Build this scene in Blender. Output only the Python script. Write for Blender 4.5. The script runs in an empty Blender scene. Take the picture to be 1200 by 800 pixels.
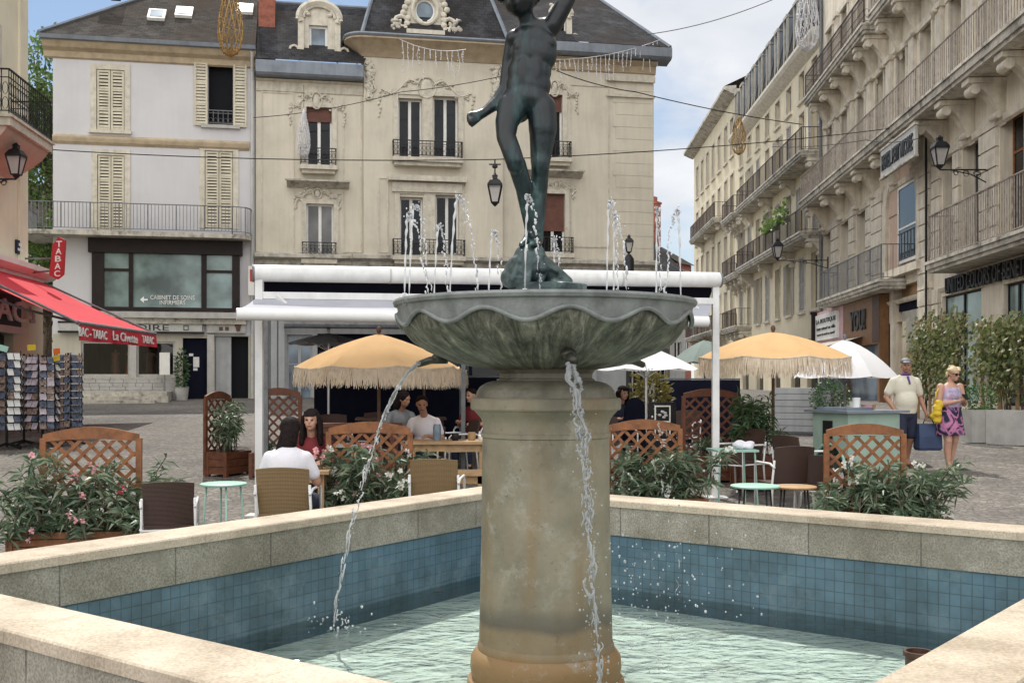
import bpy, math, random
from mathutils import Vector, Matrix, Euler
random.seed(7)
SC = bpy.context.scene
COL = SC.collection
R = math.radians
PI = math.pi
F = 1280.0; CX = 600.0; HY = 447.0; EYE = 1.6     # measured from the photograph: focal length, horizon, eye height

def g(y):                      # the square rises gently away from the fountain
    return 0.033 * (min(max(y, 11.0), 45.0) - 11.0)
def P(px, py, Y):
    return Vector(((px - CX) / F * Y, Y, EYE + (HY - py) / F * Y))
def G(px, Y):
    return Vector(((px - CX) / F * Y, Y, g(Y)))

# ------------------------------------------------------------------ mesh helper
class MB:
    def __init__(s):
        s.v = []; s.f = []; s.m = []; s.uv = {}; s.mi = 0
    def add(s, vs, fs):
        b = len(s.v); s.v += [tuple(p) for p in vs]
        for f in fs:
            s.f.append(tuple(i + b for i in f)); s.m.append(s.mi)
        return s
    def quad(s, a, b, c, d, uv=None):
        s.add([a, b, c, d], [(0, 1, 2, 3)])
        if uv: s.uv[len(s.f) - 1] = uv
        return s
    def tri(s, a, b, c):
        return s.add([a, b, c], [(0, 1, 2)])
    def box(s, x0, x1, y0, y1, z0, z1):
        return s.add([(x0,y0,z0),(x1,y0,z0),(x1,y1,z0),(x0,y1,z0),(x0,y0,z1),(x1,y0,z1),(x1,y1,z1),(x0,y1,z1)],
                     [(0,3,2,1),(4,5,6,7),(0,1,5,4),(1,2,6,5),(2,3,7,6),(3,0,4,7)])
    def cbox(s, c, size, rz=0.0, rx=0.0, ry=0.0):
        M = Matrix.Translation(Vector(c)) @ Euler((rx, ry, rz)).to_matrix().to_4x4()
        hx, hy, hz = size[0]/2, size[1]/2, size[2]/2
        vs = [M @ Vector(p) for p in [(-hx,-hy,-hz),(hx,-hy,-hz),(hx,hy,-hz),(-hx,hy,-hz),(-hx,-hy,hz),(hx,-hy,hz),(hx,hy,hz),(-hx,hy,hz)]]
        return s.add(vs, [(0,3,2,1),(4,5,6,7),(0,1,5,4),(1,2,6,5),(2,3,7,6),(3,0,4,7)])
    def bar(s, a, b, w, h=None, up=(0,0,1)):
        a = Vector(a); b = Vector(b); h = h or w
        d = (b - a)
        if d.length < 1e-6: return s
        d.normalize(); u = Vector(up)
        if abs(d.dot(u)) > .98: u = Vector((0, 1, 0)) if abs(d.y) < .9 else Vector((1, 0, 0))
        x = d.cross(u).normalized() * (w/2); z = x.cross(d).normalized() * (h/2)
        vs = [a-x-z, a+x-z, a+x+z, a-x+z, b-x-z, b+x-z, b+x+z, b-x+z]
        return s.add(vs, [(0,1,2,3),(7,6,5,4),(4,5,1,0),(5,6,2,1),(6,7,3,2),(7,4,0,3)])
    def tube(s, pts, r, n=8, caps=True, closed=False):
        pts = [Vector(p) for p in pts]; m = len(pts)
        if not isinstance(r, (list, tuple)): r = [r]*m
        prev = None; vs = []
        for i, p in enumerate(pts):
            if closed: t = pts[(i+1) % m] - pts[i-1]
            else: t = pts[min(i+1, m-1)] - pts[max(i-1, 0)]
            if t.length < 1e-9: t = Vector((0,0,1))
            t.normalize()
            if prev is None:
                u = Vector((0,0,1)) if abs(t.z) < .9 else Vector((1,0,0))
                x = t.cross(u).normalized()
            else:
                x = (prev - t*prev.dot(t))
                if x.length < 1e-6: x = t.orthogonal()
                x.normalize()
            prev = x; y = t.cross(x)
            for k in range(n):
                a = 2*PI*k/n
                vs.append(p + (x*math.cos(a) + y*math.sin(a))*r[i])
        fs = []
        for i in range(m if closed else m-1):
            j = (i+1) % m
            for k in range(n):
                l = (k+1) % n
                fs.append((i*n+k, i*n+l, j*n+l, j*n+k))
        if caps and not closed:
            fs.append(tuple(range(n-1, -1, -1))); fs.append(tuple((m-1)*n+k for k in range(n)))
        return s.add(vs, fs)
    def lathe(s, prof, n=24, c=(0,0,0), caps=True, a0=0, fr=None):
        vs = []; m = len(prof)
        for (r, z) in prof:
            for k in range(n):
                a = a0 + 2*PI*k/n
                rr = fr(r, z, a) if fr else r
                vs.append((c[0]+rr*math.cos(a), c[1]+rr*math.sin(a), c[2]+z))
        fs = []
        for i in range(m-1):
            for k in range(n):
                l = (k+1) % n
                fs.append((i*n+k, i*n+l, (i+1)*n+l, (i+1)*n+k))
        if caps:
            if prof[0][0] > 1e-5: fs.append(tuple(range(n-1, -1, -1)))
            if prof[-1][0] > 1e-5: fs.append(tuple((m-1)*n+k for k in range(n)))
        return s.add(vs, fs)
    def ell(s, c, r, n=12, m=8, rot=None):
        if not isinstance(r, (list, tuple)): r = (r, r, r)
        M = Euler(rot).to_matrix() if rot else Matrix.Identity(3)
        c = Vector(c); vs = [c + M @ Vector((0,0,-r[2]))]
        for i in range(1, m):
            t = -PI/2 + PI*i/m
            for k in range(n):
                a = 2*PI*k/n
                vs.append(c + M @ Vector((r[0]*math.cos(t)*math.cos(a), r[1]*math.cos(t)*math.sin(a), r[2]*math.sin(t))))
        vs.append(c + M @ Vector((0,0,r[2])))
        fs = [(0, 1+(k+1) % n, 1+k) for k in range(n)]
        for i in range(m-2):
            for k in range(n):
                l = (k+1) % n
                fs.append((1+i*n+k, 1+i*n+l, 1+(i+1)*n+l, 1+(i+1)*n+k))
        e = len(vs)-1; b = 1+(m-2)*n
        fs += [(b+k, b+(k+1) % n, e) for k in range(n)]
        return s.add(vs, fs)
    def drop(s, c, r):                               # tiny water droplet
        x, y, z = c
        t = (1+5**.5)/2; k = r/math.sqrt(1+t*t)
        vs = [(-1,t,0),(1,t,0),(-1,-t,0),(1,-t,0),(0,-1,t),(0,1,t),(0,-1,-t),(0,1,-t),(t,0,-1),(t,0,1),(-t,0,-1),(-t,0,1)]
        sx, sz = random.uniform(.7, 1.2), random.uniform(.8, 1.7)
        return s.add([(x+a*k*sx, y+b*k, z+c2*k*sz) for a,b,c2 in vs],
            [(0,11,5),(0,5,1),(0,1,7),(0,7,10),(0,10,11),(1,5,9),(5,11,4),(11,10,2),(10,7,6),(7,1,8),(3,9,4),(3,4,2),(3,2,6),(3,6,8),(3,8,9),(4,9,5),(2,4,11),(6,2,10),(8,6,7),(9,8,1)])
    def cap(s, a, ra, b, rb, n=12):                  # tapered capsule
        a = Vector(a); b = Vector(b); d = b-a; L = d.length
        if L < 1e-6: return s.ell(a, ra)
        q = d.to_track_quat('Z', 'Y').to_matrix()
        prof = []
        for i in range(5):
            t = -PI/2 + (PI/2)*i/4; prof.append((ra*math.cos(t), ra*math.sin(t)))
        for i in range(5):
            t = (PI/2)*i/4; prof.append((rb*math.cos(t), L + rb*math.sin(t)))
        vs = []; m = len(prof)
        for (r, z) in prof:
            for k in range(n):
                an = 2*PI*k/n
                vs.append(a + q @ Vector((max(r, 1e-4)*math.cos(an), max(r, 1e-4)*math.sin(an), z)))
        fs = []
        for i in range(m-1):
            for k in range(n):
                l = (k+1) % n
                fs.append((i*n+k, i*n+l, (i+1)*n+l, (i+1)*n+k))
        fs.append(tuple(range(n-1, -1, -1))); fs.append(tuple((m-1)*n+k for k in range(n)))
        return s.add(vs, fs)
    def prism(s, poly, y0, y1):                      # polygon in (x, z), extruded along y
        n = len(poly)
        vs = [(x, y0, z) for x, z in poly] + [(x, y1, z) for x, z in poly]
        fs = [tuple(range(n)), tuple(range(2*n-1, n-1, -1))]
        fs += [(i, i+n, (i+1) % n + n, (i+1) % n) for i in range(n)]
        return s.add(vs, fs)
    def xform(s, M, start=0):
        for i in range(start, len(s.v)): s.v[i] = tuple(M @ Vector(s.v[i]))
        return s
    def mesh(s, name, mats, smooth=False):
        me = bpy.data.meshes.new(name)
        me.from_pydata(s.v, [], s.f)
        if not isinstance(mats, (list, tuple)): mats = [mats]
        for m in mats: me.materials.append(m)
        if len(mats) > 1: me.polygons.foreach_set('material_index', s.m)
        if s.uv:
            l = me.uv_layers.new(name='UVMap')
            for fi, uvs in s.uv.items():
                p = me.polygons[fi]
                for k, li in enumerate(p.loop_indices): l.data[li].uv = uvs[k]
        if smooth:
            me.polygons.foreach_set('use_smooth', [True]*len(me.polygons))
        me.update()
        return me
    def build(s, name, mats, parent=None, smooth=False, autosmooth=None):
        me = s.mesh(name, mats, smooth or autosmooth is not None)
        if autosmooth is not None:
            me.set_sharp_from_angle(angle=R(autosmooth))
        o = bpy.data.objects.new(name, me); COL.objects.link(o)
        if parent: o.parent = parent
        return o

def tag(o, label=None, cat=None, group=None, kind=None):
    if label: o['label'] = label
    if cat: o['category'] = cat
    if group: o['group'] = group
    if kind: o['kind'] = kind
    return o
def thing(name, label, cat, loc=(0,0,0), rz=0.0, group=None):
    o = bpy.data.objects.new(name, None); COL.objects.link(o)
    o.empty_display_size = .1
    o.location = loc; o.rotation_euler = (0, 0, rz)
    return tag(o, label, cat, group)
def kids(o): return [c for c in bpy.data.objects if c.parent == o]
def copy_tree(o, parent=None):
    c = o.copy(); COL.objects.link(c)
    if parent: c.parent = parent
    for ch in kids(o):
        if ch is not c: copy_tree(ch, c)
    return c
def dup(o, label, loc, rz=None, group=None, scale=None):
    c = copy_tree(o); c['label'] = label; c.location = loc
    if rz is not None: c.rotation_euler = (0, 0, rz)
    if group: c['group'] = group
    if scale: c.scale = (scale,)*3
    return c
def blob(name, mb, voxel, mats, parent=None, smooth=6, pick=None, factor=.5):
    """one continuous organic surface out of overlapping closed shapes"""
    me = mb.mesh(name, mats[0] if isinstance(mats, list) else mats)
    t = bpy.data.objects.new('tmp', me); COL.objects.link(t)
    m = t.modifiers.new('r', 'REMESH'); m.mode = 'VOXEL'; m.voxel_size = voxel; m.use_smooth_shade = True
    if smooth:
        k = t.modifiers.new('s', 'SMOOTH'); k.iterations = smooth; k.factor = factor
    dg = bpy.context.evaluated_depsgraph_get()
    me2 = bpy.data.meshes.new_from_object(t.evaluated_get(dg))
    bpy.data.objects.remove(t); bpy.data.meshes.remove(me)
    me2.name = name
    me2.materials.clear()
    for mm in (mats if isinstance(mats, list) else [mats]): me2.materials.append(mm)
    me2.polygons.foreach_set('use_smooth', [True]*len(me2.polygons))
    if pick:
        me2.polygons.foreach_set('material_index', [pick(p.center) for p in me2.polygons])
    o = bpy.data.objects.new(name, me2); COL.objects.link(o)
    if parent: o.parent = parent
    return o
def text(name, s, width, height, M, mat, parent, depth=.01, bold=0.0):
    """solid lettering fitted to width x height; local x along the line, z up, facing -y"""
    cu = bpy.data.curves.new('t', 'FONT'); cu.body = s; cu.size = 1; cu.extrude = .02; cu.offset = bold
    cu.align_x = 'CENTER'; cu.resolution_u = 3
    t = bpy.data.objects.new('t', cu); COL.objects.link(t)
    dg = bpy.context.evaluated_depsgraph_get()
    me = bpy.data.meshes.new_from_object(t.evaluated_get(dg))
    bpy.data.objects.remove(t)
    xs = [v.co.x for v in me.vertices]; ys = [v.co.y for v in me.vertices]
    x0, x1, y0, y1 = min(xs), max(xs), min(ys), max(ys)
    for v in me.vertices:
        x = ((v.co.x-x0)/(x1-x0)-.5)*width; z = ((v.co.y-y0)/(y1-y0)-.5)*height
        v.co = M @ Vector((x, -v.co.z/.02*depth, z))
    me.materials.clear(); me.materials.append(mat); me.name = name
    o = bpy.data.objects.new(name, me); COL.objects.link(o); o.parent = parent
    return o

# ------------------------------------------------------------------ materials
def new_mat(name):
    m = bpy.data.materials.new(name); m.use_nodes = True
    nt = m.node_tree; b = nt.nodes['Principled BSDF']
    return m, nt, b
def N(nt, typ, **kw):
    n = nt.nodes.new(typ)
    for k, v in kw.items():
        if k in n.inputs: n.inputs[k].default_value = v
        else: setattr(n, k, v)
    return n
def ramp(nt, stops):
    r = nt.nodes.new('ShaderNodeValToRGB'); e = r.color_ramp.elements
    while len(e) < len(stops): e.new(.5)
    for i, (p, c) in enumerate(stops):
        e[i].position = p; e[i].color = (*c, 1) if len(c) == 3 else c
    return r
def mix(nt, fac, a, b, blend='MIX'):
    n = nt.nodes.new('ShaderNodeMix'); n.data_type = 'RGBA'; n.blend_type = blend
    for sock, val in ((n.inputs[0], fac), (n.inputs[6], a), (n.inputs[7], b)):
        if isinstance(val, bpy.types.NodeSocket): nt.links.new(val, sock)
        elif isinstance(val, (int, float)): sock.default_value = val
        else: sock.default_value = (*val, 1)
    return n.outputs[2]
def mat(name, col, rough=.7, metal=0.0, var=.15, scale=3.0, bump=.0, bscale=40.0, dark=None, spec=.4, streak=0.0, spots=None, trans=0.0):
    """base colour with two scales of variation, optional vertical rain streaks, blotches of a second colour, fine relief"""
    m, nt, b = new_mat(name)
    L = nt.links.new
    tc = N(nt, 'ShaderNodeTexCoord')
    n1 = N(nt, 'ShaderNodeTexNoise', Scale=scale, Detail=6.0, Roughness=.6)
    L(tc.outputs['Object'], n1.inputs['Vector'])
    lo = tuple(c*(1-var*1.6) for c in col) if dark is None else dark
    hi = tuple(min(c*(1+var), .95) for c in col)
    r = ramp(nt, [(.3, lo), (.5, col), (.72, hi)])
    L(n1.outputs['Fac'], r.inputs['Fac'])
    c = r.outputs['Color']
    if streak:
        mp = N(nt, 'ShaderNodeMapping'); mp.inputs['Scale'].default_value = (3.0, 3.0, .22)
        L(tc.outputs['Object'], mp.inputs['Vector'])
        n2 = N(nt, 'ShaderNodeTexNoise', Scale=2.2, Detail=5.0, Roughness=.65); L(mp.outputs['Vector'], n2.inputs['Vector'])
        r2 = ramp(nt, [(.42, (0,0,0)), (.75, (streak,)*3)]); L(n2.outputs['Fac'], r2.inputs['Fac'])
        c = mix(nt, r2.outputs['Color'], c, tuple(x*.42 for x in col))
    if spots:
        n3 = N(nt, 'ShaderNodeTexNoise', Scale=spots[1], Detail=8.0, Roughness=.7); L(tc.outputs['Object'], n3.inputs['Vector'])
        r3 = ramp(nt, [(spots[2], (0,0,0)), (min(spots[2]+.12, 1), (spots[3] if len(spots) > 3 else .8,)*3)]); L(n3.outputs['Fac'], r3.inputs['Fac'])
        c = mix(nt, r3.outputs['Color'], c, spots[0])
    L(c, b.inputs['Base Color'])
    b.inputs['Roughness'].default_value = rough; b.inputs['Metallic'].default_value = metal
    b.inputs['Specular IOR Level'].default_value = spec
    if bump:
        n4 = N(nt, 'ShaderNodeTexNoise', Scale=bscale, Detail=4.0); L(tc.outputs['Object'], n4.inputs['Vector'])
        bp = N(nt, 'ShaderNodeBump', Strength=bump, Distance=.02); L(n4.outputs['Fac'], bp.inputs['Height'])
        L(bp.outputs['Normal'], b.inputs['Normal'])
    if trans:
        out = nt.nodes['Material Output']
        tr = N(nt, 'ShaderNodeBsdfTranslucent'); L(c, tr.inputs['Color'])
        mx = N(nt, 'ShaderNodeMixShader'); mx.inputs[0].default_value = trans
        L(b.outputs['BSDF'], mx.inputs[1]); L(tr.outputs['BSDF'], mx.inputs[2]); L(mx.outputs['Shader'], out.inputs['Surface'])
    return m

M = {}
M['cream'] = mat('cream_render', (.61,.565,.47), .85, var=.09, scale=.7, streak=.2, bump=.15, bscale=25, spots=((.42,.37,.28), 1.6, .62, .35))
M['cream_sun_tint'] = mat('sun_brightened_cream', (.74,.68,.53), .85, var=.06, scale=.8, streak=.12, bump=.1)  # lighter cream colour stands in for sunlight missing on the left house
M['cream_trim'] = mat('cream_stone_trim', (.585,.545,.46), .8, var=.14, scale=5, bump=.25, bscale=30, streak=.35)
M['lilac'] = mat('pale_lilac_render', (.56,.555,.575), .85, var=.05, scale=.6, streak=.07, bump=.1, bscale=30)
M['ochre'] = mat('ochre_cornice', (.42,.34,.235), .75, var=.15, scale=3)
M['beige'] = mat('beige_wall', (.47,.44,.37), .85, var=.08, scale=.8, streak=.3, bump=.1)
M['stone_r'] = mat('hotel_stone', (.67,.605,.495), .85, var=.12, scale=.9, streak=.5, bump=.2, bscale=18, spots=((.28,.25,.2), 1.3, .6, .5))
M['stone_r2'] = mat('hotel_trim_stone', (.63,.575,.48), .85, var=.16, scale=2.5, streak=.6, bump=.2, bscale=25)
M['slab'] = mat('weathered_balcony_stone', (.50,.47,.41), .9, var=.3, scale=2.2, streak=.5, spots=((.10,.095,.085), 2.3, .52, .75), bump=.3, bscale=30)
M['yellow_r'] = mat('yellow_render', (.70,.62,.45), .85, var=.08, scale=.8, streak=.35)
M['pinkish'] = mat('pink_plaster', (.50,.37,.30), .85, var=.08, scale=2)
M['slate'] = None
M['zinc'] = mat('zinc_sheet', (.19,.215,.25), .5, .3, var=.15, scale=2, streak=.3)
M['iron'] = mat('black_iron', (.018,.018,.020), .5, .3, var=.3, scale=8)
M['rail_brown'] = mat('rusty_brown_iron', (.25,.215,.19), .7, .0, var=.35, scale=6, spots=((.42,.39,.35), 7, .5, .7))
M['rail_dark'] = mat('dark_brown_iron', (.075,.055,.05), .6, .2, var=.3, scale=6)
M['rail_grey'] = mat('grey_iron', (.16,.165,.175), .6, .3, var=.2, scale=6)
M['shutter'] = mat('cream_painted_shutter', (.56,.515,.405), .7, var=.12, scale=4, streak=.3)
M['shutter_grey'] = mat('grey_shutter', (.40,.38,.34), .7, var=.15, scale=3, streak=.4)
M['brown_blind'] = mat('brown_roller_blind', (.13,.055,.04), .7, var=.2, scale=4)
M['wood_warm'] = mat('varnished_wood', (.235,.092,.034), .5, var=.3, scale=12, streak=.4)
M['wood_red'] = mat('red_brown_wood', (.13,.045,.022), .55, var=.3, scale=12, streak=.4)
M['wood_dark'] = mat('dark_brown_wood', (.085,.045,.03), .6, var=.3, scale=10)
M['wood_tan'] = mat('tan_wood', (.38,.24,.12), .6, var=.2, scale=8, streak=.3)
M['frame_white'] = mat('white_window_paint', (.72,.72,.70), .5, var=.06, scale=5)
M['dark_front'] = mat('dark_brown_shopfront', (.020,.014,.014), .5, var=.2, scale=3, spec=.2)
M['navy'] = mat('navy_dark', (.007,.008,.018), .9, var=.2, scale=3, spec=.1)
M['grey_wall'] = mat('grey_painted_wood', (.36,.37,.38), .7, var=.1, scale=2, streak=.3)
M['white'] = mat('white_paint', (.74,.74,.73), .45, var=.05, scale=4)
M['white_steel'] = mat('white_powder_coat', (.68,.68,.67), .4, var=.08, scale=5, streak=.2)
M['black'] = mat('black_plastic', (.010,.010,.011), .5, var=.2, scale=6, spec=.25)
M['brick'] = mat('red_brick', (.26,.09,.06), .85, var=.3, scale=5, bump=.3)
M['sign_white'] = mat('white_sign', (.70,.69,.66), .5, var=.06, scale=3)
M['sign_grey'] = mat('light_grey_fascia', (.45,.45,.43), .6, var=.1, scale=3)
M['letter_dark'] = mat('dark_lettering', (.02,.02,.022), .5)
M['letter_white'] = mat('white_lettering', (.78,.78,.76), .5)
M['red_sign'] = mat('red_sign', (.42,.03,.04), .45, var=.1)
M['red_cloth'] = mat('red_awning_cloth', (.60,.035,.055), .8, var=.1, scale=1.5, trans=.12)
M['pink_sign'] = mat('pink_sign', (.55,.34,.38), .5)
M['shop_brown'] = mat('brown_shopfront', (.21,.105,.045), .55, var=.15, scale=4, streak=.3)
M['concrete'] = mat('pale_concrete', (.42,.41,.39), .85, var=.12, scale=3, bump=.15, streak=.2)
M['steel'] = mat('brushed_steel', (.55,.55,.55), .35, .9, var=.1)
M['wicker'] = None
M['mint'] = mat('mint_green_paint', (.30,.50,.42), .45, var=.1, scale=4)
M['cart_green'] = mat('cart_green_paint', (.26,.36,.30), .45, var=.12, scale=3)
M['soil'] = mat('potting_soil', (.05,.035,.025), .95, var=.3, scale=20)
M['bark'] = mat('bark', (.10,.075,.055), .9, var=.3, scale=12, bump=.5)
M['gold'] = mat('gold_wire', (.40,.25,.09), .45, .5, var=.2)
M['silver'] = mat('white_wire', (.60,.60,.62), .5, .2, var=.2)
M['skin'] = mat('skin_tan', (.36,.19,.125), .5, var=.08, scale=9)
M['skin_light'] = mat('skin_fair', (.47,.27,.195), .5, var=.08, scale=9)
M['hair_dark'] = mat('dark_hair', (.014,.009,.009), .75, var=.4, scale=30, bump=.25, bscale=60, spec=.12)
M['hair_blond'] = mat('blond_hair', (.48,.38,.23), .5, var=.25, scale=30, bump=.5, bscale=60)
M['cloth_white'] = mat('white_cotton', (.66,.65,.70), .9, var=.06, scale=6, bump=.3, bscale=14)
M['cloth_cream'] = mat('cream_polo_cotton', (.58,.55,.46), .9, var=.06, scale=6, bump=.3, bscale=14)
M['cloth_navy'] = mat('navy_cotton', (.018,.022,.045), .9, var=.2, scale=6)
M['cloth_red'] = mat('dark_red_cotton', (.15,.02,.025), .9, var=.2, scale=6)
M['cloth_purple'] = mat('purple_collar', (.10,.06,.22), .9)
M['bag_blue'] = mat('navy_bag', (.03,.05,.11), .7, var=.15)
M['yellow'] = mat('yellow_cloth', (.55,.38,.03), .8)
M['orange'] = mat('orange_card', (.62,.13,.02), .6)
M['canvas_peach'] = mat('peach_canvas', (.66,.42,.20), .85, var=.06, scale=3, trans=.28)
M['fringe'] = mat('cream_fringe', (.80,.71,.58), .9, var=.12, scale=14, trans=.42)
M['canvas_white'] = mat('white_canvas', (.74,.74,.76), .85, var=.04, scale=2, trans=.22)
M['canvas_grey'] = mat('grey_green_canvas', (.20,.25,.23), .85, var=.08, scale=2, trans=.15)
M['awning_grey'] = mat('pale_grey_awning_canvas', (.42,.43,.48), .85, var=.06, scale=2, trans=.12)
M['cards_a'] = mat('photo_cards_blue', (.07,.085,.13), .5, var=.6, scale=16)
M['cards_b'] = mat('photo_cards_pale', (.42,.36,.41), .5, var=.25, scale=12)
M['cards_c'] = mat('photo_cards_mixed', (.20,.14,.12), .5, var=.7, scale=18)
M['cards_d'] = mat('photo_cards_white', (.62,.62,.60), .5, var=.12, scale=10)

def glass_mat(name, col, rough=.06, spec=.5):
    m, nt, b = new_mat(name); L = nt.links.new
    tc = N(nt, 'ShaderNodeTexCoord'); n = N(nt, 'ShaderNodeTexNoise', Scale=.9, Detail=3.0); L(tc.outputs['Object'], n.inputs['Vector'])
    r = ramp(nt, [(.35, tuple(c*.4 for c in col)), (.65, tuple(c*1.5 for c in col))]); L(n.outputs['Fac'], r.inputs['Fac'])
    L(r.outputs['Color'], b.inputs['Base Color'])
    b.inputs['Roughness'].default_value = rough; b.inputs['Specular IOR Level'].default_value = spec
    n2 = N(nt, 'ShaderNodeTexNoise', Scale=1.3, Detail=1.0); L(tc.outputs['Object'], n2.inputs['Vector'])
    bp = N(nt, 'ShaderNodeBump', Strength=.06, Distance=.05); L(n2.outputs['Fac'], bp.inputs['Height']); L(bp.outputs['Normal'], b.inputs['Normal'])
    return m
M['glass'] = glass_mat('window_glass', (.011,.013,.016), .06, .22)
M['glass_curtain'] = glass_mat('curtained_window_glass', (.10,.10,.095), .1)
M['glass_green'] = glass_mat('frosted_green_glass', (.16,.23,.23), .15)
M['glass_blue'] = glass_mat('blue_grey_glass', (.15,.20,.25), .15)
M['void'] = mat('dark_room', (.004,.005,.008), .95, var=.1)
def lantern_glass():
    m, nt, b = new_mat('lantern_glass'); L = nt.links.new
    b.inputs['Base Color'].default_value = (.55,.53,.52,1); b.inputs['Roughness'].default_value = .35
    tr = N(nt, 'ShaderNodeBsdfTransparent'); mx = N(nt, 'ShaderNodeMixShader'); mx.inputs[0].default_value = .55
    L(tr.outputs[0], mx.inputs[1]); L(b.outputs[0], mx.inputs[2]); L(mx.outputs[0], nt.nodes['Material Output'].inputs['Surface'])
    return m
M['lantern'] = lantern_glass()

def clear_glass():
    m, nt, b = new_mat('clear_shop_glass'); L = nt.links.new
    tr = N(nt, 'ShaderNodeBsdfTransparent'); tr.inputs[0].default_value = (.8,.84,.83,1); gl = N(nt, 'ShaderNodeBsdfGlossy', Roughness=.02)
    fr = N(nt, 'ShaderNodeFresnel', IOR=1.5); mx = N(nt, 'ShaderNodeMixShader'); L(fr.outputs[0], mx.inputs[0]); L(tr.outputs[0], mx.inputs[1]); L(gl.outputs[0], mx.inputs[2]); L(mx.outputs[0], nt.nodes['Material Output'].inputs['Surface'])
    return m
M['clear_glass'] = clear_glass()
def slate_mat(name, col, rh=.14, bw=.22):
    m, nt, b = new_mat(name); L = nt.links.new
    tc = N(nt, 'ShaderNodeTexCoord')
    br = N(nt, 'ShaderNodeTexBrick', Scale=1.0); br.inputs['Brick Width'].default_value = bw; br.inputs['Row Height'].default_value = rh
    br.inputs['Mortar Size'].default_value = .006; br.inputs['Color1'].default_value = (*[c*.75 for c in col],1); br.inputs['Color2'].default_value = (*[c*1.3 for c in col],1)
    br.inputs['Mortar'].default_value = (*[c*.4 for c in col],1)
    L(tc.outputs['UV'], br.inputs['Vector'])
    n = N(nt, 'ShaderNodeTexNoise', Scale=1.1, Detail=8.0, Roughness=.7); L(tc.outputs['Object'], n.inputs['Vector'])
    r = ramp(nt, [(.5, (0,0,0)), (.68, (.8,.8,.8))]); L(n.outputs['Fac'], r.inputs['Fac'])
    c = mix(nt, r.outputs['Color'], br.outputs['Color'], tuple(x*2.1 for x in col))
    n2 = N(nt, 'ShaderNodeTexNoise', Scale=.5, Detail=5.0); L(tc.outputs['Object'], n2.inputs['Vector'])
    r2 = ramp(nt, [(.4, (0,0,0)), (.65, (.7,.7,.7))]); L(n2.outputs['Fac'], r2.inputs['Fac'])
    c = mix(nt, r2.outputs['Color'], c, (col[0]*.9, col[1]*.72, col[2]*.6))
    L(c, b.inputs['Base Color']); b.inputs['Roughness'].default_value = .95; b.inputs['Specular IOR Level'].default_value = .05
    bp = N(nt, 'ShaderNodeBump', Strength=.5, Distance=.02); L(br.outputs['Fac'], bp.inputs['Height']); bp.invert = True; L(bp.outputs['Normal'], b.inputs['Normal'])
    return m
M['slate'] = slate_mat('mossy_slate', (.05,.046,.043))
M['slate_blue'] = slate_mat('blue_slate', (.042,.043,.047))

def wicker_mat(name, col):
    m, nt, b = new_mat(name); L = nt.links.new
    tc = N(nt, 'ShaderNodeTexCoord')
    w = N(nt, 'ShaderNodeTexWave', Scale=26.0, Distortion=.6); w.bands_direction = 'Z'; L(tc.outputs['Object'], w.inputs['Vector'])
    w2 = N(nt, 'ShaderNodeTexWave', Scale=14.0, Distortion=.5); w2.bands_direction = 'X'; L(tc.outputs['Object'], w2.inputs['Vector'])
    c = mix(nt, w.outputs['Fac'], tuple(x*.45 for x in col), tuple(x*1.35 for x in col))
    c = mix(nt, w2.outputs['Fac'], c, tuple(x*.8 for x in col))
    L(c, b.inputs['Base Color']); b.inputs['Roughness'].default_value = .6
    bp = N(nt, 'ShaderNodeBump', Strength=.6, Distance=.004); L(w.outputs['Fac'], bp.inputs['Height']); L(bp.outputs['Normal'], b.inputs['Normal'])
    return m
M['wicker'] = wicker_mat('dark_wicker', (.055,.026,.018))
M['wicker_tan'] = wicker_mat('tan_wicker', (.23,.15,.065))

def leaf_mat(name, cols, trans=.3):
    m, nt, b = new_mat(name); L = nt.links.new
    gi = N(nt, 'ShaderNodeNewGeometry')
    r = ramp(nt, [(i/(len(cols)-1), c) for i, c in enumerate(cols)])
    L(gi.outputs['Random Per Island'], r.inputs['Fac'])
    L(r.outputs['Color'], b.inputs['Base Color']); b.inputs['Roughness'].default_value = .45
    tr = N(nt, 'ShaderNodeBsdfTranslucent'); L(r.outputs['Color'], tr.inputs['Color'])
    mx = N(nt, 'ShaderNodeMixShader'); mx.inputs[0].default_value = trans
    L(b.outputs[0], mx.inputs[1]); L(tr.outputs[0], mx.inputs[2]); L(mx.outputs[0], nt.nodes['Material Output'].inputs['Surface'])
    return m
M['oleander'] = leaf_mat('oleander_leaf', [(.05,.095,.055), (.09,.145,.085), (.14,.19,.11), (.24,.27,.18)])
M['leaf'] = leaf_mat('tree_leaf', [(.06,.11,.03), (.11,.18,.045), (.18,.26,.07)], .45)
M['ivy'] = leaf_mat('ivy_leaf', [(.06,.09,.035), (.12,.155,.05), (.20,.22,.09), (.28,.25,.13)], .4)
M['bamboo'] = leaf_mat('bamboo_leaf', [(.03,.075,.03), (.05,.11,.045), (.09,.15,.06)])
M['boxwood'] = leaf_mat('boxwood_leaf', [(.03,.08,.02), (.06,.14,.03), (.1,.2,.04)])
M['petal_pink'] = leaf_mat('pink_petal', [(.62,.22,.28), (.72,.36,.40), (.75,.50,.50)])
M['petal_red'] = leaf_mat('red_petal', [(.42,.04,.06), (.55,.10,.13)])
M['petal_white'] = leaf_mat('white_petal', [(.72,.72,.68), (.78,.76,.70)])
M['yellow_plant'] = leaf_mat('yellow_green_leaf', [(.16,.13,.03), (.22,.18,.05), (.12,.14,.04)])
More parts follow.
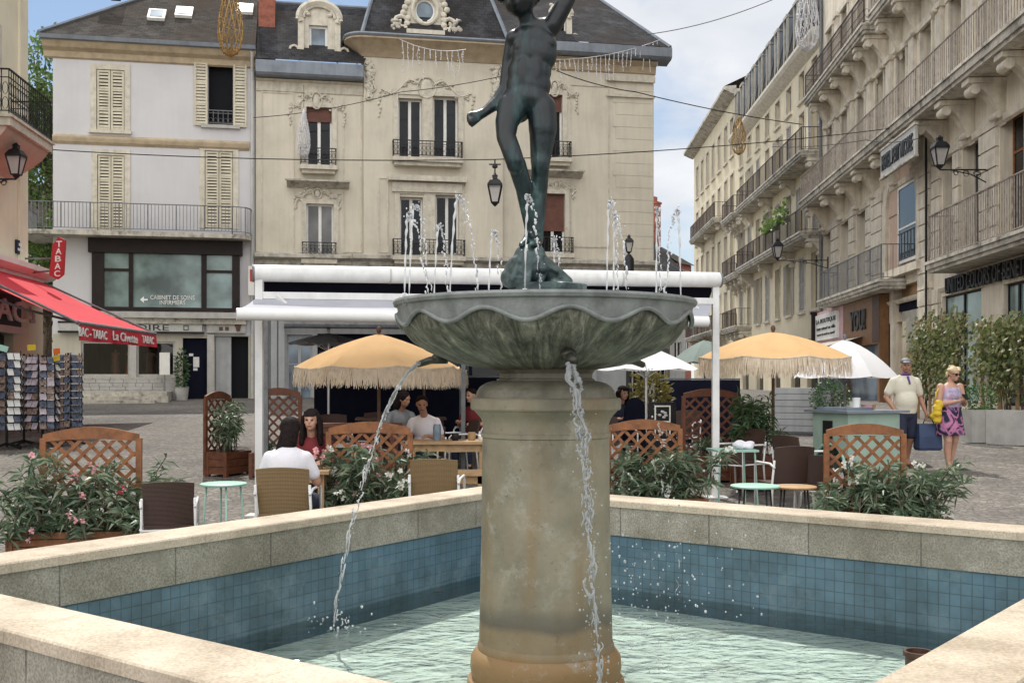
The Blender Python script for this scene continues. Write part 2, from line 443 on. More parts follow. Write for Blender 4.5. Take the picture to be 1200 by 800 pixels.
def floral():
    m, nt, b = new_mat('printed_dress'); L = nt.links.new
    tc = N(nt, 'ShaderNodeTexCoord'); n = N(nt, 'ShaderNodeTexNoise', Scale=5.0, Detail=1.5, Distortion=1.2); L(tc.outputs['Object'], n.inputs['Vector'])
    r = ramp(nt, [(.40, (.018,.016,.04)), (.47, (.02,.018,.05)), (.5, (.40,.13,.26)), (.55, (.46,.19,.33)), (.585, (.12,.08,.2)), (.62, (.015,.015,.04))])
    L(n.outputs['Fac'], r.inputs['Fac']); L(r.outputs['Color'], b.inputs['Base Color']); b.inputs['Roughness'].default_value = .9
    return m
M['floral'] = floral()
M['dress_top'] = mat('lilac_dress_top', (.42,.36,.50), .9, var=.35, scale=7, spots=((.45,.12,.2), 6, .55, .8))

M['canopy_grey'] = mat('dark_grey_canopy_cloth', (.06,.058,.055), .9, var=.15, scale=2)
# ------------------------------------------------------------------ camera, sun, sky
cam = bpy.data.cameras.new('camera'); cam.lens = 38.4; cam.sensor_width = 36; cam.shift_y = 47/1200
cam.clip_end = 2000; cam.clip_start = .05
co = bpy.data.objects.new('camera', cam); COL.objects.link(co); SC.camera = co
co.location = (0, 0, EYE); co.rotation_euler = (R(90), 0, 0)
SUN_EL, SUN_AZ = 57.0, -15.0                   # behind the facades, a little to the left
sd = bpy.data.lights.new('sun', 'SUN'); sd.energy = 3.2; sd.angle = R(.55); sd.color = (1, .95, .86)
so = bpy.data.objects.new('sun', sd); COL.objects.link(so)
sv = Vector((math.sin(R(SUN_AZ))*math.cos(R(SUN_EL)), math.cos(R(SUN_AZ))*math.cos(R(SUN_EL)), math.sin(R(SUN_EL))))
so.rotation_euler = sv.to_track_quat('Z', 'Y').to_euler()
w = bpy.data.worlds.new('World'); SC.world = w; w.use_nodes = True
nt = w.node_tree; L = nt.links.new
bg = nt.nodes['Background']
sky = N(nt, 'ShaderNodeTexSky'); sky.sky_type = 'NISHITA'; sky.sun_disc = False
sky.sun_elevation = R(SUN_EL); sky.sun_rotation = R(SUN_AZ); sky.air_density = 1.0; sky.dust_density = .6; sky.ozone_density = 1.5
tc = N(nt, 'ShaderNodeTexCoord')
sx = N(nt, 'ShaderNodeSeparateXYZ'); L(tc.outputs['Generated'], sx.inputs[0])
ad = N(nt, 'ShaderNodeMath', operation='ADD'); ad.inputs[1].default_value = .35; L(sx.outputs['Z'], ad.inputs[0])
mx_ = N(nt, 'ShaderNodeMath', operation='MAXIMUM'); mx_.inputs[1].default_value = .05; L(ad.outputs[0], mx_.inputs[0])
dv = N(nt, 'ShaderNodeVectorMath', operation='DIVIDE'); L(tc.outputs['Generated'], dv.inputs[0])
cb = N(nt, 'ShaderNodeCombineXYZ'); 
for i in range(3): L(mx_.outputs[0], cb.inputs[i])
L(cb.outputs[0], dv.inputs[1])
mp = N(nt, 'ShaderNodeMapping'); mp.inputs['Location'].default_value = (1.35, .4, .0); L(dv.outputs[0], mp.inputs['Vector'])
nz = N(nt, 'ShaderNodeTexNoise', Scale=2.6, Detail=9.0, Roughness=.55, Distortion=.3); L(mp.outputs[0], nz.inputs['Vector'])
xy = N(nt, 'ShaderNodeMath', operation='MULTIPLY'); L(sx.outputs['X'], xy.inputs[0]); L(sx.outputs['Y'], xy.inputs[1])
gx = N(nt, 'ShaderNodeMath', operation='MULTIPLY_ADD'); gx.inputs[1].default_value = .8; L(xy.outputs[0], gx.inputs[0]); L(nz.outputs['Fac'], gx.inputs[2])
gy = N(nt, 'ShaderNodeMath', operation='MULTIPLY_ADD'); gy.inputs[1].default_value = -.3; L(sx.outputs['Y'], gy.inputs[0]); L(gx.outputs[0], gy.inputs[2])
gz2 = N(nt, 'ShaderNodeMath', operation='ADD'); gz2.inputs[1].default_value = .31; L(gy.outputs[0], gz2.inputs[0])   # broken cloud ahead, unseen cloud banks added behind to fill the facades
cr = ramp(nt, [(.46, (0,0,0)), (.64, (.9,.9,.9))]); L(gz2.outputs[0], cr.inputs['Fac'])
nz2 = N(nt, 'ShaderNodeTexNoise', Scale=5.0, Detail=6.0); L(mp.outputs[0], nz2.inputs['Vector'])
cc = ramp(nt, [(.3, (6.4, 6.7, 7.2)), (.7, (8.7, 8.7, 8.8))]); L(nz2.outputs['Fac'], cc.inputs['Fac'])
cy = ramp(nt, [(.3, (2.7,2.62,2.48)), (.68, (1,1,1))]); my = N(nt, 'ShaderNodeMath', operation='MULTIPLY_ADD'); my.inputs[1].default_value = .5; my.inputs[2].default_value = .5; L(sx.outputs['Y'], my.inputs[0]); mw = N(nt, 'ShaderNodeMath', operation='MULTIPLY_ADD'); mw.inputs[1].default_value = .25; L(sx.outputs['X'], mw.inputs[0]); L(my.outputs[0], mw.inputs[2]); L(mw.outputs[0], cy.inputs['Fac'])   # clouds behind and on the left boosted as fill for the facades
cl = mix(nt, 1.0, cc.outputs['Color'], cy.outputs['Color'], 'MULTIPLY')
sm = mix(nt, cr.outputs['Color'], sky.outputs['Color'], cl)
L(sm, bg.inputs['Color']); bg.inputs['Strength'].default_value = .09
SC.view_settings.view_transform = 'Standard'; SC.view_settings.look = 'None'; SC.view_settings.gamma = 1
SC.view_settings.exposure = .33
SC.cycles.max_bounces = 8; SC.cycles.transparent_max_bounces = 16; SC.cycles.transmission_bounces = 6
SC.cycles.sample_clamp_indirect = 6; SC.cycles.caustics_reflective = False; SC.cycles.caustics_refractive = False
SC.cycles.use_denoising = True

# ------------------------------------------------------------------ ground
def ground_mat():
    m, nt, b = new_mat('stone_setts'); L = nt.links.new
    tc = N(nt, 'ShaderNodeTexCoord')
    wp = N(nt, 'ShaderNodeTexNoise', Scale=.35, Detail=2.0); L(tc.outputs['Object'], wp.inputs['Vector'])
    va = N(nt, 'ShaderNodeVectorMath', operation='MULTIPLY_ADD'); va.inputs[1].default_value = (1.2, 1.2, 0); L(wp.outputs['Color'], va.inputs[0]); L(tc.outputs['Object'], va.inputs[2])
    vo = N(nt, 'ShaderNodeTexVoronoi', Scale=10.5); vo.feature = 'DISTANCE_TO_EDGE'; L(va.outputs[0], vo.inputs['Vector'])
    vc = N(nt, 'ShaderNodeTexVoronoi', Scale=10.5); L(va.outputs[0], vc.inputs['Vector'])
    hs = N(nt, 'ShaderNodeSeparateColor'); L(vc.outputs['Color'], hs.inputs[0])
    r = ramp(nt, [(0, (.115,.104,.094)), (.5, (.165,.15,.135)), (1, (.225,.206,.184))]); L(hs.outputs[0], r.inputs['Fac'])
    re = ramp(nt, [(.02, (1,1,1)), (.09, (0,0,0))]); L(vo.outputs['Distance'], re.inputs['Fac'])
    c = mix(nt, re.outputs['Color'], r.outputs['Color'], (.10,.092,.082))
    n2 = N(nt, 'ShaderNodeTexNoise', Scale=.45, Detail=8.0, Roughness=.65); L(tc.outputs['Object'], n2.inputs['Vector'])
    r2 = ramp(nt, [(.35, (.62,.62,.64)), (.65, (1.15,1.13,1.1))]); L(n2.outputs['Fac'], r2.inputs['Fac'])
    c = mix(nt, 1.0, c, r2.outputs['Color'], 'MULTIPLY')
    L(c, b.inputs['Base Color']); b.inputs['Roughness'].default_value = .8
    rb = ramp(nt, [(0, (0,0,0)), (.16, (1,1,1))]); L(vo.outputs['Distance'], rb.inputs['Fac'])
    bp = N(nt, 'ShaderNodeBump', Strength=.7, Distance=.02); L(rb.outputs['Color'], bp.inputs['Height']); L(bp.outputs['Normal'], b.inputs['Normal'])
    return m
M['ground'] = ground_mat()

D = .95
PL, PF, PR, PN = [Vector((x*D, y*D)) for x, y in ((-3.05,5.64), (-.14,10.0), (3.88,6.9), (.594,2.9))]
POOL = [PL, PF, PR, PN]                        # clockwise seen from above
def offset(poly, d):                           # outward
    n = len(poly); out = []
    def ln(i):
        a, b = poly[i], poly[(i+1) % n]; t = (b-a).normalized(); nn = Vector((-t.y, t.x))
        return a + nn*d, t
    for i in range(n):
        p, t = ln((i-1) % n); q, u = ln(i)
        den = t.x*u.y - t.y*u.x; k = ((q.x-p.x)*u.y - (q.y-p.y)*u.x)/den
        out.append(p + t*k)
    return out
hole = offset(POOL, .25)
gm = MB()
V3 = lambda p, z: (p[0], p[1], z)
rc = [Vector((-9, 11)), Vector((9, 11)), Vector((9, -6)), Vector((-9, -6))]
hl, hf, hr, hn = hole
for poly in ([rc[0], hl, hf], [rc[0], hf, rc[1]], [rc[1], hf, hr], [rc[1], hr, rc[2]], [rc[2], hr, hn], [rc[2], hn, rc[3]], [rc[3], hn, hl], [rc[3], hl, rc[0]]):
    gm.add([V3(p, 0) for p in poly], [(0, 1, 2)])
for x0, x1 in ((-400, -9), (9, 400)):
    gm.add([(x0,-6,0),(x1,-6,0),(x1,11,0),(x0,11,0)], [(0,1,2,3)])
gm.add([(-400,-100,0),(400,-100,0),(400,-6,0),(-400,-6,0)], [(0,1,2,3)])
gm.add([(-400,11,0),(400,11,0),(400,45,g(45)),(-400,45,g(45))], [(0,1,2,3)])
gm.add([(-400,45,g(45)),(400,45,g(45)),(400,900,g(45)),(-400,900,g(45))], [(0,1,2,3)])
tag(gm.build('ground', M['ground']), 'grey stone setts paving the whole square', 'paving', kind='structure')

# ------------------------------------------------------------------ fountain
def uvbrick(name, c1, c2, mortar, bw, rh, ms, rough, speck=0.0, off=0.0, stain=None, spec=.4, bump=.3):
    m, nt, b = new_mat(name); L = nt.links.new
    tc = N(nt, 'ShaderNodeTexCoord')
    br = N(nt, 'ShaderNodeTexBrick', Scale=1.0, offset=off); br.inputs['Brick Width'].default_value = bw; br.inputs['Row Height'].default_value = rh
    br.inputs['Mortar Size'].default_value = ms; br.inputs['Mortar Smooth'].default_value = .3
    br.inputs['Color1'].default_value = (*c1,1); br.inputs['Color2'].default_value = (*c2,1); br.inputs['Mortar'].default_value = (*mortar,1)
    L(tc.outputs['UV'], br.inputs['Vector']); c = br.outputs['Color']
    if speck:
        n = N(nt, 'ShaderNodeTexNoise', Scale=90.0, Detail=3.0); L(tc.outputs['Object'], n.inputs['Vector'])
        r = ramp(nt, [(.35, (1-speck,)*3), (.65, (1+speck,)*3)]); L(n.outputs['Fac'], r.inputs['Fac'])
        c = mix(nt, 1.0, c, r.outputs['Color'], 'MULTIPLY')
    n2 = N(nt, 'ShaderNodeTexNoise', Scale=2.2, Detail=7.0, Roughness=.65); L(tc.outputs['Object'], n2.inputs['Vector'])
    r2 = ramp(nt, [(.38, (.72,.70,.66)), (.62, (1.12,1.12,1.12))]); L(n2.outputs['Fac'], r2.inputs['Fac'])
    c = mix(nt, 1.0, c, r2.outputs['Color'], 'MULTIPLY')
    if stain:
        n3 = N(nt, 'ShaderNodeTexNoise', Scale=3.0, Detail=8.0, Roughness=.7); L(tc.outputs['Object'], n3.inputs['Vector'])
        r3 = ramp(nt, [(.52, (0,0,0)), (.7, (.75,.75,.75))]); L(n3.outputs['Fac'], r3.inputs['Fac'])
        c = mix(nt, r3.outputs['Color'], c, stain)
    L(c, b.inputs['Base Color']); b.inputs['Roughness'].default_value = rough; b.inputs['Specular IOR Level'].default_value = spec
    bp = N(nt, 'ShaderNodeBump', Strength=bump, Distance=.004); bp.invert = True; L(br.outputs['Fac'], bp.inputs['Height']); L(bp.outputs['Normal'], b.inputs['Normal'])
    return m
M['granite'] = uvbrick('grey_granite', (.26,.245,.205), (.31,.29,.25), (.13,.12,.11), .78, 1.3, .006, .75, .3, 0, (.20,.185,.15))
M['coping'] = uvbrick('pale_granite_coping', (.44,.375,.295), (.475,.41,.325), (.36,.31,.25), 1.62, 3.0, .004, .7, .2, 0, (.46,.40,.32), bump=.1)
M['tile'] = uvbrick('blue_pool_tile', (.085,.15,.20), (.105,.18,.235), (.062,.10,.125), .070, .078, .0036, .28, 0, 0, (.17,.24,.27), spec=.5, bump=.5)
M['poolfloor'] = mat('pale_pool_floor', (.68,.72,.65), .8, var=.14, scale=2.2, spots=((.40,.36,.27), 2.6, .55, .7), bump=.2, bscale=12)

ft = thing('fountain', 'square stone fountain with carved basin on a round pillar in blue tiled pool', 'fountain')
ip = POOL; op = offset(POOL, .36); g_in = offset(POOL, .02); t_in = offset(POOL, .035); g_out = offset(POOL, .345)
zt, zc, zg, zf = EYE-D, EYE-D-.055, EYE-D-.285, -.19
acc = 0
for i in range(4):
    j = (i+1) % 4
    mb = MB(); Ln = (ip[j]-ip[i]).length; c_ = random.random()
    def uvl(l0, l1, z0, z1): return [(l0, z0), (l1, z0), (l1, z1), (l0, z1)]
    a, b_, c, d = ip[i], ip[j], op[j], op[i]
    e = .008
    ia, ib, oc, od = [p for p in (ip[i]+(op[i]-ip[i])*.02, ip[j]+(op[j]-ip[j])*.02, op[j]+(ip[j]-op[j])*.02, op[i]+(ip[i]-op[i])*.02)]
    mb.quad(V3(ia,zt), V3(ib,zt), V3(oc,zt), V3(od,zt), [(c_,.1),(c_+Ln,.1),(c_+Ln+.3,.45),(c_-.3,.45)])
    mb.quad(V3(a,zt-e), V3(b_,zt-e), V3(ib,zt), V3(ia,zt), [(c_,.1),(c_+Ln,.1),(c_+Ln,.11),(c_,.11)])
    mb.quad(V3(oc,zt), V3(c,zt-e), V3(d,zt-e), V3(od,zt), [(c_,.1),(c_+Ln,.1),(c_+Ln,.11),(c_,.11)])
    mb.quad(V3(a,zc), V3(b_,zc), V3(b_,zt-e), V3(a,zt-e), uvl(c_, c_+Ln, .1, .15))
    mb.quad(V3(c,zc), V3(d,zc), V3(d,zt-e), V3(c,zt-e), uvl(c_, c_+Ln, .1, .15))
    mb.quad(V3(a,zc), V3(d,zc), V3(c,zc), V3(b_,zc), uvl(c_, c_+Ln, .1, .45))
    mb.build('coping', M['coping'], ft)
    mb = MB()
    mb.quad(V3(g_in[i],zg), V3(g_in[j],zg), V3(g_in[j],zc), V3(g_in[i],zc), uvl(acc, acc+Ln, .2, .43))
    mb.quad(V3(g_in[i],zg), V3(t_in[i],zg), V3(t_in[j],zg), V3(g_in[j],zg), uvl(acc, acc+Ln, .2, .22))
    mb.quad(V3(g_out[j],-.19), V3(g_out[i],-.19), V3(g_out[i],zc), V3(g_out[j],zc), uvl(acc, acc+Ln, .2, .9))
    mb.build('granite_wall', M['granite'], ft)
    mb = MB()
    mb.quad(V3(t_in[i],zf), V3(t_in[j],zf), V3(t_in[j],zg), V3(t_in[i],zg), uvl(acc, acc+Ln, 0, zg-zf))
    mb.build('tile_lining', M['tile'], ft)
    acc += Ln
mb = MB(); mb.add([V3(p, zf) for p in t_in], [(3,2,1,0)]); mb.build('pool_floor', M['poolfloor'], ft)

FC = Vector((.182, 5.9)); S = 217.0
def stone_pillar():
    m, nt, b = new_mat('weathered_pillar_stone'); L = nt.links.new
    tc = N(nt, 'ShaderNodeTexCoord')
    n1 = N(nt, 'ShaderNodeTexNoise', Scale=2.2, Detail=9.0, Roughness=.65); L(tc.outputs['Object'], n1.inputs['Vector'])
    r = ramp(nt, [(.33, (.125,.116,.084)), (.5, (.20,.18,.128)), (.68, (.265,.235,.165))]); L(n1.outputs['Fac'], r.inputs['Fac']); c = r.outputs['Color']
    mp = N(nt, 'ShaderNodeMapping'); mp.inputs['Scale'].default_value = (5, 5, .5); L(tc.outputs['Object'], mp.inputs['Vector'])
    n2 = N(nt, 'ShaderNodeTexNoise', Scale=1.6, Detail=5.0); L(mp.outputs[0], n2.inputs['Vector'])
    r2 = ramp(nt, [(.5, (0,0,0)), (.7, (.7,.7,.7))]); L(n2.outputs['Fac'], r2.inputs['Fac'])
    c = mix(nt, r2.outputs['Color'], c, (.20,.135,.065))
    # damp tide marks low on the shaft and rust on the base ring
    sp = N(nt, 'ShaderNodeSeparateXYZ'); L(tc.outputs['Object'], sp.inputs[0])
    n3 = N(nt, 'ShaderNodeTexNoise', Scale=4.0, Detail=4.0); L(tc.outputs['Object'], n3.inputs['Vector'])
    ma = N(nt, 'ShaderNodeMath', operation='MULTIPLY_ADD'); ma.inputs[1].default_value = .12; L(n3.outputs['Fac'], ma.inputs[0]); L(sp.outputs['Z'], ma.inputs[2])
    r3 = ramp(nt, [(.21, (.95,.95,.95)), (.26, (.4,.4,.4)), (.385, (.4,.4,.4)), (.42, (.0,.0,.0))]); L(ma.outputs[0], r3.inputs['Fac'])
    c = mix(nt, r3.outputs['Color'], c, (.24,.145,.06))
    r4 = ramp(nt, [(.36, (0,0,0)), (.395, (.75,.75,.75)), (.435, (.6,.6,.6)), (.50, (0,0,0))]); L(ma.outputs[0], r4.inputs['Fac'])
    c = mix(nt, r4.outputs['Color'], c, (.085,.08,.062))
    n6 = N(nt, 'ShaderNodeTexNoise', Scale=4.5, Detail=9.0, Roughness=.75); L(tc.outputs['Object'], n6.inputs['Vector'])
    r6 = ramp(nt, [(.54, (0,0,0)), (.64, (.6,.6,.6))]); L(n6.outputs['Fac'], r6.inputs['Fac'])
    c = mix(nt, r6.outputs['Color'], c, (.33,.32,.27))
    n5 = N(nt, 'ShaderNodeTexNoise', Scale=28.0, Detail=5.0, Roughness=.7); L(tc.outputs['Object'], n5.inputs['Vector'])
    r5 = ramp(nt, [(.62, (0,0,0)), (.72, (.75,.75,.75))]); L(n5.outputs['Fac'], r5.inputs['Fac'])
    c = mix(nt, r5.outputs['Color'], c, (.07,.065,.05))
    L(c, b.inputs['Base Color']); b.inputs['Roughness'].default_value = .72
    bp = N(nt, 'ShaderNodeBump', Strength=.35, Distance=.01); L(n5.outputs['Fac'], bp.inputs['Height']); L(bp.outputs['Normal'], b.inputs['Normal'])
    return m
M['pillar'] = stone_pillar()
M['pillar_dark'] = mat('dark_foot_stone', (.15,.14,.105), .45, var=.3, scale=7, streak=.5, bump=.3)  # darker stone tone for the foot of the bowl
M['bowlstone'] = mat('mossy_basin_stone', (.15,.15,.118), .45, var=.4, scale=7, streak=.75, spots=((.36,.36,.31), 6.5, .55, .85), bump=.6, bscale=22, dark=(.045,.05,.035))
def bowl_mat():
    m, nt, b = new_mat('mossy_fluted_basin'); L = nt.links.new
    tc = N(nt, 'ShaderNodeTexCoord'); mp = N(nt, 'ShaderNodeMapping'); mp.inputs['Location'].default_value = (-.176, -5.9, 0); L(tc.outputs['Object'], mp.inputs['Vector'])
    sp = N(nt, 'ShaderNodeSeparateXYZ'); L(mp.outputs[0], sp.inputs[0])
    at = N(nt, 'ShaderNodeMath', operation='ARCTAN2'); L(sp.outputs['Y'], at.inputs[0]); L(sp.outputs['X'], at.inputs[1])
    cb = N(nt, 'ShaderNodeCombineXYZ'); L(at.outputs[0], cb.inputs[0]); L(sp.outputs['Z'], cb.inputs[1])
    m2 = N(nt, 'ShaderNodeMapping'); m2.inputs['Scale'].default_value = (7.0, 3.2, 1); L(cb.outputs[0], m2.inputs['Vector'])
    n1 = N(nt, 'ShaderNodeTexNoise', Scale=2.3, Detail=9.0, Roughness=.72, Distortion=.8); L(m2.outputs[0], n1.inputs['Vector'])
    r = ramp(nt, [(.34, (.022,.024,.016)), (.46, (.085,.088,.066)), (.55, (.16,.16,.128)), (.66, (.30,.30,.255))]); L(n1.outputs['Fac'], r.inputs['Fac'])
    n2 = N(nt, 'ShaderNodeTexNoise', Scale=9.0, Detail=8.0, Roughness=.75); L(tc.outputs['Object'], n2.inputs['Vector'])
    r2 = ramp(nt, [(.36, (.35,.36,.30)), (.5, (.95,.96,.92)), (.68, (1.5,1.5,1.45))]); L(n2.outputs['Fac'], r2.inputs['Fac'])
    c = mix(nt, 1.0, r.outputs['Color'], r2.outputs['Color'], 'MULTIPLY')
    L(c, b.inputs['Base Color']); b.inputs['Roughness'].default_value = .5
    bp = N(nt, 'ShaderNodeBump', Strength=.8, Distance=.02); L(n1.outputs['Fac'], bp.inputs['Height']); L(bp.outputs['Normal'], b.inputs['Normal'])
    return m
M['bowlstone'] = bowl_mat()
M['bowlband'] = mat('grey_basin_rim_stone', (.19,.205,.20), .45, var=.3, scale=6, streak=.5, spots=((.09,.10,.09), 4, .58, .7), bump=.25)
M['spout'] = mat('dark_bronze_spout', (.05,.05,.04), .4, .5)
zz = lambda py: EYE + (HY-py)/S
sh = [(74.5, 535), (75, 600), (76.5, 680), (78, 742)]
mb = MB(); prof = [(.42, zf), (.42, -.12), (.408, -.06), (.408, -.03), (.425, -.01), (.42, .01)]
prof += [(86.5/S, zz(790)), (88.5/S, zz(778)), (87.5/S, zz(766)), (82/S, zz(758)), (80/S, zz(757)), (80/S, zz(753)), (78.3/S, zz(748))]
mb.lathe(prof, 64, (FC.x, FC.y, 0)); mb.build('pillar_base', M['pillar'], ft, autosmooth=35)
mb = MB(); mb.lathe([(78.2/S, zz(756))]+[(r/S, zz(y)) for r, y in reversed(sh)] + [(74.2/S, zz(512))], 64, (FC.x, FC.y, 0)); mb.build('pillar_shaft', M['pillar'], ft, autosmooth=35)
mb = MB()
mb.lathe([(74.2/S, zz(512)), (75.8/S, zz(511)), (75.8/S, zz(506.5)), (74/S, zz(506)), (73.6/S, zz(500)), (74.2/S, zz(495)), (76/S, zz(490)), (79.5/S, zz(485.5)), (83/S, zz(482)), (83.5/S, zz(480.5)), (86.5/S, zz(480)), (88/S, zz(478)), (88/S, zz(468)), (86.5/S, zz(466)), (83/S, zz(465.5))], 64, (FC.x, FC.y, 0))
mb.build('capital', M['pillar'], ft, autosmooth=35)
mb = MB()
mb.lathe([(83/S, zz(465.7)), (81.5/S, zz(462)), (80.5/S, zz(458)), (77/S, zz(453)), (71/S, zz(449)), (63/S, zz(446.5)), (58/S, zz(446)), (57/S, zz(444)), (54.5/S, zz(443)), (54.5/S, zz(438)), (57/S, zz(435)), (62/S, zz(430))], 48, (FC.x, FC.y, 0))
mb.build('bowl_foot', M['pillar_dark'], ft, autosmooth=35)
# basin
LOB = 12; A0 = R(-83)
BX = FC.x - .006
def bowl_r(z):
    pr = [(.25, zz(434)), (.36, zz(431.5)), (.50, zz(424)), (.63, zz(413)), (.715, zz(402)), (.765, zz(390)), (.785, zz(378)), (.79, zz(366)), (.792, zz(362))]
    for k in range(len(pr)-1):
        if z <= pr[k+1][1]:
            t = (z-pr[k][1])/(pr[k+1][1]-pr[k][1]); return pr[k][0]+(pr[k+1][0]-pr[k][0])*t
    return pr[-1][0]
def wave_z(a): return zz(377) + .032*math.cos(LOB*(a-A0))
mb = MB(); n = 144; rows = 22; zlo = zz(434)
vs = []; fs = []
for i in range(rows+1):
    t = (i/rows)**.8
    for k in range(n):
        a = 2*PI*k/n; z = zlo + (wave_z(a)-zlo)*t
        lob = abs(math.cos(LOB/2*(a-A0)))
        r = bowl_r(z)*(1 - .13*(1-lob)*math.sin(PI*min(t*1.05, 1))**.7) - .012*t
        vs.append((BX+r*math.cos(a), FC.y+r*math.sin(a), z))
for i in range(rows):
    for k in range(n):
        l = (k+1) % n; fs.append((i*n+k, i*n+l, (i+1)*n+l, (i+1)*n+k))
mb.add(vs, fs); bowl = mb.build('bowl', M['bowlstone'], ft, smooth=True)
mb = MB(); vs = []; fs = []
prof = [(0, None), (.004, .012), (.0, zz(364)), (.004, zz(361.5)), (.020, zz(360)), (.026, zz(356.5)), (.018, zz(353.5)), (-.03, zz(353)), (-.06, zz(356)), (-.20, zz(378)), (-.5, zz(400)), (-.7, zz(402))]
for i, (dr, z) in enumerate(prof):
    for k in range(n):
        a = 2*PI*k/n
        if i == 0: r, zz_ = bowl_r(wave_z(a)), wave_z(a)
        elif i == 1: zz_ = wave_z(a)+.012; r = bowl_r(zz_)+.003
        else: zz_ = z; r = .790+dr
        vs.append((BX+r*math.cos(a), FC.y+r*math.sin(a), zz_))
for i in range(len(prof)-1):
    for k in range(n):
        l = (k+1) % n; fs.append((i*n+k, i*n+l, (i+1)*n+l, (i+1)*n+k))
mb.add(vs, fs); mb.build('rim', M['bowlband'], bowl, autosmooth=40)
mb = MB()
mb.tube([(BX+(bowl_r(wave_z(a))+.006)*math.cos(a), FC.y+(bowl_r(wave_z(a))+.006)*math.sin(a), wave_z(a)) for a in [2*PI*k/180 for k in range(180)]], .012, 8, closed=True)
mb.build('wave_moulding', M['bowlband'], bowl, smooth=True)
mb = MB(); mb.lathe([(0.0, zz(357.5)), (.74, zz(357.5))], 48, (BX, FC.y, 0), caps=False)
def water_mat(name, scale, strength, tint, gloss_rough=.03, fr=1.45):
    m, nt, b = new_mat(name); L = nt.links.new
    tc = N(nt, 'ShaderNodeTexCoord')
    mp = N(nt, 'ShaderNodeMapping'); mp.inputs['Scale'].default_value = (1, 1.3, 1); L(tc.outputs['Object'], mp.inputs['Vector'])
    n1 = N(nt, 'ShaderNodeTexNoise', Scale=scale, Detail=3.0, Roughness=.5, Distortion=.6); L(mp.outputs[0], n1.inputs['Vector'])
    n2 = N(nt, 'ShaderNodeTexNoise', Scale=scale*3.1, Detail=2.0); L(mp.outputs[0], n2.inputs['Vector'])
    ma = N(nt, 'ShaderNodeMath', operation='MULTIPLY_ADD'); ma.inputs[1].default_value = .35; L(n2.outputs['Fac'], ma.inputs[0]); L(n1.outputs['Fac'], ma.inputs[2])
    bp = N(nt, 'ShaderNodeBump', Strength=strength, Distance=.05); L(ma.outputs[0], bp.inputs['Height'])
    gl = N(nt, 'ShaderNodeBsdfGlossy', Roughness=gloss_rough); L(bp.outputs['Normal'], gl.inputs['Normal'])
    tr = N(nt, 'ShaderNodeBsdfTransparent'); tr.inputs[0].default_value = (*tint, 1)
    fn = N(nt, 'ShaderNodeFresnel', IOR=fr); L(bp.outputs['Normal'], fn.inputs['Normal'])
    mx = N(nt, 'ShaderNodeMixShader'); L(fn.outputs[0], mx.inputs[0]); L(tr.outputs[0], mx.inputs[1]); L(gl.outputs[0], mx.inputs[2])
    L(mx.outputs[0], nt.nodes['Material Output'].inputs['Surface'])
    return m
M['water'] = water_mat('pool_water', 4.0, .9, (.86,.945,.935))
M['bowlwater'] = water_mat('basin_water', 9.0, .5, (.8,.9,.88))
mb.build('basin_water', M['bowlwater'], bowl)
for a in (R(-81), R(39), R(159)):
    mb = MB(); d = Vector((math.cos(a), math.sin(a), 0)); c = Vector((BX, FC.y, 0))
    mb.tube([c+d*.58+Vector((0,0,zz(420))), c+d*.68+Vector((0,0,zz(421))), c+d*.76+Vector((0,0,zz(426)))], [.026,.022,.018], 10)
    mb.ell(c+d*.63+Vector((0,0,zz(418))), (.04,.04,.028), 10, 8)
    mb.build('spout', M['spout'], bowl, smooth=True)
# square-ish plinth for the figure in the middle of the basin
mb = MB(); mb.lathe([(.26, zz(402)), (.24, zz(360)), (.255, zz(352)), (.255, zz(344.5))], 32, (.19, FC.y, 0)); mb.build('figure_plinth', M['bowlband'], ft, autosmooth=35)
# things in the pool
mb = MB(); pc = Vector((2.40, 6.45, 0)); 
mb.lathe([(.075, zf), (.075, -.02), (.088, -.015), (.088, .012), (.07, .012), (.068, -.03), (.068, -.2), (0, -.2)], 24, pc)
st = tag(mb.build('overflow_pipe', M['wood_dark'], None, autosmooth=35), 'short dark overflow pipe standing in the pool near its right edge', 'pipe')

wp = offset(POOL, .034)
mb = MB(); mb.add([V3(p, -.06) for p in wp], [(3,2,1,0)])
tag(mb.build('water', M['water']), 'clear rippled water in the fountain pool', 'water', kind='structure')

mb = MB(); mb.add([(0,0,0),(.05,.02,.006),(.11,.0,.0),(.05,-.02,.008)], [(0,1,2,3)]); mb.add([(0,0,-.002),(.05,.02,.004),(.11,.0,-.002),(.05,-.02,.006)], [(3,2,1,0)])
lf_ = tag(mb.build('fallen_leaf', M['wood_dark']), 'dark fallen leaf floating by the tiled wall left of the pillar', 'leaf'); lf_.location = (-.63, 8.55, -.052); lf_.rotation_euler = (0,0,.3)

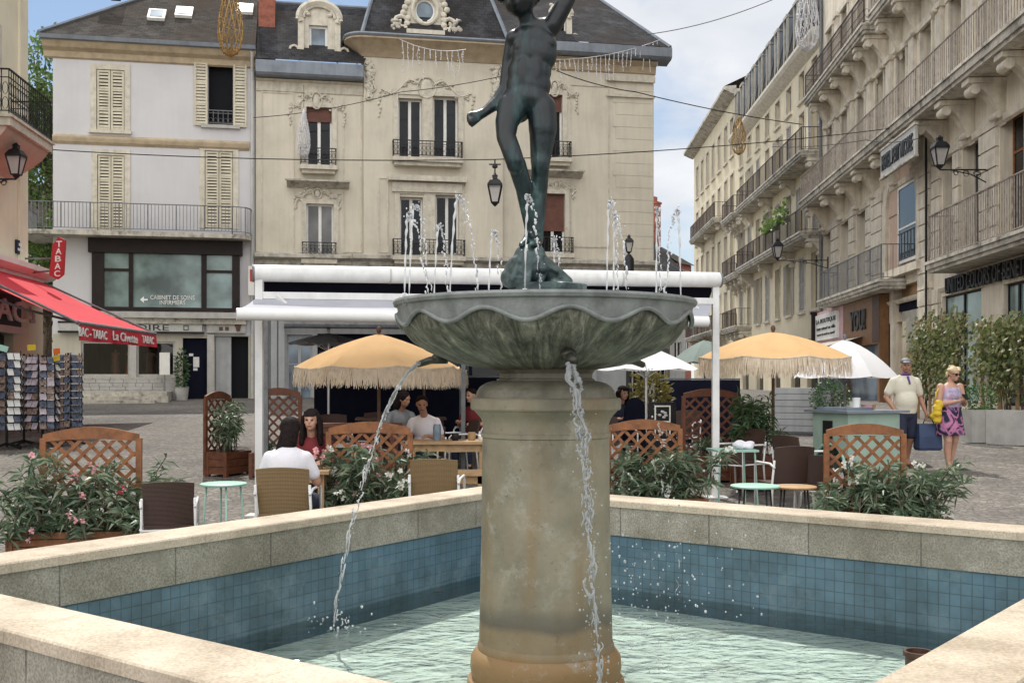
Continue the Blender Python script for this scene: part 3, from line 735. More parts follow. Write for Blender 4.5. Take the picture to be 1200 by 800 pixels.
# ------------------------------------------------------------------ bronze figure
def bronze_mat():
    m, nt, b = new_mat('dark_patinated_bronze'); L = nt.links.new
    tc = N(nt, 'ShaderNodeTexCoord')
    mp = N(nt, 'ShaderNodeMapping'); mp.inputs['Scale'].default_value = (4, 4, .9); L(tc.outputs['Object'], mp.inputs['Vector'])
    n1 = N(nt, 'ShaderNodeTexNoise', Scale=3.0, Detail=8.0, Roughness=.65); L(mp.outputs[0], n1.inputs['Vector'])
    sp = N(nt, 'ShaderNodeSeparateXYZ'); L(tc.outputs['Object'], sp.inputs[0])
    ma = N(nt, 'ShaderNodeMath', operation='MULTIPLY_ADD'); ma.inputs[1].default_value = -.16; L(sp.outputs['Z'], ma.inputs[0]); L(n1.outputs['Fac'], ma.inputs[2])
    r = ramp(nt, [(.12, (.010,.011,.012)), (.32, (.013,.017,.02)), (.46, (.018,.042,.045)), (.56, (.05,.10,.095)), (.66, (.14,.20,.18))]); L(ma.outputs[0], r.inputs['Fac'])
    L(r.outputs['Color'], b.inputs['Base Color']); b.inputs['Metallic'].default_value = .3; b.inputs['Roughness'].default_value = .36
    n2 = N(nt, 'ShaderNodeTexNoise', Scale=22.0, Detail=4.0); L(tc.outputs['Object'], n2.inputs['Vector'])
    bp = N(nt, 'ShaderNodeBump', Strength=.2, Distance=.01); L(n2.outputs['Fac'], bp.inputs['Height']); L(bp.outputs['Normal'], b.inputs['Normal'])
    return m
M['bronze'] = bronze_mat()
M['bronze_rock'] = mat('green_bronze_rock', (.05,.075,.075), .45, .3, var=.4, scale=9, spots=((.20,.26,.24), 7, .55, .7), bump=.6, bscale=18)
fig = thing('bronze_statue', 'dark green bronze statue of a nude youth with one raised arm above the basin', 'statue', (.194, 5.9, zz(344.3)))
def q(px, py, dy=0): return Vector(((px-642)/S, dy, (344.3-py)/S))
mb = MB(); c = lambda a, ra, b, rb: mb.cap(q(*a), ra/S, q(*b), rb/S, 14)
# straight leg
c((635,127,.0),17,(636,152,-.005),17); c((636,152,-.005),16.5,(633,192,.0),11.5); c((633,190,-.02),10.5,(633,198,-.01),11)
c((633,198,.0),10.5,(631,224,.025),10.8); c((631,224,.025),10.8,(631,276,.02),6); c((631,277,.03),6.5,(630,284,.045),6)
c((631,280,.02),6,(626,287,-.07),5); c((627,287,-.06),5.5,(623,289,-.12),4)
# bent leg
c((601,126,-.01),18,(594,146,-.06),14); c((594,146,-.06),14,(593,165,-.10),11.5); c((593,165,-.10),11.5,(599,182,-.13),11.3); c((599,182,-.13),11.3,(603,194,-.135),11); c((602,190,-.14),9.5,(604,199,-.125),10.5)
c((605,196,-.1),11,(614,222,-.03),10.3); c((614,222,-.03),10.3,(621,268,.06),6); c((621,268,.06),6.5,(620,277,.07),6); c((620,276,.05),6,(614,287,-.03),5)
c((614,287,-.03),5.5,(611,289,-.07),4)
# trunk
def el(p, r, rot=None): mb.ell(q(*p), tuple(x/S for x in r), 18, 12, rot)
el((618,116,.0),(28,19,17),(0,R(8),0)); el((607,126,.05),(16,15,16)); el((634,124,.05),(17,15,17))
el((620,100,-.0),(26,17,22)); el((621,84,.0),(25.5,17,22)); el((626,62,.01),(27.5,19,27),(0,R(14),0)); el((627,48,.01),(27,18,20),(0,R(22),0))
el((614,57,-.035),(12,6,10),(0,R(14),0)); el((639,51,-.035),(12,6,10),(0,R(20),0))
el((613,88,-.062),(7,4,18)); el((627,86,-.062),(7,4,18))
el((604,45,.01),(12,12,11)); el((646,31,.01),(12,12,12))
c((624,34,.015),13,(645,30,.015),11); c((622,36,.015),13,(606,44,.015),11)
c((622,34,.01),10.5,(613,12,-.03),9.5)
# lowered arm
c((602,47,.02),10.5,(597,70,.05),9.5); c((597,70,.05),9.5,(592,103,.05),7.8); c((592,101,.05),8,(583,118,.02),8.2); c((583,118,.02),8.2,(567,134,-.03),5.6)
c((567,134,-.03),5.6,(559,139,-.05),6.5); el((557,140,-.05),(8,5,6.5),(0,R(25),0))
for k, (fx, fy, tx, ty) in enumerate(((553,135,548,139),(552,138,547,143),(553,142,549,147),(555,145,552,150))):
    c((fx+2,fy,-.05-.012*k),2.6,(fx-3,fy+2,-.07-.012*k),2.3); c((fx-3,fy+2,-.07-.012*k),2.3,(tx+2,ty+3,-.06-.012*k),2.0)
c((561,144,-.07),2.8,(556,150,-.085),2.4)
# raised arm
c((647,31,.0),11.5,(660,8,-.01),10.5); c((660,8,-.01),10.5,(676,-22,-.01),8.5); c((676,-22,-.01),8.5,(672,-48,-.03),8); c((672,-48,-.03),8,(664,-74,-.04),5.6)
el((662,-82,-.04),(6,5,9)); 
for k in range(4): c((660+k*2.2,-88,-.03-.012*k),2.5,(656+k*2.5,-99+abs(k-1.5)*2,-.03-.014*k),2.1)
c((657,-82,-.05),2.6,(651,-88,-.06),2.3)
# head
el((607,0,-.045),(20,21,24),(R(-12),R(-14),0)); el((604,10,-.075),(13,13,12)); 
c((603,2,-.145),3.4,(600,8,-.155),4.2); c((595,0,-.13),3,(588,1,-.12),3); c((612,-2,-.13),3,(606,0,-.14),3); c((601,14,-.13),3,(604,14,-.13),3)
el((627,4,-.03),(3,5,6))
blob('figure', mb, .0085, M['bronze'], fig, smooth=5)
mb = MB()
rr = random.Random(3)
for k in range(70):
    th = rr.uniform(0, 2*PI); ph = rr.uniform(-.25, 1.2)
    x = 607+22*math.cos(th)*math.cos(ph); y = -3-24*math.sin(ph); dy = -.035+.1*math.sin(th)*math.cos(ph)
    if math.sin(th) < -.45 and ph < .45: continue
    mb.ell(q(x, y, dy), (5.2/S,)*3, 8, 6)
blob('curly_hair', mb, .008, M['bronze'], fig, smooth=2)
mb = MB()
el((617,316,.0),(26,30,20)); el((600,325,.02),(14,24,13)); el((621,300,.0),(19,24,15)); c((636,316,-.03),16,(664,331,-.05),7); el((650,336,-.04),(16,14,6)); el((606,335,-.08),(13,10,8))
c((630,306,-.09),4,(652,320,-.10),3); c((612,298,-.1),4,(600,330,-.12),4); c((622,300,-.11),4,(618,334,-.14),4); c((640,312,-.09),5,(632,334,-.13),4); el((655,326,-.085),(3,3,3))
for k in range(24):
    el((rr.uniform(596,640), rr.uniform(296,334), rr.uniform(-.14,-.06)), (rr.uniform(3,6),)*3)
blob('rock_base', mb, .01, M['bronze_rock'], fig, smooth=2)
mb = MB(); mb.lathe([(.22,-.0),(.222,.042),(.21,.048)], 8, (0,0,.002), a0=PI/8); mb.build('bronze_plate', M['bronze_rock'], fig)

# ------------------------------------------------------------------ moving water
def drop_mat(name='falling_water', tl_=.6):
    m, nt, b = new_mat(name); L = nt.links.new
    b.inputs['Base Color'].default_value = (.95,.97,1,1); b.inputs['Transmission Weight'].default_value = .8; b.inputs['IOR'].default_value = 1.33; b.inputs['Roughness'].default_value = .06
    tl = N(nt, 'ShaderNodeBsdfTranslucent'); tl.inputs[0].default_value = (.95,.97,1,1)
    mx = N(nt, 'ShaderNodeMixShader'); mx.inputs[0].default_value = tl_
    L(b.outputs[0], mx.inputs[1]); L(tl.outputs[0], mx.inputs[2]); L(mx.outputs[0], nt.nodes['Material Output'].inputs['Surface'])
    return m
M['drop'] = drop_mat(); M['stream'] = drop_mat('glassy_stream', .3)
wr = random.Random(11)
JETS = [(474,478,250,503,5.55),(479,486,240,506,6.2),(508,515,263,526,6.4),(527,537,230,561,5.45),(572,578,270,590,6.45),(615,619,229,634,5.28),
        (649,650,279,657,6.45),(711,714,236,736,5.45),(719,720,250,724,6.3),(769,770,243,774,6.25),(798,794,246,777,5.7)]
jl = ['leftmost small arching water jet on the basin rim', 'second water jet from the left, just behind the leftmost', 'short water jet in front of the right tall window pane', 'tallest left water jet with a wide falling arc',
      'low water jet just left of the bronze statue', 'water jet rising right in front of the bronze foot', 'low water jet just right of the bronze leg', 'tall water jet left of the dark lamp post', 'thin water jet beside the tall one near the lamp post',
      'tall water jet against the sky gap by the far street', 'rightmost water jet by the end of the white awning tube']
zb = zz(357)
for (bx, tx, ty, fx, Y), lab in zip(JETS, jl):
    mb = MB(); b0 = Vector(((bx-CX)/F*Y, Y, zb)); t0 = P(tx, ty, Y); f0 = Vector(((fx-CX)/F*Y, Y-.03, zb)); H_ = t0.z-b0.z
    mb.tube([b0-Vector((0,0,.03)), b0+Vector((0,0,.035))], .011, 8)
    # ballistic path: rising to the top, then falling away
    def path(s):
        if s < .5: u = s*2; return Vector((b0.x+(t0.x-b0.x)*u, b0.y+(t0.y-b0.y)*u, b0.z+H_*(1-(1-u)**2)))
        u = s*2-1; return Vector((t0.x+(f0.x-t0.x)*u, t0.y+(f0.y-t0.y)*u, t0.z-H_*u**2))
    pts = []; rs = []; ph = wr.uniform(0,6)
    for i in range(23):
        s_ = .47*i/22; pts.append(path(s_)+Vector((.0035*math.sin(i*1.3+ph)*(i/22), wr.gauss(0,.0015), 0))); rs.append(.0042*(1+.45*math.sin(i*1.9+ph))*(1+.6*i/22))
    mb.tube(pts, rs, 6)
    # the crest breaks into short ragged pieces that thin out on the way down
    s_ = .46
    while s_ < .99:
        ln = wr.uniform(.008,.035); r_ = wr.uniform(.0035,.0085)*(1.25-.5*s_); o_ = Vector((wr.gauss(0,.006),wr.gauss(0,.006),0))
        k_ = [path(min(s_+ln*q_/4, .999))+o_+Vector((wr.gauss(0,.002),0,0)) for q_ in range(5)]
        mb.tube(k_, [r_*.35, r_*1.0, r_*.75, r_*.95, r_*.25], 6)
        if wr.random() < .6: mb.drop(path(s_)+Vector((wr.gauss(.004,.012),wr.gauss(0,.012),wr.gauss(0,.01))), wr.uniform(.002,.0055))
        s_ += ln*wr.uniform(.55,1.3)
    for i in range(9): mb.drop(t0+Vector((wr.gauss(.006,.012), wr.gauss(0,.01), wr.gauss(-.012,.012))), wr.uniform(.003,.007))
    tag(mb.build('water_jet', M['drop'], None, smooth=True), lab, 'water jet', 'small jets round the basin')
def ragged(mb, at, s0, s1, n, w, r0, lmin, lmax):
    for i in range(n):
        s = s0+(s1-s0)*wr.random()**1.0; ln = wr.uniform(lmin,lmax); o_ = Vector((wr.gauss(0,w),wr.gauss(0,w),0)); r_ = r0*wr.uniform(.35,1.2); tw = wr.uniform(-1,1)*w*.8
        k_ = [at(min(s+ln*q_/5,1))+o_+Vector((tw*math.sin(q_*1.1),tw*math.cos(q_*1.3),0)) for q_ in range(6)]
        mb.tube(k_, [r_*.3,r_,r_*.7,r_*1.05,r_*.6,r_*.2], 6)
def stream(p0, p1, vz, n, w, label, ropes=2, r0=.012, brk=.55, jit=.02, rag=60):
    mb = MB(); p0 = Vector(p0); p1 = Vector(p1)
    def at(s):
        p = p0 + (p1-p0)*s; p.z = p0.z + (p1.z-p0.z)*(s*s*(1-vz)+s*vz); return p
    for k in range(ropes):
        ph = k*2*PI/ropes+wr.uniform(-.5,.5); pts = []; rs = []; bk_ = brk*wr.uniform(.6,1.1); f1, f2 = wr.uniform(5,9), wr.uniform(9,15)
        for i in range(40):
            s = bk_*i/39; a = ph+s*f1+.5*math.sin(s*f2*3); ww = w*(.35+.65*math.sin(s*f2+ph)**2)
            pts.append(at(s)+Vector((math.cos(a)*ww, math.sin(a)*ww*.6, 0))+Vector((wr.gauss(0,.0015),wr.gauss(0,.0015),0))); rs.append(max(.0012, r0*(1-.7*i/39)*wr.uniform(.45,1.35)))
        mb.tube(pts, rs, 7)
    ragged(mb, at, brk*.35, .97, rag, jit*.55, r0*.62, .012, .05)
    for i in range(n):
        s = wr.uniform(.2,1)**.8; j = jit*(.25+s)
        mb.drop(at(s)+Vector((wr.gauss(0,j), wr.gauss(0,j), wr.gauss(0,.01))), wr.uniform(.002,.0065)*(1.1-.3*s))
    return tag(mb.build('water_stream', M['stream'], None, smooth=True), label, 'water stream', 'streams from the basin spouts')
stream((.275,5.17,zz(428)), (.40,4.85,-.06), .25, 190, .034, 'thick glassy water stream pouring from the front spout over the pillar', 5, .011, .40, .026, 110)
stream((-.52,6.1,zz(424)), (-1.21,7.35,-.06), .22, 60, .009, 'thin twisting water stream arching far left from the basin', 3, .0095, .58, .014, 70)
stream((.775,6.4,zz(425)), (1.05,6.75,-.06), .25, 50, .004, 'broken dribble of drops falling from the right spout', 1, .004, .10, .03, 14)
mb = MB()
for i in range(420):
    x = FC.x+abs(wr.gauss(.30,.30))+.12; y = wr.uniform(4.9,6.3); z = -.1+abs(wr.gauss(.35,.40))
    if math.hypot(x-FC.x, y-FC.y) < .46: continue
    mb.drop((x,y,z), wr.uniform(.002,.0065))
for i in range(60):
    mb.drop((-1.2+wr.gauss(0,.10), 7.3+wr.gauss(0,.1), -.08+abs(wr.gauss(0,.10))), wr.uniform(.003,.009))
tag(mb.build('water_spray', M['drop'], None, smooth=True), 'fine splashed droplets flying off the pillar', 'spray', kind='stuff')
# ------------------------------------------------------------------ building kit
class Fac:
    """a facade: local x runs along it (left to right as seen from outside), -y is outwards, z is world height"""
    def __init__(s, name, label, cat, p0, p1, group=None):
        p0 = Vector(p0); p1 = Vector(p1); s.p0 = p0; s.d = (p1-p0).normalized(); s.L = (p1-p0).length
        s.t = thing(name, label, cat, (p0.x, p0.y, 0), math.atan2(s.d.y, s.d.x), group)
    def uv(s, px, py, off=0.0):
        n = Vector((s.d.y, -s.d.x))                     # outward
        o = s.p0 + n*off; k = Vector(((px-CX)/F, 1.0))
        Y = n.dot(o)/n.dot(k)
        return (k*Y - o).dot(s.d), EYE+(HY-py)/F*Y
    def rect(s, px0, py0, px1, py1, off=0.0):           # pixel corners -> u0, u1, z0, z1
        a = s.uv(px0, (py0+py1)/2, off)[0]; b = s.uv(px1, (py0+py1)/2, off)[0]
        zt = s.uv((px0+px1)/2, py0, off)[1]; zb_ = s.uv((px0+px1)/2, py1, off)[1]
        return a, b, zb_, zt
    def wall(s, u0, u1, z0, z1, holes, m, name='wall', rev=.28, depth=9.0, y=0.0, sides=True, parent=None):
        mb = MB(); us = sorted({u0, u1, *[h[0] for h in holes], *[h[1] for h in holes]}); zs = sorted({z0, z1, *[h[2] for h in holes], *[h[3] for h in holes]})
        us = [u for u in us if u0 <= u <= u1]; zs = [z for z in zs if z0 <= z <= z1]
        for a, b in zip(us, us[1:]):
            for c, d in zip(zs, zs[1:]):
                mu, mz = (a+b)/2, (c+d)/2
                if any(h[0] < mu < h[1] and h[2] < mz < h[3] for h in holes): continue
                mb.quad((a,y,c), (b,y,c), (b,y,d), (a,y,d))
        for h in holes:
            a, b, c, d = max(h[0],u0), min(h[1],u1), max(h[2],z0), min(h[3],z1); e = y+rev
            mb.quad((a,y,c),(a,y,d),(a,e,d),(a,e,c)); mb.quad((b,y,d),(b,y,c),(b,e,c),(b,e,d))
            mb.quad((a,y,d),(b,y,d),(b,e,d),(a,e,d)); mb.quad((b,y,c),(a,y,c),(a,e,c),(b,e,c))
        if sides:
            D_ = y+depth
            mb.quad((u0,y,z0),(u0,y,z1),(u0,D_,z1),(u0,D_,z0)); mb.quad((u1,y,z1),(u1,y,z0),(u1,D_,z0),(u1,D_,z1))
            mb.quad((u1,D_,z0),(u0,D_,z0),(u0,D_,z1),(u1,D_,z1)); mb.quad((u0,y,z1),(u1,y,z1),(u1,D_,z1),(u0,D_,z1))
        return mb.build(name, m, parent or s.t)
    def window(s, h, leaves=2, y=.2, m='frame_white', glass='glass', fw=.07, transom=None, arch=0, blind=None, curtain=False):
        u0, u1, z0, z1 = h; mb = MB(); d = .05
        mb.box(u0,u0+fw,y-d,y,z0,z1); mb.box(u1-fw,u1,y-d,y,z0,z1)
        mb.box(u0+fw,u1-fw,y-d,y,z1-fw,z1); mb.box(u0+fw,u1-fw,y-d,y,z0,z0+fw*1.2)
        for k in range(1, leaves):
            uc = u0+(u1-u0)*k/leaves; mb.box(uc-fw*.8,uc+fw*.8,y-d-.012,y-.002,z0+fw*1.2,z1-fw)
        if transom:
            zt_ = z0+(z1-z0)*transom; mb.box(u0+fw,u1-fw,y-d+.004,y-.006,zt_-fw*.4,zt_+fw*.4)
        o = mb.build('window', M[m], s.t)
        pb = MB(); pb.quad((u0,y-.02,z0),(u1,y-.02,z0),(u1,y-.02,z1),(u0,y-.02,z1)); pb.build('pane', M[glass], o)
        if blind:
            bb = MB(); zb0 = z1-(z1-z0)*blind[0]
            bb.box(u0+.02,u1-.02,y-d-.05,y-d-.014,zb0,z1-.005)
            bb.build('blind', M[blind[1]], o)
        if curtain:
            cb_ = MB(); n = 14
            for (a, b) in ((u0+fw, u0+(u1-u0)*.30), (u1-(u1-u0)*.30, u1-fw)):
                for k in range(n):
                    x0 = a+(b-a)*k/n; x1 = a+(b-a)*(k+1)/n
                    cb_.quad((x0,y-.018+(.01 if k%2 else -.005),z0+.1),(x1,y-.018+(-.005 if k%2 else .01),z0+.1),(x1,y-.018+(-.005 if k%2 else .01),z1-fw),(x0,y-.018+(.01 if k%2 else -.005),z1-fw))
        return o
    def shutter(s, u0, u1, z0, z1, y=-.05, m='shutter', panels=3, solid=False, tilt=0.0, parent=None):
        mb = MB(); fw = .07; t = .04
        mb.box(u0,u0+fw,y,y+t,z0,z1); mb.box(u1-fw,u1,y,y+t,z0,z1)
        zs = [z0+(z1-z0)*k/panels for k in range(panels+1)]
        for k, z in enumerate(zs):
            a = z-fw/2 if 0 < k < panels else (z if k == 0 else z-fw); mb.box(u0+fw,u1-fw,y,y+t,a,a+fw)
        for k in range(panels):
            a, b = zs[k]+fw*(.5 if k else 1), zs[k+1]-fw*(.5 if k < panels-1 else 1); n = max(3, int((b-a)/.105))
            for i in range(n):
                z = a+(b-a)*(i+.5)/n; hh = (b-a)/n*.40
                mb.add([(u0+fw,y+.002,z-hh),(u1-fw,y+.002,z-hh),(u1-fw,y+t-.004,z+hh*.8),(u0+fw,y+t-.004,z+hh*.8)], [(0,1,2,3)])
        return mb.build('shutter', M[m], parent or s.t)
    def band(s, u0, u1, prof, m, name='cornice', parent=None, ends=True):
        """moulding: closed (y, z) profile swept along u"""
        mb = MB(); n = len(prof)
        vs = [(u0, y, z) for y, z in prof] + [(u1, y, z) for y, z in prof]
        fs = [(i, i+n, (i+1) % n + n, (i+1) % n) for i in range(n)]
        if ends: fs += [tuple(range(n)), tuple(range(2*n-1, n-1, -1))]
        mb.add(vs, fs); return mb.build(name, M[m], parent or s.t)
    def bx(s, u0, u1, y0, y1, z0, z1, m, name, parent=None):
        mb = MB().box(u0,u1,y0,y1,z0,z1); return mb.build(name, M[m], parent or s.t)
    def surround(s, h, m, w=.16, proud=.05, sill=True, name='window_surround', top=True):
        u0, u1, z0, z1 = h; mb = MB()
        mb.box(u0-w,u0,-proud,.02,z0,z1); mb.box(u1,u1+w,-proud,.02,z0,z1)
        if top: mb.box(u0-w,u1+w,-proud-.003,.02,z1,z1+w)
        if sill: mb.box(u0-w-.05,u1+w+.05,-proud-.09,.02,z0-.12,z0)
        return mb.build(name, M[m], s.t)
    def railing(s, path, z, h, m='iron', step=.11, ornate=0, parent=None, name='railing', r=.009, post=0):
        """iron railing along a path of (u, y) points"""
        mb = MB(); pts = [Vector((a, b, 0)) for a, b in path]
        for a, b in zip(pts, pts[1:]):
            up = Vector((0,0,1))
            mb.bar(a+up*(z+h), b+up*(z+h), .045, .03); mb.bar(a+up*(z+.08), b+up*(z+.08), .03, .022)
            if ornate: mb.bar(a+up*(z+h*.82), b+up*(z+h*.82), .022, .018)
            n = max(1, int((b-a).length/step))
            for k in range(n+1):
                p = a+(b-a)*k/n; rr_ = r*(2.2 if post and k % post == 0 else 1)
                mb.bar(p+up*(z+.0 if k in (0, n) else z+.08), p+up*(z+h), rr_*2)
                if ornate and k < n:
                    p2 = a+(b-a)*(k+.5)/n; dx = (b-a).normalized()*((b-a).length/n*.42)
                    for zz0, sc in ((z+h*.25, 1.0), (z+h*.58, .9)) if ornate > 1 else ((z+h*.35, 1.0),):
                        ring = [p2+dx*sc*math.cos(t)+up*(zz0+math.sin(t)*h*.14) for t in [2*PI*i/9 for i in range(9)]]
                        mb.tube(ring, r*.8, 4, closed=True)
        return mb.build(name, M[m], parent or s.t)
    def scrolls(s, u, z, w, h, m, name='stucco_ornament', seed=1, y=-.02):
        """carved garland: curling leaves either side of a cartouche"""
        mb = MB(); rg = random.Random(seed)
        mb.ell((u, y, z), (w*.07, .06, h*.34), 10, 8); mb.tube([(u+w*.10*math.cos(t), y-.02, z+h*.42*math.sin(t)) for t in [2*PI*i/14 for i in range(14)]], .035, 6, closed=True)
        for sg in (-1, 1):
            pts = [(u+sg*(w*.08+w*.40*t), y-.02, z+h*(.10+.20*math.sin(t*7)-.38*t*t)) for t in [i/16 for i in range(17)]]
            mb.tube(pts, [.05-.025*i/16 for i in range(17)], 6)
            for k in range(4):
                t = .15+.24*k; cx = u+sg*(w*.08+w*.40*t); cz = z+h*(.05+.2*math.sin(t*7)-.38*t*t)
                sp = [(cx+sg*(.015+.11*a/9)*math.cos(a*1.0+k), y-.02, cz+(.015+.11*a/9)*math.sin(a*1.0+k)) for a in range(10)]
                mb.tube(sp, [.035-.002*a for a in range(10)], 5)
                for j in range(3): mb.ell((cx+rg.uniform(-.16,.16), y, cz+rg.uniform(-.14,.14)), (.07,.045,.04), 7, 5, (0, rg.uniform(-1,1), 0))
            for j in range(7):
                mb.ell((u+sg*w*.5+rg.uniform(-.06,.06), y, z-h*.25-j*h*.16), (.06-.004*j,.045,.07), 7, 5, (0, rg.uniform(-.6,.6), 0))
        return mb.build(name, M[m], s.t, smooth=True)
def roof_poly(mb, pts, ulen=None):
    """one roof slope with uv along its eave (first edge)"""
    pts = [Vector(p) for p in pts]; ex = (pts[1]-pts[0]).normalized(); nrm = ex.cross(pts[-1]-pts[0]).normalized(); ey = nrm.cross(ex)
    mb.add(pts, [tuple(range(len(pts)))]); mb.uv[len(mb.f)-1] = [((p-pts[0]).dot(ex), (p-pts[0]).dot(ey)) for p in pts]

A0p = Vector((-9.5, 40.6)); DIRV = Vector((math.cos(R(11)), math.sin(R(11))))
def on_line(px, base=A0p, d=DIRV):
    k = Vector(((px-CX)/F, 1.0)); n = Vector((d.y, -d.x)); Y = n.dot(base)/n.dot(k); return k*Y

# ------------------------------------------------------------------ lilac house, left
h = Fac('townhouse', 'pale lilac townhouse with cream louvred shutters and a long curved balcony', 'house', on_line(62), on_line(298.5))
W = h.L; t = h.t
zt = h.uv(180, 66)[1]
hs = [h.rect(113,82,146,153), h.rect(244,75,273,147), h.rect(114,182,146,272), h.rect(240,177,273,268)]
g1 = h.rect(110,297,272,361)
low = [h.rect(95,400,152,441), h.rect(160,400,205,441), h.rect(214,396,243,467), h.rect(252,394,291,467)]
zbnd = h.uv(180, 392)[1]
h.wall(0, W, zbnd, zt, hs+[(g1[0], g1[1], g1[2], g1[3])], M['lilac'])
gf = h.wall(0, W, 0, zbnd, [(a,b,c if i < 2 else 0,d) for i,(a,b,c,d) in enumerate(low)], M['beige'], name='ground_floor_wall')
for i, a in enumerate(hs):
    h.surround(a, 'cream_trim' if i != 1 else 'concrete', .2, .03, sill=i != 3 and i != 2)
    u0,u1,z0,z1 = a; mid = (u0+u1)/2
    if i != 1:
        h.shutter(u0+.02, mid-.01, z0+.03, z1-.02, .0); h.shutter(mid+.01, u1-.02, z0+.03, z1-.02, .0)
        h.bx(u0,u1,.2,.24,z0,z1,'void','window')
    else:
        h.bx(u0,u1,.27,.30,z0,z1,'void','window')
        ww = (u1-u0)*.56
        h.shutter(u0-ww, u0-.02, z0-.05, z1, -.09); h.shutter(u1+.02, u1+ww, z0-.05, z1+.05, -.09)
        h.railing([(u0,.03),(u1,.03)], z0, .55, 'rail_grey', .16, 1)
z0 = h.uv(180,166)[1]; h.band(0, W-.2, [(0,z0-.22),(-.09,z0-.12),(-.12,z0),(-.12,z0+.05),(0,z0+.14)], 'ochre', 'string_course')
ze = h.uv(180, 57)[1]
h.band(-.3, W+.05, [(0,ze-.55),(-.08,ze-.5),(-.12,ze-.3),(-.30,ze-.2),(-.42,ze-.02),(-.42,ze+.10),(0,ze+.10)], 'ochre', 'cornice')
h.band(-.35, W+.05, [(-.425,ze+.0),(-.56,ze+.02),(-.60,ze+.16),(-.56,ze+.2),(-.425,ze+.2)], 'zinc', 'gutter')
# roof: hipped slate slope
rb = MB(); DP = 9.5; zr = ze+4.6
roof_poly(rb, [(-.35,-.6,ze+.17),(W+.05,-.6,ze+.17),(W+.05,DP/2,zr),(5.4,DP/2,zr)])
roof_poly(rb, [(-.35,DP+.3,ze+.17),(-.35,-.6,ze+.17),(5.4,DP/2,zr)])
roof_poly(rb, [(W+.05,DP+.3,ze+.17),(-.35,DP+.3,ze+.17),(5.4,DP/2,zr),(W+.05,DP/2,zr)])
roof = rb.build('roof', M['slate'], t)
rb = MB(); rb.tube([(-.35,-.6,ze+.2),(5.4,DP/2,zr+.04),(W,DP/2,zr+.04)], .07, 6); rb.build('ridge', M['zinc'], roof)
sl = (zr-ze-.17)/(DP/2+.6)
def on_roof(px, py):                       # pixel -> point on the front roof slope
    lo, hi = -1.0, 8.0
    for _ in range(40):
        m_ = (lo+hi)/2; u, z = h.uv(px, py, -m_)
        if z > ze+.17+sl*(m_+.6): lo = m_
        else: hi = m_
    return Vector((u, m_, z))
an = math.atan(sl)
for (px, py) in ((184,20), (216,17), (287,13)):
    p = on_roof(px, py); m0 = MB()
    m0.cbox(p+Vector((0,-.05,.06)), (.62,.85,.12), rx=an); sk = m0.build('skylight', M['frame_white'], roof)
    m0 = MB(); m0.cbox(p+Vector((0,-.05-.066*math.sin(an),.06+.066*math.cos(an))), (.46,.66,.02), rx=an); m0.build('skylight_pane', M['glass_blue'], roof)
p = Vector((2.3, 2.1, ze+.17+sl*2.7)); m0 = MB(); m0.cbox(p+Vector((-.5,.0,.25)), (.35,.4,.5)); m0.cbox(p+Vector((-.5,-.1,.62)), (.85,.8,.08), rx=.2); m0.cbox(p+Vector((-.5,0,.48)), (.12,.12,.2)); m0.build('roof_vent', M['iron'], roof)
m0 = MB(); m0.tube([(W-.08,-.09,.9),(W-.08,-.09,ze-.7),(W-.08,-.45,ze-.05)], .06, 8); m0.build('drainpipe', M['sign_grey'], t)
m0 = MB(); m0.box(W+.10,W+.72,1.0,1.8,ze-.5,ze+4.4); m0.box(W+.04,W+.78,.94,1.86,ze+4.4,ze+4.6); m0.build('chimney', M['brick'], roof)
# balcony
u0, zb_ = h.uv(34, 275, .9); u1 = h.uv(292, 270, .9)[0]; zb_ = h.uv(180,272,.9)[1]
path = [(-1.05, 2.2), (-1.05,-.55), (-.85,-.9), (-.5,-1.0), (W-.75,-1.0), (W-.3,-.85), (W-.12,-.5), (W-.12,0)]
m0 = MB(); poly = [(a, b) for a, b in path] + [(0, 0), (0, 2.2)]
nn = len(poly); m0.add([(a,b,zb_-.16) for a,b in poly]+[(a,b,zb_) for a,b in poly], [tuple(range(nn)), tuple(range(2*nn-1,nn-1,-1))]+[(i,(i+1)%nn,(i+1)%nn+nn,i+nn) for i in range(nn)])
bal = m0.build('balcony', M['slab'], t); h.railing(path, zb_, .98, 'rail_grey', .12, 0, bal, post=8)
# first-floor dark shopfront frame
s0,s1,sz0,sz1 = h.rect(103,278,284,360,.25)
f0,f1,fz0,fz1 = h.rect(103,277,284,297,.3)
m0 = MB(); m0.box(f0,f1,-.30,-.02,fz0,fz1+.05); m0.box(f0-.08,f1+.08,-.38,-.02,fz1+.05,fz1+.14)
ps = [h.rect(122,300,151,360,.15), h.rect(156,299,236,360,.15), h.rect(242,298,272,358,.15)]
zlo = sz0; edges = [s0+.12, ps[0][0], ps[0][1], ps[1][0], ps[1][1], ps[2][0], ps[2][1], s1-.1]
for a, b in ((0,1),(2,3),(4,5),(6,7)): m0.box(edges[a], edges[b], -.20, -.02, zlo, fz0)
m0.box(s0+.12, s1-.1, -.23, -.02, zlo-.12, zlo)
zmid = h.uv(137,316,.15)[1]
m0.box(ps[0][0], ps[0][1], -.16, -.06, zmid-.05, zmid+.05); m0.box(ps[2][0], ps[2][1], -.16, -.06, zmid-.05, zmid+.05)
sf = m0.build('shopfront', M['dark_front'], t)
for (a,b,c,d), gm_ in zip(ps, ('glass_green','glass_green','glass_green')):
    m0 = MB(); m0.quad((a,-.1,zlo),(b,-.1,zlo),(b,-.1,fz0),(a,-.1,fz0)); m0.build('shop_pane', M[gm_], sf)
def front(u, y, z): return Matrix.Translation((u, y, z))
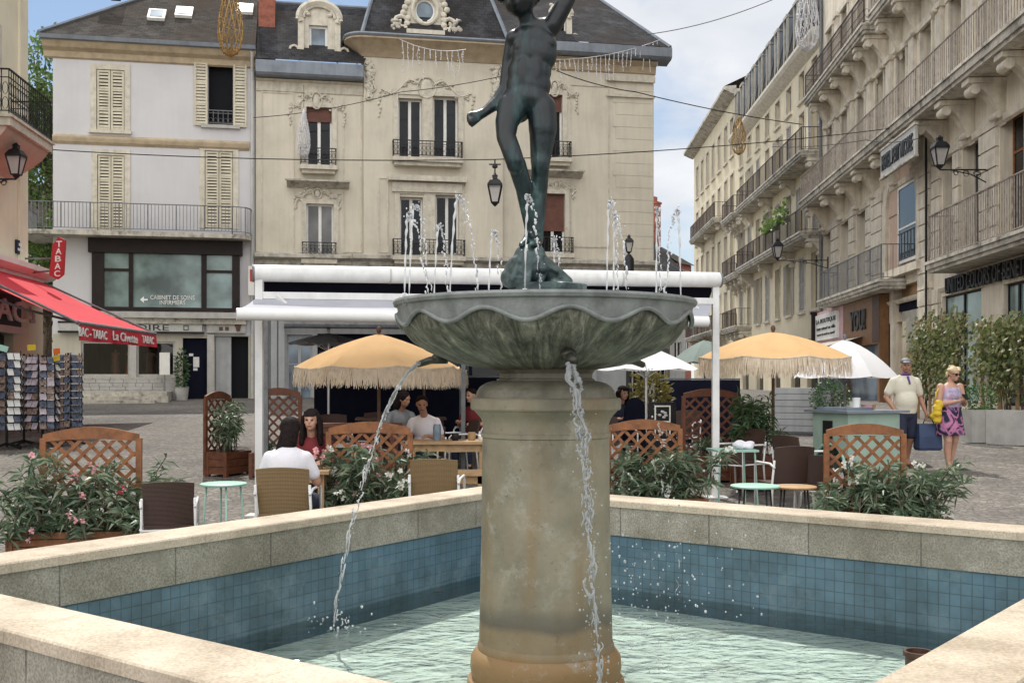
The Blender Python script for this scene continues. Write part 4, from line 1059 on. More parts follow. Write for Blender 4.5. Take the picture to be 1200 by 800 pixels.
a = h.rect(176,346,228,351,.15); text('lettering', 'CABINET DE SOINS', a[1]-a[0], a[3]-a[2], front((a[0]+a[1])/2,-.115,(a[2]+a[3])/2), M['letter_white'], sf)
a = h.rect(187,352,217,357,.15); text('lettering', 'INFIRMIERS', a[1]-a[0], a[3]-a[2], front((a[0]+a[1])/2,-.115,(a[2]+a[3])/2), M['letter_white'], sf)
a = h.rect(164,347,173,355,.15); m0 = MB(); cx_, cz_ = (a[0]+a[1])/2, (a[2]+a[3])/2
m0.prism([(a[0],cz_),(cx_,a[3]),(cx_,cz_+.03),(a[1],cz_+.03),(a[1],cz_-.03),(cx_,cz_-.03),(cx_,a[2])], -.125,-.11); m0.build('arrow', M['letter_white'], sf)
zc_ = h.uv(180,366)[1]; h.bx(.6, W-.2, -.45, -.02, zc_-.22, zc_, 'concrete', 'canopy_slab'); h.bx(.8, W-.3, -.30, -.02, zc_-.42, zc_-.225, 'slab', 'canopy_soffit')
# ground-floor fascias
a = h.rect(70,379,237,388,.2); fa = h.bx(a[0],a[1],-.22,-.02,a[2],a[3],'sign_grey','fascia')
b_ = h.rect(70,376,238,391,.2); 
m0 = MB(); m0.box(a[0]-.06,a[1]+.06,-.24,-.02,a[3],a[3]+.07); m0.box(a[0]-.06,a[1]+.06,-.24,-.02,a[2]-.07,a[2]); m0.build('fascia_trim', M['dark_front'], fa)
tx = h.rect(120,380,198,387,.22); text('lettering', 'HISTOIRE', tx[1]-tx[0], tx[3]-tx[2], front((tx[0]+tx[1])/2,-.225,(tx[2]+tx[3])/2), M['letter_dark'], fa)
bx_ = h.rect(215,381,221,387,.22); m0 = MB(); m0.box(bx_[0],bx_[1],-.232,-.221,bx_[2],bx_[2]+.03); m0.box(bx_[0],bx_[1],-.232,-.221,bx_[3]-.03,bx_[3]); m0.box(bx_[0],bx_[0]+.03,-.231,-.221,bx_[2]+.03,bx_[3]-.03); m0.box(bx_[1]-.03,bx_[1],-.231,-.221,bx_[2]+.03,bx_[3]-.03); m0.build('emblem', M['letter_dark'], fa)
a = h.rect(242,376,288,390,.2); fb = h.bx(a[0],a[1],-.2,-.02,a[2],a[3],'concrete','fascia')
m0 = MB()
for px in (259,266): 
    r_ = h.rect(px-2.2,383,px+2.2,387,.2); m0.box(r_[0],r_[1],-.225,-.201,r_[2],r_[3])
r_ = h.rect(274,377,284,388,.2); m0.prism([(r_[0],r_[3]),(r_[1],r_[3]),((r_[0]+r_[1])/2+.05,r_[2]),((r_[0]+r_[1])/2-.05,r_[2])],-.24,-.201); m0.build('emblem', M['wood_dark'], fb)
for i, a in enumerate(low[:2]):
    h.window(a, 1, .1, 'concrete', 'clear_glass')
a = h.rect(152,398,160,446,.05); h.bx(a[0],a[1],-.10,-.01,a[2],a[3],'concrete','pilaster')
# goods behind the display glass are seen as dim figures standing against it
a = low[2]; dr = MB(); dr.box(a[0],a[1],.16,.2,0,a[3]); do = dr.build('door', M['navy'], t)
m0 = MB(); r_ = h.rect(226,418,233,430); m0.box(r_[0],r_[1],.145,.158,r_[2],r_[3]); r_ = h.rect(221,414,226,417); m0.box(r_[0],r_[1],.145,.158,r_[2],r_[3]); r_ = h.rect(226,431,231,434); m0.box(r_[0],r_[1],.145,.158,r_[2],r_[3]); m0.build('notice', M['sign_white'], do)
a = low[3]; h.bx(a[0],a[1],.27,.3,0,a[3],'void','passage')
m0 = MB(); m0.box(a[0]+.02,a[0]+(a[1]-a[0])*.48,.05,.26,0,a[3]-.02); m0.build('passage_wall', M['grey_wall'], t)
for px in (247,): 
    r_ = h.rect(px-4,392,px+4,467,.05); h.bx(r_[0],r_[1],-.16,-.01,0,r_[3],'concrete','pilaster')
# rough stone plinth and steps below the display windows
r_ = h.rect(93,442,207,466,.1); m0 = MB(); rg = random.Random(5); z = .9
while z < r_[3]-.02:
    hh = min(.13, r_[3]-z); u = r_[0]-3
    while u < r_[1]:
        wd = rg.uniform(.25,.55); m0.box(u+.008,min(u+wd,r_[1])-.008,-.16-rg.uniform(0,.03),-.02,z+.006,z+hh-.006); u += wd
    z += hh
m0.box(r_[0]-3,r_[1],-.14,-.02,.5,r_[3]-.01)
h_pl = m0.build('stone_plinth', M['concrete'], t)
m0 = MB(); a0 = h.uv(203,458)[0]; gz = .95
m0.box(-4.2,a0,-2.0,-.17,.6,gz+.30); m0.box(-4.2,a0+.1,-2.4,-2.003,.5,gz+.15); m0.box(-4.2,a0-.3,-2.8,-2.403,.5,gz+.02)
steps = tag(m0.build('stone_steps', M['slab']), 'worn stone steps in front of the lilac house display windows', 'steps'); steps.location = t.location; steps.rotation_euler = t.rotation_euler
HL = h

# ------------------------------------------------------------------ cream corner building, centre
c = Fac('corner_building', 'cream stucco corner building with slate mansard roof and carved window surrounds', 'building', on_line(299.5), on_line(766)); t = c.t; W = c.L
zt = c.uv(360, 93)[1]
wl1, wl2 = c.rect(359,126,389,195), c.rect(359,239,391,304)
wc1, wc2, wc3, wc4 = c.rect(466,117,494,187), c.rect(507,115,536,186), c.rect(468,232,495,301), c.rect(510,230,537,299)
wr1, wr2 = c.rect(633,111,659,186), c.rect(634,227,662,297)
uB0, uB1 = c.uv(426,180)[0], c.uv(588,180)[0]
zg = c.uv(500,312)[1]
BO = .22                                                    # the central bay stands forward
c.wall(0, uB0, zg, zt+.5, [wl1, wl2], M['cream'])
# ensure the eave height at the right wing
zt2 = c.uv(690, 66)[1]
c.wall(uB1, W, zg, zt2, [wr1, wr2], M['cream'])
ztb = c.uv(500, 66)[1]
def sh_(r): return r
o = c.wall(uB0, uB1, zg, ztb, [wc1, wc2, wc3, wc4], M['cream'], name='bay_wall', y=-BO, depth=9.2, rev=.32)
for wdw in (wc1, wc2, wc3, wc4): c.window(wdw, 2, .08, curtain=False)
c.window(wl1, 2, .2, blind=(.24,'brown_blind')); c.window(wl2, 2, .2, glass='glass_curtain')
c.window(wr1, 2, .2, blind=(.26,'brown_blind')); c.window(wr2, 2, .2, blind=(.62,'brown_blind'))
for wdw in (wl1, wl2, wr1, wr2): c.surround(wdw, 'cream_trim', .18, .05, sill=True)
# paired surrounds of the bay
for a, b in ((wc1, wc2), (wc3, wc4)):
    m0 = MB(); y0, y1 = -BO-.05, -BO+.02; w_ = .2; z0, z1 = min(a[2],b[2]), max(a[3],b[3])
    m0.box(a[0]-w_,a[0]-.002,y0,y1,z0,z1); m0.box(b[1]+.002,b[1]+w_,y0,y1,z0,z1); m0.box(a[1]+.04,b[0]-.04,y0,y1,z0,z1)
    m0.box(a[0]-w_,b[1]+w_,y0-.003,y1,z1+.002,z1+.22); m0.build('window_surround', M['cream_trim'], t)
def hood(u0, u1, z, y=0, m='slab', hgt=.32, name='window_hood'):
    m0 = MB(); d = .42
    m0.add([(u0,y-.02,z),(u1,y-.02,z),(u1,y-d,z+hgt*.55),(u0,y-d,z+hgt*.55),(u0-.06,y-d-.05,z+hgt*.62),(u1+.06,y-d-.05,z+hgt*.62),(u1+.06,y-d-.05,z+hgt*.8),(u0-.06,y-d-.05,z+hgt*.8),(u0+.15,y-.02,z+hgt),(u1-.15,y-.02,z+hgt)],
           [(0,1,2,3),(3,2,5,4),(4,5,6,7),(7,6,9,8),(0,3,4,7,8),(1,9,6,5,2)])
    return m0.build(name, M[m], t)
a = c.rect(336,207,409,221); hood(a[0],a[1],a[2],0)
a = c.rect(643,194,681,209); hood(a[0]-1.0,a[1],a[2],0)
# balconies: slab, brackets, ornate railing
def juliet(u0, u1, z, y, d=.45, m='cream_trim'):
    m0 = MB(); m0.box(u0,u1,y-d,y-.003,z-.16,z); m0.box(u0+.08,u1-.08,y-d*.75,y-.003,z-.30,z-.163)
    b = m0.build('balcony', M[m], t); zz1 = z
    c.railing([(u0+.04,y-.02),(u0+.04,y-d+.05),(u1-.04,y-d+.05),(u1-.04,y-.02)], z, .62, 'iron', .15, 2, b)
    return b
a = c.rect(351,182,395,197,.4); juliet(a[0],a[1],wl1[2]-.02,0)
a = c.rect(460,172,543,190,.6); juliet(a[0],a[1],wc1[2]-.02,-BO)
a = c.rect(460,288,546,302,.6); juliet(a[0],a[1],wc3[2]-.02,-BO)
a = c.rect(353,292,395,305,.3); juliet(a[0],a[1],wl2[2]-.02,0,.35)
juliet(wr1[0]-.3,wr1[1]+.3,wr1[2]-.02,0); juliet(wr2[0]-.3,wr2[1]+.3,wr2[2]-.02,0,.35)
a = c.rect(455,190,546,204,.3); m0 = MB(); m0.box(a[0],a[1],-BO-.30,-BO-.002,a[3]-.75,a[3]-.55); m0.box(a[0]+.15,a[1]-.15,-BO-.12,-BO-.002,a[3]-1.15,a[3]-.80); m0.build('balcony_frieze', M['cream_trim'], t)
# carved ornament
for (px, py, w_, hh, y, sd_) in ((371,118,2.0,.75,-.02,1),(500,103,3.6,.95,-BO-.02,2),(372,227,1.6,.45,-.02,3),(650,104,1.8,.75,-.02,4),(652,217,1.4,.4,-.02,5)):
    u, z = c.uv(px, py, -y); c.scrolls(u, z, w_, hh, 'cream_trim', seed=sd_, y=y)
for px, off in ((433, BO), (580, BO)):
    m0 = MB(); rg = random.Random(px)
    for k in range(26):
        py = 72+rg.random()*44; u, z = c.uv(px+rg.uniform(-5,5)*(1-(py-72)/70), py, off); m0.ell((u,-BO-.03,z), (rg.uniform(.06,.13),.07,rg.uniform(.05,.12)), 7, 5, (0,rg.uniform(-1,1),0))
        if k % 3 == 0: m0.tube([(u+(.03+.018*a_)*math.cos(a_*.9), -BO-.05, z+(.03+.018*a_)*math.sin(a_*.9)) for a_ in range(9)], .035, 5)
    m0.build('carved_drop', M['cream_trim'], t, smooth=True)
# flat panels, mouldings and the big storey cornice
def panel(px0,py0,px1,py1,off=0,y=0):
    a = c.rect(px0,py0,px1,py1,off); m0 = MB(); e = .05; yy = y-.03
    m0.box(a[0],a[1],yy,y-.002,a[3]-e,a[3]); m0.box(a[0],a[1],yy,y-.002,a[2],a[2]+e); m0.box(a[0],a[0]+e,yy+.003,y-.002,a[2]+e,a[3]-e); m0.box(a[1]-e,a[1],yy+.003,y-.002,a[2]+e,a[3]-e)
    return m0.build('panel_moulding', M['cream_trim'], t)
panel(306,108,345,296); panel(402,108,424,296); panel(668,100,714,290); panel(443,208,455,296,BO,-BO); panel(459,206,546,224,BO,-BO)
zq = c.uv(740,200)[1]
m0 = MB(); a = c.rect(719,70,765,305,.1); z = a[2]; k = 0
while z < a[3]-.3:
    m0.box(a[0]+(.0 if k%2 else .12),a[1]+.03,-.028,-.002,z+.006,z+.474); z += .48; k += 1
m0.build('quoin', M['cream'], t)
m0 = MB(); a = c.rect(711,91,766,96,.1); m0.box(a[0],a[1]+.05,-.16,-.052,a[2],a[3]+.08); a = c.rect(711,112,766,114,.1); m0.box(a[0],a[1]+.05,-.12,-.052,a[2],a[3]+.04); m0.build('capital_moulding', M['cream_trim'], t)
zs_ = c.uv(450,305)[1]
c.band(-.02, uB0-.42, [(0,zs_-.35),(-.12,zs_-.3),(-.18,zs_-.1),(-.42,zs_),(-.42,zs_+.12),(0,zs_+.22)], 'slab', 'storey_cornice')
c.band(uB0-.42, uB1+.42, [(-.02,zs_-.355),(-BO-.12,zs_-.305),(-BO-.18,zs_-.105),(-BO-.42,zs_-.005),(-BO-.42,zs_+.125),(-.02,zs_+.225)], 'slab', 'storey_cornice')
c.band(uB1+.42, W+.08, [(0,zs_-.35),(-.12,zs_-.3),(-.18,zs_-.1),(-.42,zs_),(-.42,zs_+.12),(0,zs_+.22)], 'slab', 'storey_cornice')
# eaves
a = c.rect(300,71,427,90,.5)
z0 = c.uv(360,91,.4)[1]; z1 = c.uv(360,73,.5)[1]
c.band(.02, uB0-.03, [(0,z0-.05),(-.5,z0+.02),(-.55,z0+.1),(-.55,z1),(0,z1+.1)], 'zinc', 'gutter')
c.band(.02, uB0-.02, [(0,z0-.5),(-.05,z0-.46),(-.05,z0-.12),(-.22,z0-.05),(0,z0-.052)], 'cream_trim', 'eave_moulding')
# bay cornice with rounded ends
b0, b1 = c.uv(416,60,.8)[0], c.uv(590,55,.8)[0]; zc0, zc1 = c.uv(500,68,.5)[1], c.uv(500,43,.9)[1]
hc = zc1-zc0
m0 = MB(); prof = [(.04,0),(.10,.12),(.22,.3),(.45,.55),(.62,.72),(.70,.78),(.70,.93),(.60,1.0)]
ring = []
for (d, zf_) in prof:
    r_ = []
    for k in range(7):
        th = PI+ (PI/2)*k/6; r_.append((uB0-.02+d*math.cos(th)*1.0, -BO+d*math.sin(th), zc0+hc*zf_))
    for k in range(7):
        th = 3*PI/2+(PI/2)*k/6; r_.append((uB1+.02+d*math.cos(th), -BO+d*math.sin(th), zc0+hc*zf_))
    r_ = [(uB0-.02-d, .5, zc0+hc*zf_)] + r_ + [(uB1+.02+d, .5, zc0+hc*zf_)]; ring.append(r_)
n_ = len(ring[0]); fs_ = []
for i in range(len(ring)-1):
    for k in range(n_-1): fs_.append((i*n_+k, i*n_+k+1, (i+1)*n_+k+1, (i+1)*n_+k))
fs_.append(tuple((len(ring)-1)*n_+k for k in range(n_)))
m0.add([p for r_ in ring for p in r_], fs_); m0.build('bay_cornice', M['ochre'], t, autosmooth=40)
m0 = MB(); m0.tube([(x, y-.0, z+.03) for x, y, z in ring[-2]], .07, 6); m0.build('bay_gutter', M['zinc'], t)
# right eave
z0r, z1r = c.uv(710,68,.5)[1], c.uv(710,52,.6)[1]
c.band(uB1+.75, W+.55, [(0,z0r-.06),(-.1,z0r-.02),(-.55,z0r+.05),(-.65,z0r+.15),(-.65,z1r),(0,z1r+.1)], 'zinc', 'gutter')
c.band(uB1+.1, W+.06, [(0,z0r-.45),(-.08,z0r-.4),(-.14,z0r-.15),(-.4,z0r+.0),(0,z0r-.058)], 'ochre', 'eave_moulding')
# roofs
DP = 9.0
rb = MB(); ze1 = z1+.05
ztop = c.uv(440,12,-2.2)[1]
roof_poly(rb, [(0,-.5,ze1),(uB0-.02,-.5,ze1),(uB0+.9,2.2,ztop),(0,2.2,ztop)])
roof_poly(rb, [(0,2.2,ztop),(uB0+2.4,2.2,ztop),(uB0+2.4,6,ztop+.8),(0,6,ztop+.8)])
roof_poly(rb, [(0,9,ze1),(0,-.5,ze1),(0,2.2,ztop),(0,6,ztop+.8)])
zb2 = zc1+.02
ru0, ru1 = uB0-.1, uB1+.15
roof_poly(rb, [(ru0,-BO-.45,zb2),(ru1,-BO-.45,zb2),(ru1-1.35,2.0,zb2+5.2),(ru0+1.35,2.0,zb2+5.2)])
roof_poly(rb, [(ru0,5,zb2),(ru0,-BO-.45,zb2),(ru0+1.35,2.0,zb2+5.2),(ru0+1.35,5,zb2+5.2)])
roof_poly(rb, [(ru1,-BO-.45,zb2),(ru1,5,zb2),(ru1-1.35,5,zb2+5.2),(ru1-1.35,2.0,zb2+5.2)])
zr2 = z1r+.05
pk = c.uv(703, 0, -3.2)
roof_poly(rb, [(uB1-.2,-.55,zr2),(W+.5,-.55,zr2),(pk[0],3.2,pk[1]),(uB1-.2,3.2,pk[1])])
roof_poly(rb, [(W+.5,-.55,zr2),(W+.5,9,zr2),(pk[0],6,pk[1]),(pk[0],3.2,pk[1])])
roof_poly(rb, [(uB1-.2,3.2,pk[1]),(pk[0],3.2,pk[1]),(pk[0],6,pk[1]+.3),(uB1-.2,6,pk[1]+.3)])
roof = rb.build('roof', M['slate_blue'], t)
for a_, b_ in (((ru1,-BO-.45,zb2+.03),(ru1-1.35,2.0,zb2+5.2)),((ru0,-BO-.45,zb2+.03),(ru0+1.35,2.0,zb2+5.2)),((0,2.2,ztop+.03),(uB0+.4,2.2,ztop+.03)),((W+.5,-.55,zr2),(pk[0],3.2,pk[1]))):
    rb = MB(); rb.tube([a_, b_], .08, 6); rb.build('ridge', M['zinc'], roof)
# arched dormer on the left wing
def dormer(u0, u1, z0, z1, y, w0, round_=False):
    m0 = MB(); uc = (u0+u1)/2; hw = (u1-u0)/2
    pts = [(u0,z0),(u1,z0),(u1,z1)] + [(uc+hw*math.cos(a_), z1+hw*.75*math.sin(a_)) for a_ in [PI*k/12 for k in range(1,12)]] + [(u0,z1)]
    # masonry front with its opening cut out: ring of quads round the window
    iu0, iu1, iz0, iz1 = w0
    inn = [(iu0,iz0),(iu1,iz0),(iu1,iz1)] + [(iu1+(iu0-iu1)*k/12, iz1) for k in range(1,12)] + [(iu0,iz1)]
    n_ = len(pts)
    m0.add([(a_,y,b_) for a_,b_ in pts]+[(a_,y,b_) for a_,b_ in inn], [(i,(i+1)%n_,(i+1)%n_+n_,i+n_) for i in range(n_)])
    m0.add([(a_,y,b_) for a_,b_ in inn]+[(a_,y+.2,b_) for a_,b_ in inn], [(i,(i+1)%n_,(i+1)%n_+n_,i+n_) for i in range(n_)])
    m0.box(u0-.12,u1+.12,y-.14,y-.002,z0-.14,z0)
    m0.box(u0-.06,u0+.16,y-.08,y-.002,z0,z1); m0.box(u1-.16,u1+.06,y-.08,y-.002,z0,z1)
    for rr_, tk in ((1.04,.13),(.80,.06)):
        m0.tube([(uc+hw*rr_*math.cos(a_), y-.06, z1+hw*.78*rr_*math.sin(a_)) for a_ in [PI*k/16 for k in range(17)]], tk, 6)
    for sg in (-1,1):
        m0.tube([(uc+sg*(hw*1.1-.03*k)*1.0, y-.07, z1-.1+.1*math.sin(k)) for k in range(5)], .1, 6)
        m0.tube([(uc+sg*(hw+.2+.16*math.cos(k*.8)), y-.03, z0+.25+.16*math.sin(k*.8)) for k in range(8)], .06, 5)
        for k in range(4): m0.ell((uc+sg*(hw*.55+.06*k), y-.05, z1+.12+.07*k), (.1,.07,.06), 7, 5)
    d = m0.build('dormer', M['cream_trim'], roof)
    m0 = MB()
    top = [(uc+hw*1.06*math.cos(a_), z1+hw*.82*math.sin(a_)) for a_ in [PI*k/12 for k in range(13)]]
    body = [(u1*1.0,z0)]+top+[(u0,z0)]; n_ = len(body)
    m0.add([(a_,y+.02,b_) for a_,b_ in body]+[(a_,y+3.2,b_) for a_,b_ in body], [(i,i+1,i+1+n_,i+n_) for i in range(n_-1)])
    return d, m0.build('dormer_cheek', M['zinc'], roof)
a = c.rect(351,17,397,68,-.1); w0 = c.rect(362,30,384,63,-.1)
dormer(a[0],a[1],a[2],c.uv(372,22,-.1)[1],.1,w0)
o = c.window(w0, 1, .28, glass='glass_blue', fw=.09)
# oval-window dormer over the bay
a = c.rect(474,-16,521,39,.3); uc, zc_ = c.uv(498,13,.3); rr_ = (a[1]-a[0])*.25
w0 = (uc-rr_*1.05, uc+rr_*1.05, zc_-rr_*1.15, zc_+rr_*1.15)
yb = -.35; m0 = MB(); hw = (a[1]-a[0])/2
n_ = 32; outer = []
for k in range(n_):
    th = 2*PI*k/n_; x = hw*math.cos(th)/max(abs(math.cos(th)),abs(math.sin(th)))*(.92); z = (a[3]-a[2])/2*math.sin(th)/max(abs(math.cos(th)),abs(math.sin(th)))
    if z > 0: x = hw*.92*math.cos(th); z = (a[3]-a[2])*.58*math.sin(th)
    outer.append((uc+x, max(zc_+z, a[2])))
inner = [(uc+rr_*math.cos(2*PI*k/n_), zc_+rr_*1.12*math.sin(2*PI*k/n_)) for k in range(n_)]
m0.add([(x,yb,z) for x,z in outer]+[(x,yb,z) for x,z in inner], [(i,(i+1)%n_,(i+1)%n_+n_,i+n_) for i in range(n_)])
m0.add([(x,yb,z) for x,z in outer]+[(x,yb+2.6,z) for x,z in outer], [(i,i+n_,(i+1)%n_+n_,(i+1)%n_) for i in range(n_)])
m0.add([(x,yb,z) for x,z in inner]+[(x,yb+.3,z) for x,z in inner], [(i,(i+1)%n_,(i+1)%n_+n_,i+n_) for i in range(n_)])
m0.tube([(uc+rr_*1.25*math.cos(2*PI*k/n_), yb-.03, zc_+rr_*1.38*math.sin(2*PI*k/n_)) for k in range(n_)], .07, 6, closed=True)
m0.box(uc-hw*.95,uc+hw*.95,yb-.25,yb-.002,a[2]-.12,a[2]+.04)
rg = random.Random(9)
for sg in (-1,1):
    for k in range(9):
        m0.ell((uc+sg*(hw*.95+rg.uniform(-.06,.12)), yb-.03, a[2]+.1+k*.2), (.13,.1,.12), 7, 5, (0,rg.uniform(-1,1),0))
    m0.tube([(uc+sg*(hw+.12+.3*math.cos(k*.7)*(1-k/14)), yb-.02, a[2]+.32+.3*math.sin(k*.7)*(1-k/14)) for k in range(12)], .08, 6)
    for k in range(5): m0.ell((uc+sg*rg.uniform(.3,.8)*hw, yb-.05, zc_+rr_*1.5+rg.uniform(0,.3)), (.14,.09,.09), 7, 5)
d = m0.build('dormer', M['cream_trim'], roof, autosmooth=40)
m0 = MB(); m0.tube([(uc+rr_*.97*math.cos(2*PI*k/n_), yb+.12, zc_+rr_*1.08*math.sin(2*PI*k/n_)) for k in range(n_)], .06, 6, closed=True); m0.build('oval_window_frame', M['frame_white'], roof)
m0 = MB(); m0.add([(x,yb+.16,z) for x,z in inner], [tuple(range(n_))]); m0.build('oval_window_pane', M['glass_blue'], roof)
for px in (463,534):
    m0 = MB(); u, z = c.uv(px,35,.45)
    for k in range(16): m0.ell((u+rg.gauss(0,.12), -.45, z+rg.uniform(-.3,.35)), (rg.uniform(.06,.13),.08,rg.uniform(.06,.12)), 7, 5)
    m0.box(u-.35,u+.35,-.55,-.3,z-.42,z-.28); m0.build('roof_ornament', M['slab'], roof, smooth=True)
# dormer hidden behind the statue, right wing
a = c.rect(646,8,668,52,-.1); w0 = (a[0]+.15,a[1]-.15,a[2]+.2,a[3]-.25); dormer(a[0],a[1],a[2],a[3]-.3,.1,w0); c.window(w0,1,.28,glass='glass',fw=.06)
# ground floor: grey pilasters, glazing, terrace opening in deep shade
gz_ = 0
gh = [c.rect(336,392,366,472), c.rect(372,392,690,480), c.rect(742,396,757,480)]
c.wall(0, W, 0, zg, [(a_,b_,0.9,d_) for a_,b_,c_,d_ in gh], M['grey_wall'], name='ground_floor_wall', depth=8.8)
c.window((gh[0][0],gh[0][1],.9,gh[0][3]), 2, .2, 'grey_wall', 'glass_blue', transom=.55)
m0 = MB(); a = gh[1]; m0.box(a[0],a[1],.26,.30,.9,a[3])
m0.build('cafe_front', M['navy'], t)
n_ = 9
for k in range(n_):
    u0 = a[0]+(a[1]-a[0])*k/n_; u1 = a[0]+(a[1]-a[0])*(k+1)/n_; c.window((u0,u1,.95,a[3]-.6), 1, .25, 'navy', 'glass', fw=.06)
c.bx(gh[2][0],gh[2][1],.2,.24,.9,gh[2][3],'void','door')
for px in (312, 321, 330, 695, 760):
    u = c.uv(px, 430)[0]; m0 = MB(); m0.box(u-.11,u+.11,-.16,-.003,.8,zg-.45); m0.box(u-.15,u+.15,-.2,-.003,zg-.45,zg-.3); m0.build('pilaster', M['grey_wall'], t)
a = c.rect(333,380,470,388,.6); m0 = MB(); m0.tube([(a[0],-.45,a[3]),(a[1]+6,-.45,a[3])], .16, 10); m0.build('awning_cassette', M['rail_grey'], t)
# side sign near the corner (little red and white panel)
m0 = MB(); a = c.rect(291,312,298,346,.4); m0.box(a[0],a[1],-.5,-.44,a[2],a[3]); sg_ = m0.build('panel_sign', M['sign_white'], t); m0 = MB(); a = c.rect(293,316,298,330,.4); m0.box(a[0],a[1]+.01,-.515,-.503,a[2],a[3]); m0.build('red_panel', M['red_sign'], sg_)
CB = c
# ------------------------------------------------------------------ hotel along the right side of the street
WX = lambda y: 10.4+.07*y
RN = Vector((-1, .07)).normalized()                   # outwards, towards the street
h = Fac('hotel_building', 'long beige stone hotel with rusticated piers and deep bracketed balconies', 'building', (WX(48.5), 48.5), (WX(14), 14)); t = h.t; W = h.L
ZB1, ZB2, ZB3, ZTOP = 4.95, 9.55, 13.95, 23.0
def atY(y): return (48.5-y)*math.sqrt(1+.07*.07)
holes = []; bays = []
y = 46.9; ys = []
while y > 15.2: ys.append(y); y -= 2.68
up3 = [(atY(y)-.55, atY(y)+.55, ZB2+.06, ZB2+2.95) for y in ys]
up4 = [(atY(y)-.52, atY(y)+.52, ZB3+.06, ZB3+2.75) for y in ys]
up5 = [(atY(y)-.5, atY(y)+.5, ZB3+4.5, ZB3+6.6) for y in ys]
# first floor: tall openings, one arched window between two rusticated piers
def rp(px0,py0,px1,py1): return h.rect(px0,py0,px1,py1)
arch = rp(1042,246,1078,312)
f2 = [rp(965,252,975,304), rp(985,232,996,297), rp(1004,222,1016,290), rp(1105,186,1119,253), rp(1128,163,1150,240), rp(1172,130,1200,225)]
f2 = [(a, b, ZB1+.08, ZB1+3.3) for a, b, c_, d_ in f2]
for k in range(1,4): f2.append((atY(22.6-2.7*k)-.6, atY(22.6-2.7*k)+.6, ZB1+.08, ZB1+3.3))
ground_h = [(atY(45.2), atY(41.2), 0, 3.7), (atY(40.2), atY(36.2), 0, 3.6)]
door = rp(1050,332,1080,421); ground_h.append((door[0], door[1], 0, door[3]))
gw = [rp(1104,342,1150,374), rp(1176,330,1203,374)]
gw = [(a, b, 1.0, d_) for a, b, c_, d_ in gw]; ground_h += gw; ground_h.append((atY(21.5), atY(17), 1.0, gw[1][3]))
h.wall(0, W, 0, ZTOP, up3+up4+up5+f2+[arch]+ground_h, M['stone_r'], rev=.42, depth=10)
for i, hh in enumerate(up3): h.window(hh, 2, .34, 'shutter_grey', 'glass' if i % 3 else 'glass_curtain', transom=.75)
for i, hh in enumerate(up4): h.window(hh, 2, .34, 'frame_white', 'glass' if i % 2 else 'glass_curtain', transom=.75)
for hh in up5: h.window(hh, 2, .34, 'frame_white', 'glass')
for i, hh in enumerate(f2): h.window(hh, 2, .36, 'shutter_grey' if i != 5 else 'wood_warm', 'glass', transom=.72)
def piers(hs, w, z0, z1, proud, rust=False, m='stone_r2'):
    us = sorted((a[0], a[1]) for a in hs)
    for (a, b), (c_, d_) in zip(us, us[1:]):
        uc = (b+c_)/2; ww = min(w, c_-b-.2)
        if ww < .2: continue
        m0 = MB(); m0.box(uc-ww/2, uc+ww/2, -proud, -.002, z0, z1); m0.box(uc-ww/2-.08, uc+ww/2+.08, -proud-.07, -.002, z1, z1+.18)
        m0.build('pier', M[m], t)
piers(up3, .55, ZB2+.02, ZB2+3.0, .12); piers(up4, .5, ZB3+.02, ZB3+2.8, .10)
for hs, w_ in ((up3,.13),(up4,.12)):
    for a in hs:
        m0 = MB(); m0.box(a[0]-w_,a[0],-.07,.05,a[2],a[3]); m0.box(a[1],a[1]+w_,-.07,.05,a[2],a[3]); m0.box(a[0]-w_-.06,a[1]+w_+.06,-.12,.05,a[3],a[3]+.22); m0.build('window_surround', M['stone_r2'], t)
# rusticated piers either side of the arch and on the first floor
def rustic(px0, px1, z0, z1, proud=.16):
    a = h.uv(px0, 300)[0]; b = h.uv(px1, 300)[0]; m0 = MB(); z = z0; k = 0
    while z < z1-.1:
        hh = min(.5, z1-z); m0.box(a, b, -proud, -.002, z+.025, z+hh-.025); z += .5; k += 1
    m0.box(a+.04, b-.04, -proud+.05, -.001, z0, z1); return m0.build('rusticated_pier', M['stone_r2'], t)
rustic(1025,1038,.4,ZB2-1.1); rustic(1081,1094,.4,ZB2-1.1)
for a_, b_ in ((976,984),(997,1003),(1017,1024)): rustic(a_, b_, ZB1+.1, ZB1+3.4, .1)
rustic(1094.5,1104,ZB1+.1,ZB1+3.4,.1); rustic(1120,1127,ZB1+.1,ZB1+3.5,.1); rustic(1151,1171,ZB1+.1,ZB1+3.5,.1)
rustic(1094.5,1103,.4,ZB1-.6,.1); rustic(1151,1175,.4,3.1,.1)
m0 = MB(); uc = (arch[0]+arch[1])/2; hw = (arch[1]-arch[0])/2; za = arch[3]
pts = [(uc+hw*math.cos(a_), za+hw*math.sin(a_)*.9) for a_ in [PI*k/16 for k in range(17)]]
out = [(uc+(hw+.42)*math.cos(a_), za+(hw*.9+.42)*math.sin(a_)) for a_ in [PI*k/16 for k in range(17)]]
for k in range(16):
    (a1,b1),(a2,b2),(c1,d1),(c2,d2) = pts[k],pts[k+1],out[k],out[k+1]
    m0.quad((a1,-.13,b1),(a2,-.13,b2),(c2,-.13,d2),(c1,-.13,d1)); m0.quad((c1,-.13,d1),(c2,-.13,d2),(c2,-.002,d2),(c1,-.002,d1)); m0.quad((a2,-.13,b2),(a1,-.13,b1),(a1,-.002,b1),(a2,-.002,b2))
m0.box(arch[0]-.42,arch[0],-.13,-.002,arch[2],za); m0.box(arch[1],arch[1]+.42,-.13,-.002,arch[2],za); m0.build('arch_surround', M['stone_r2'], t)
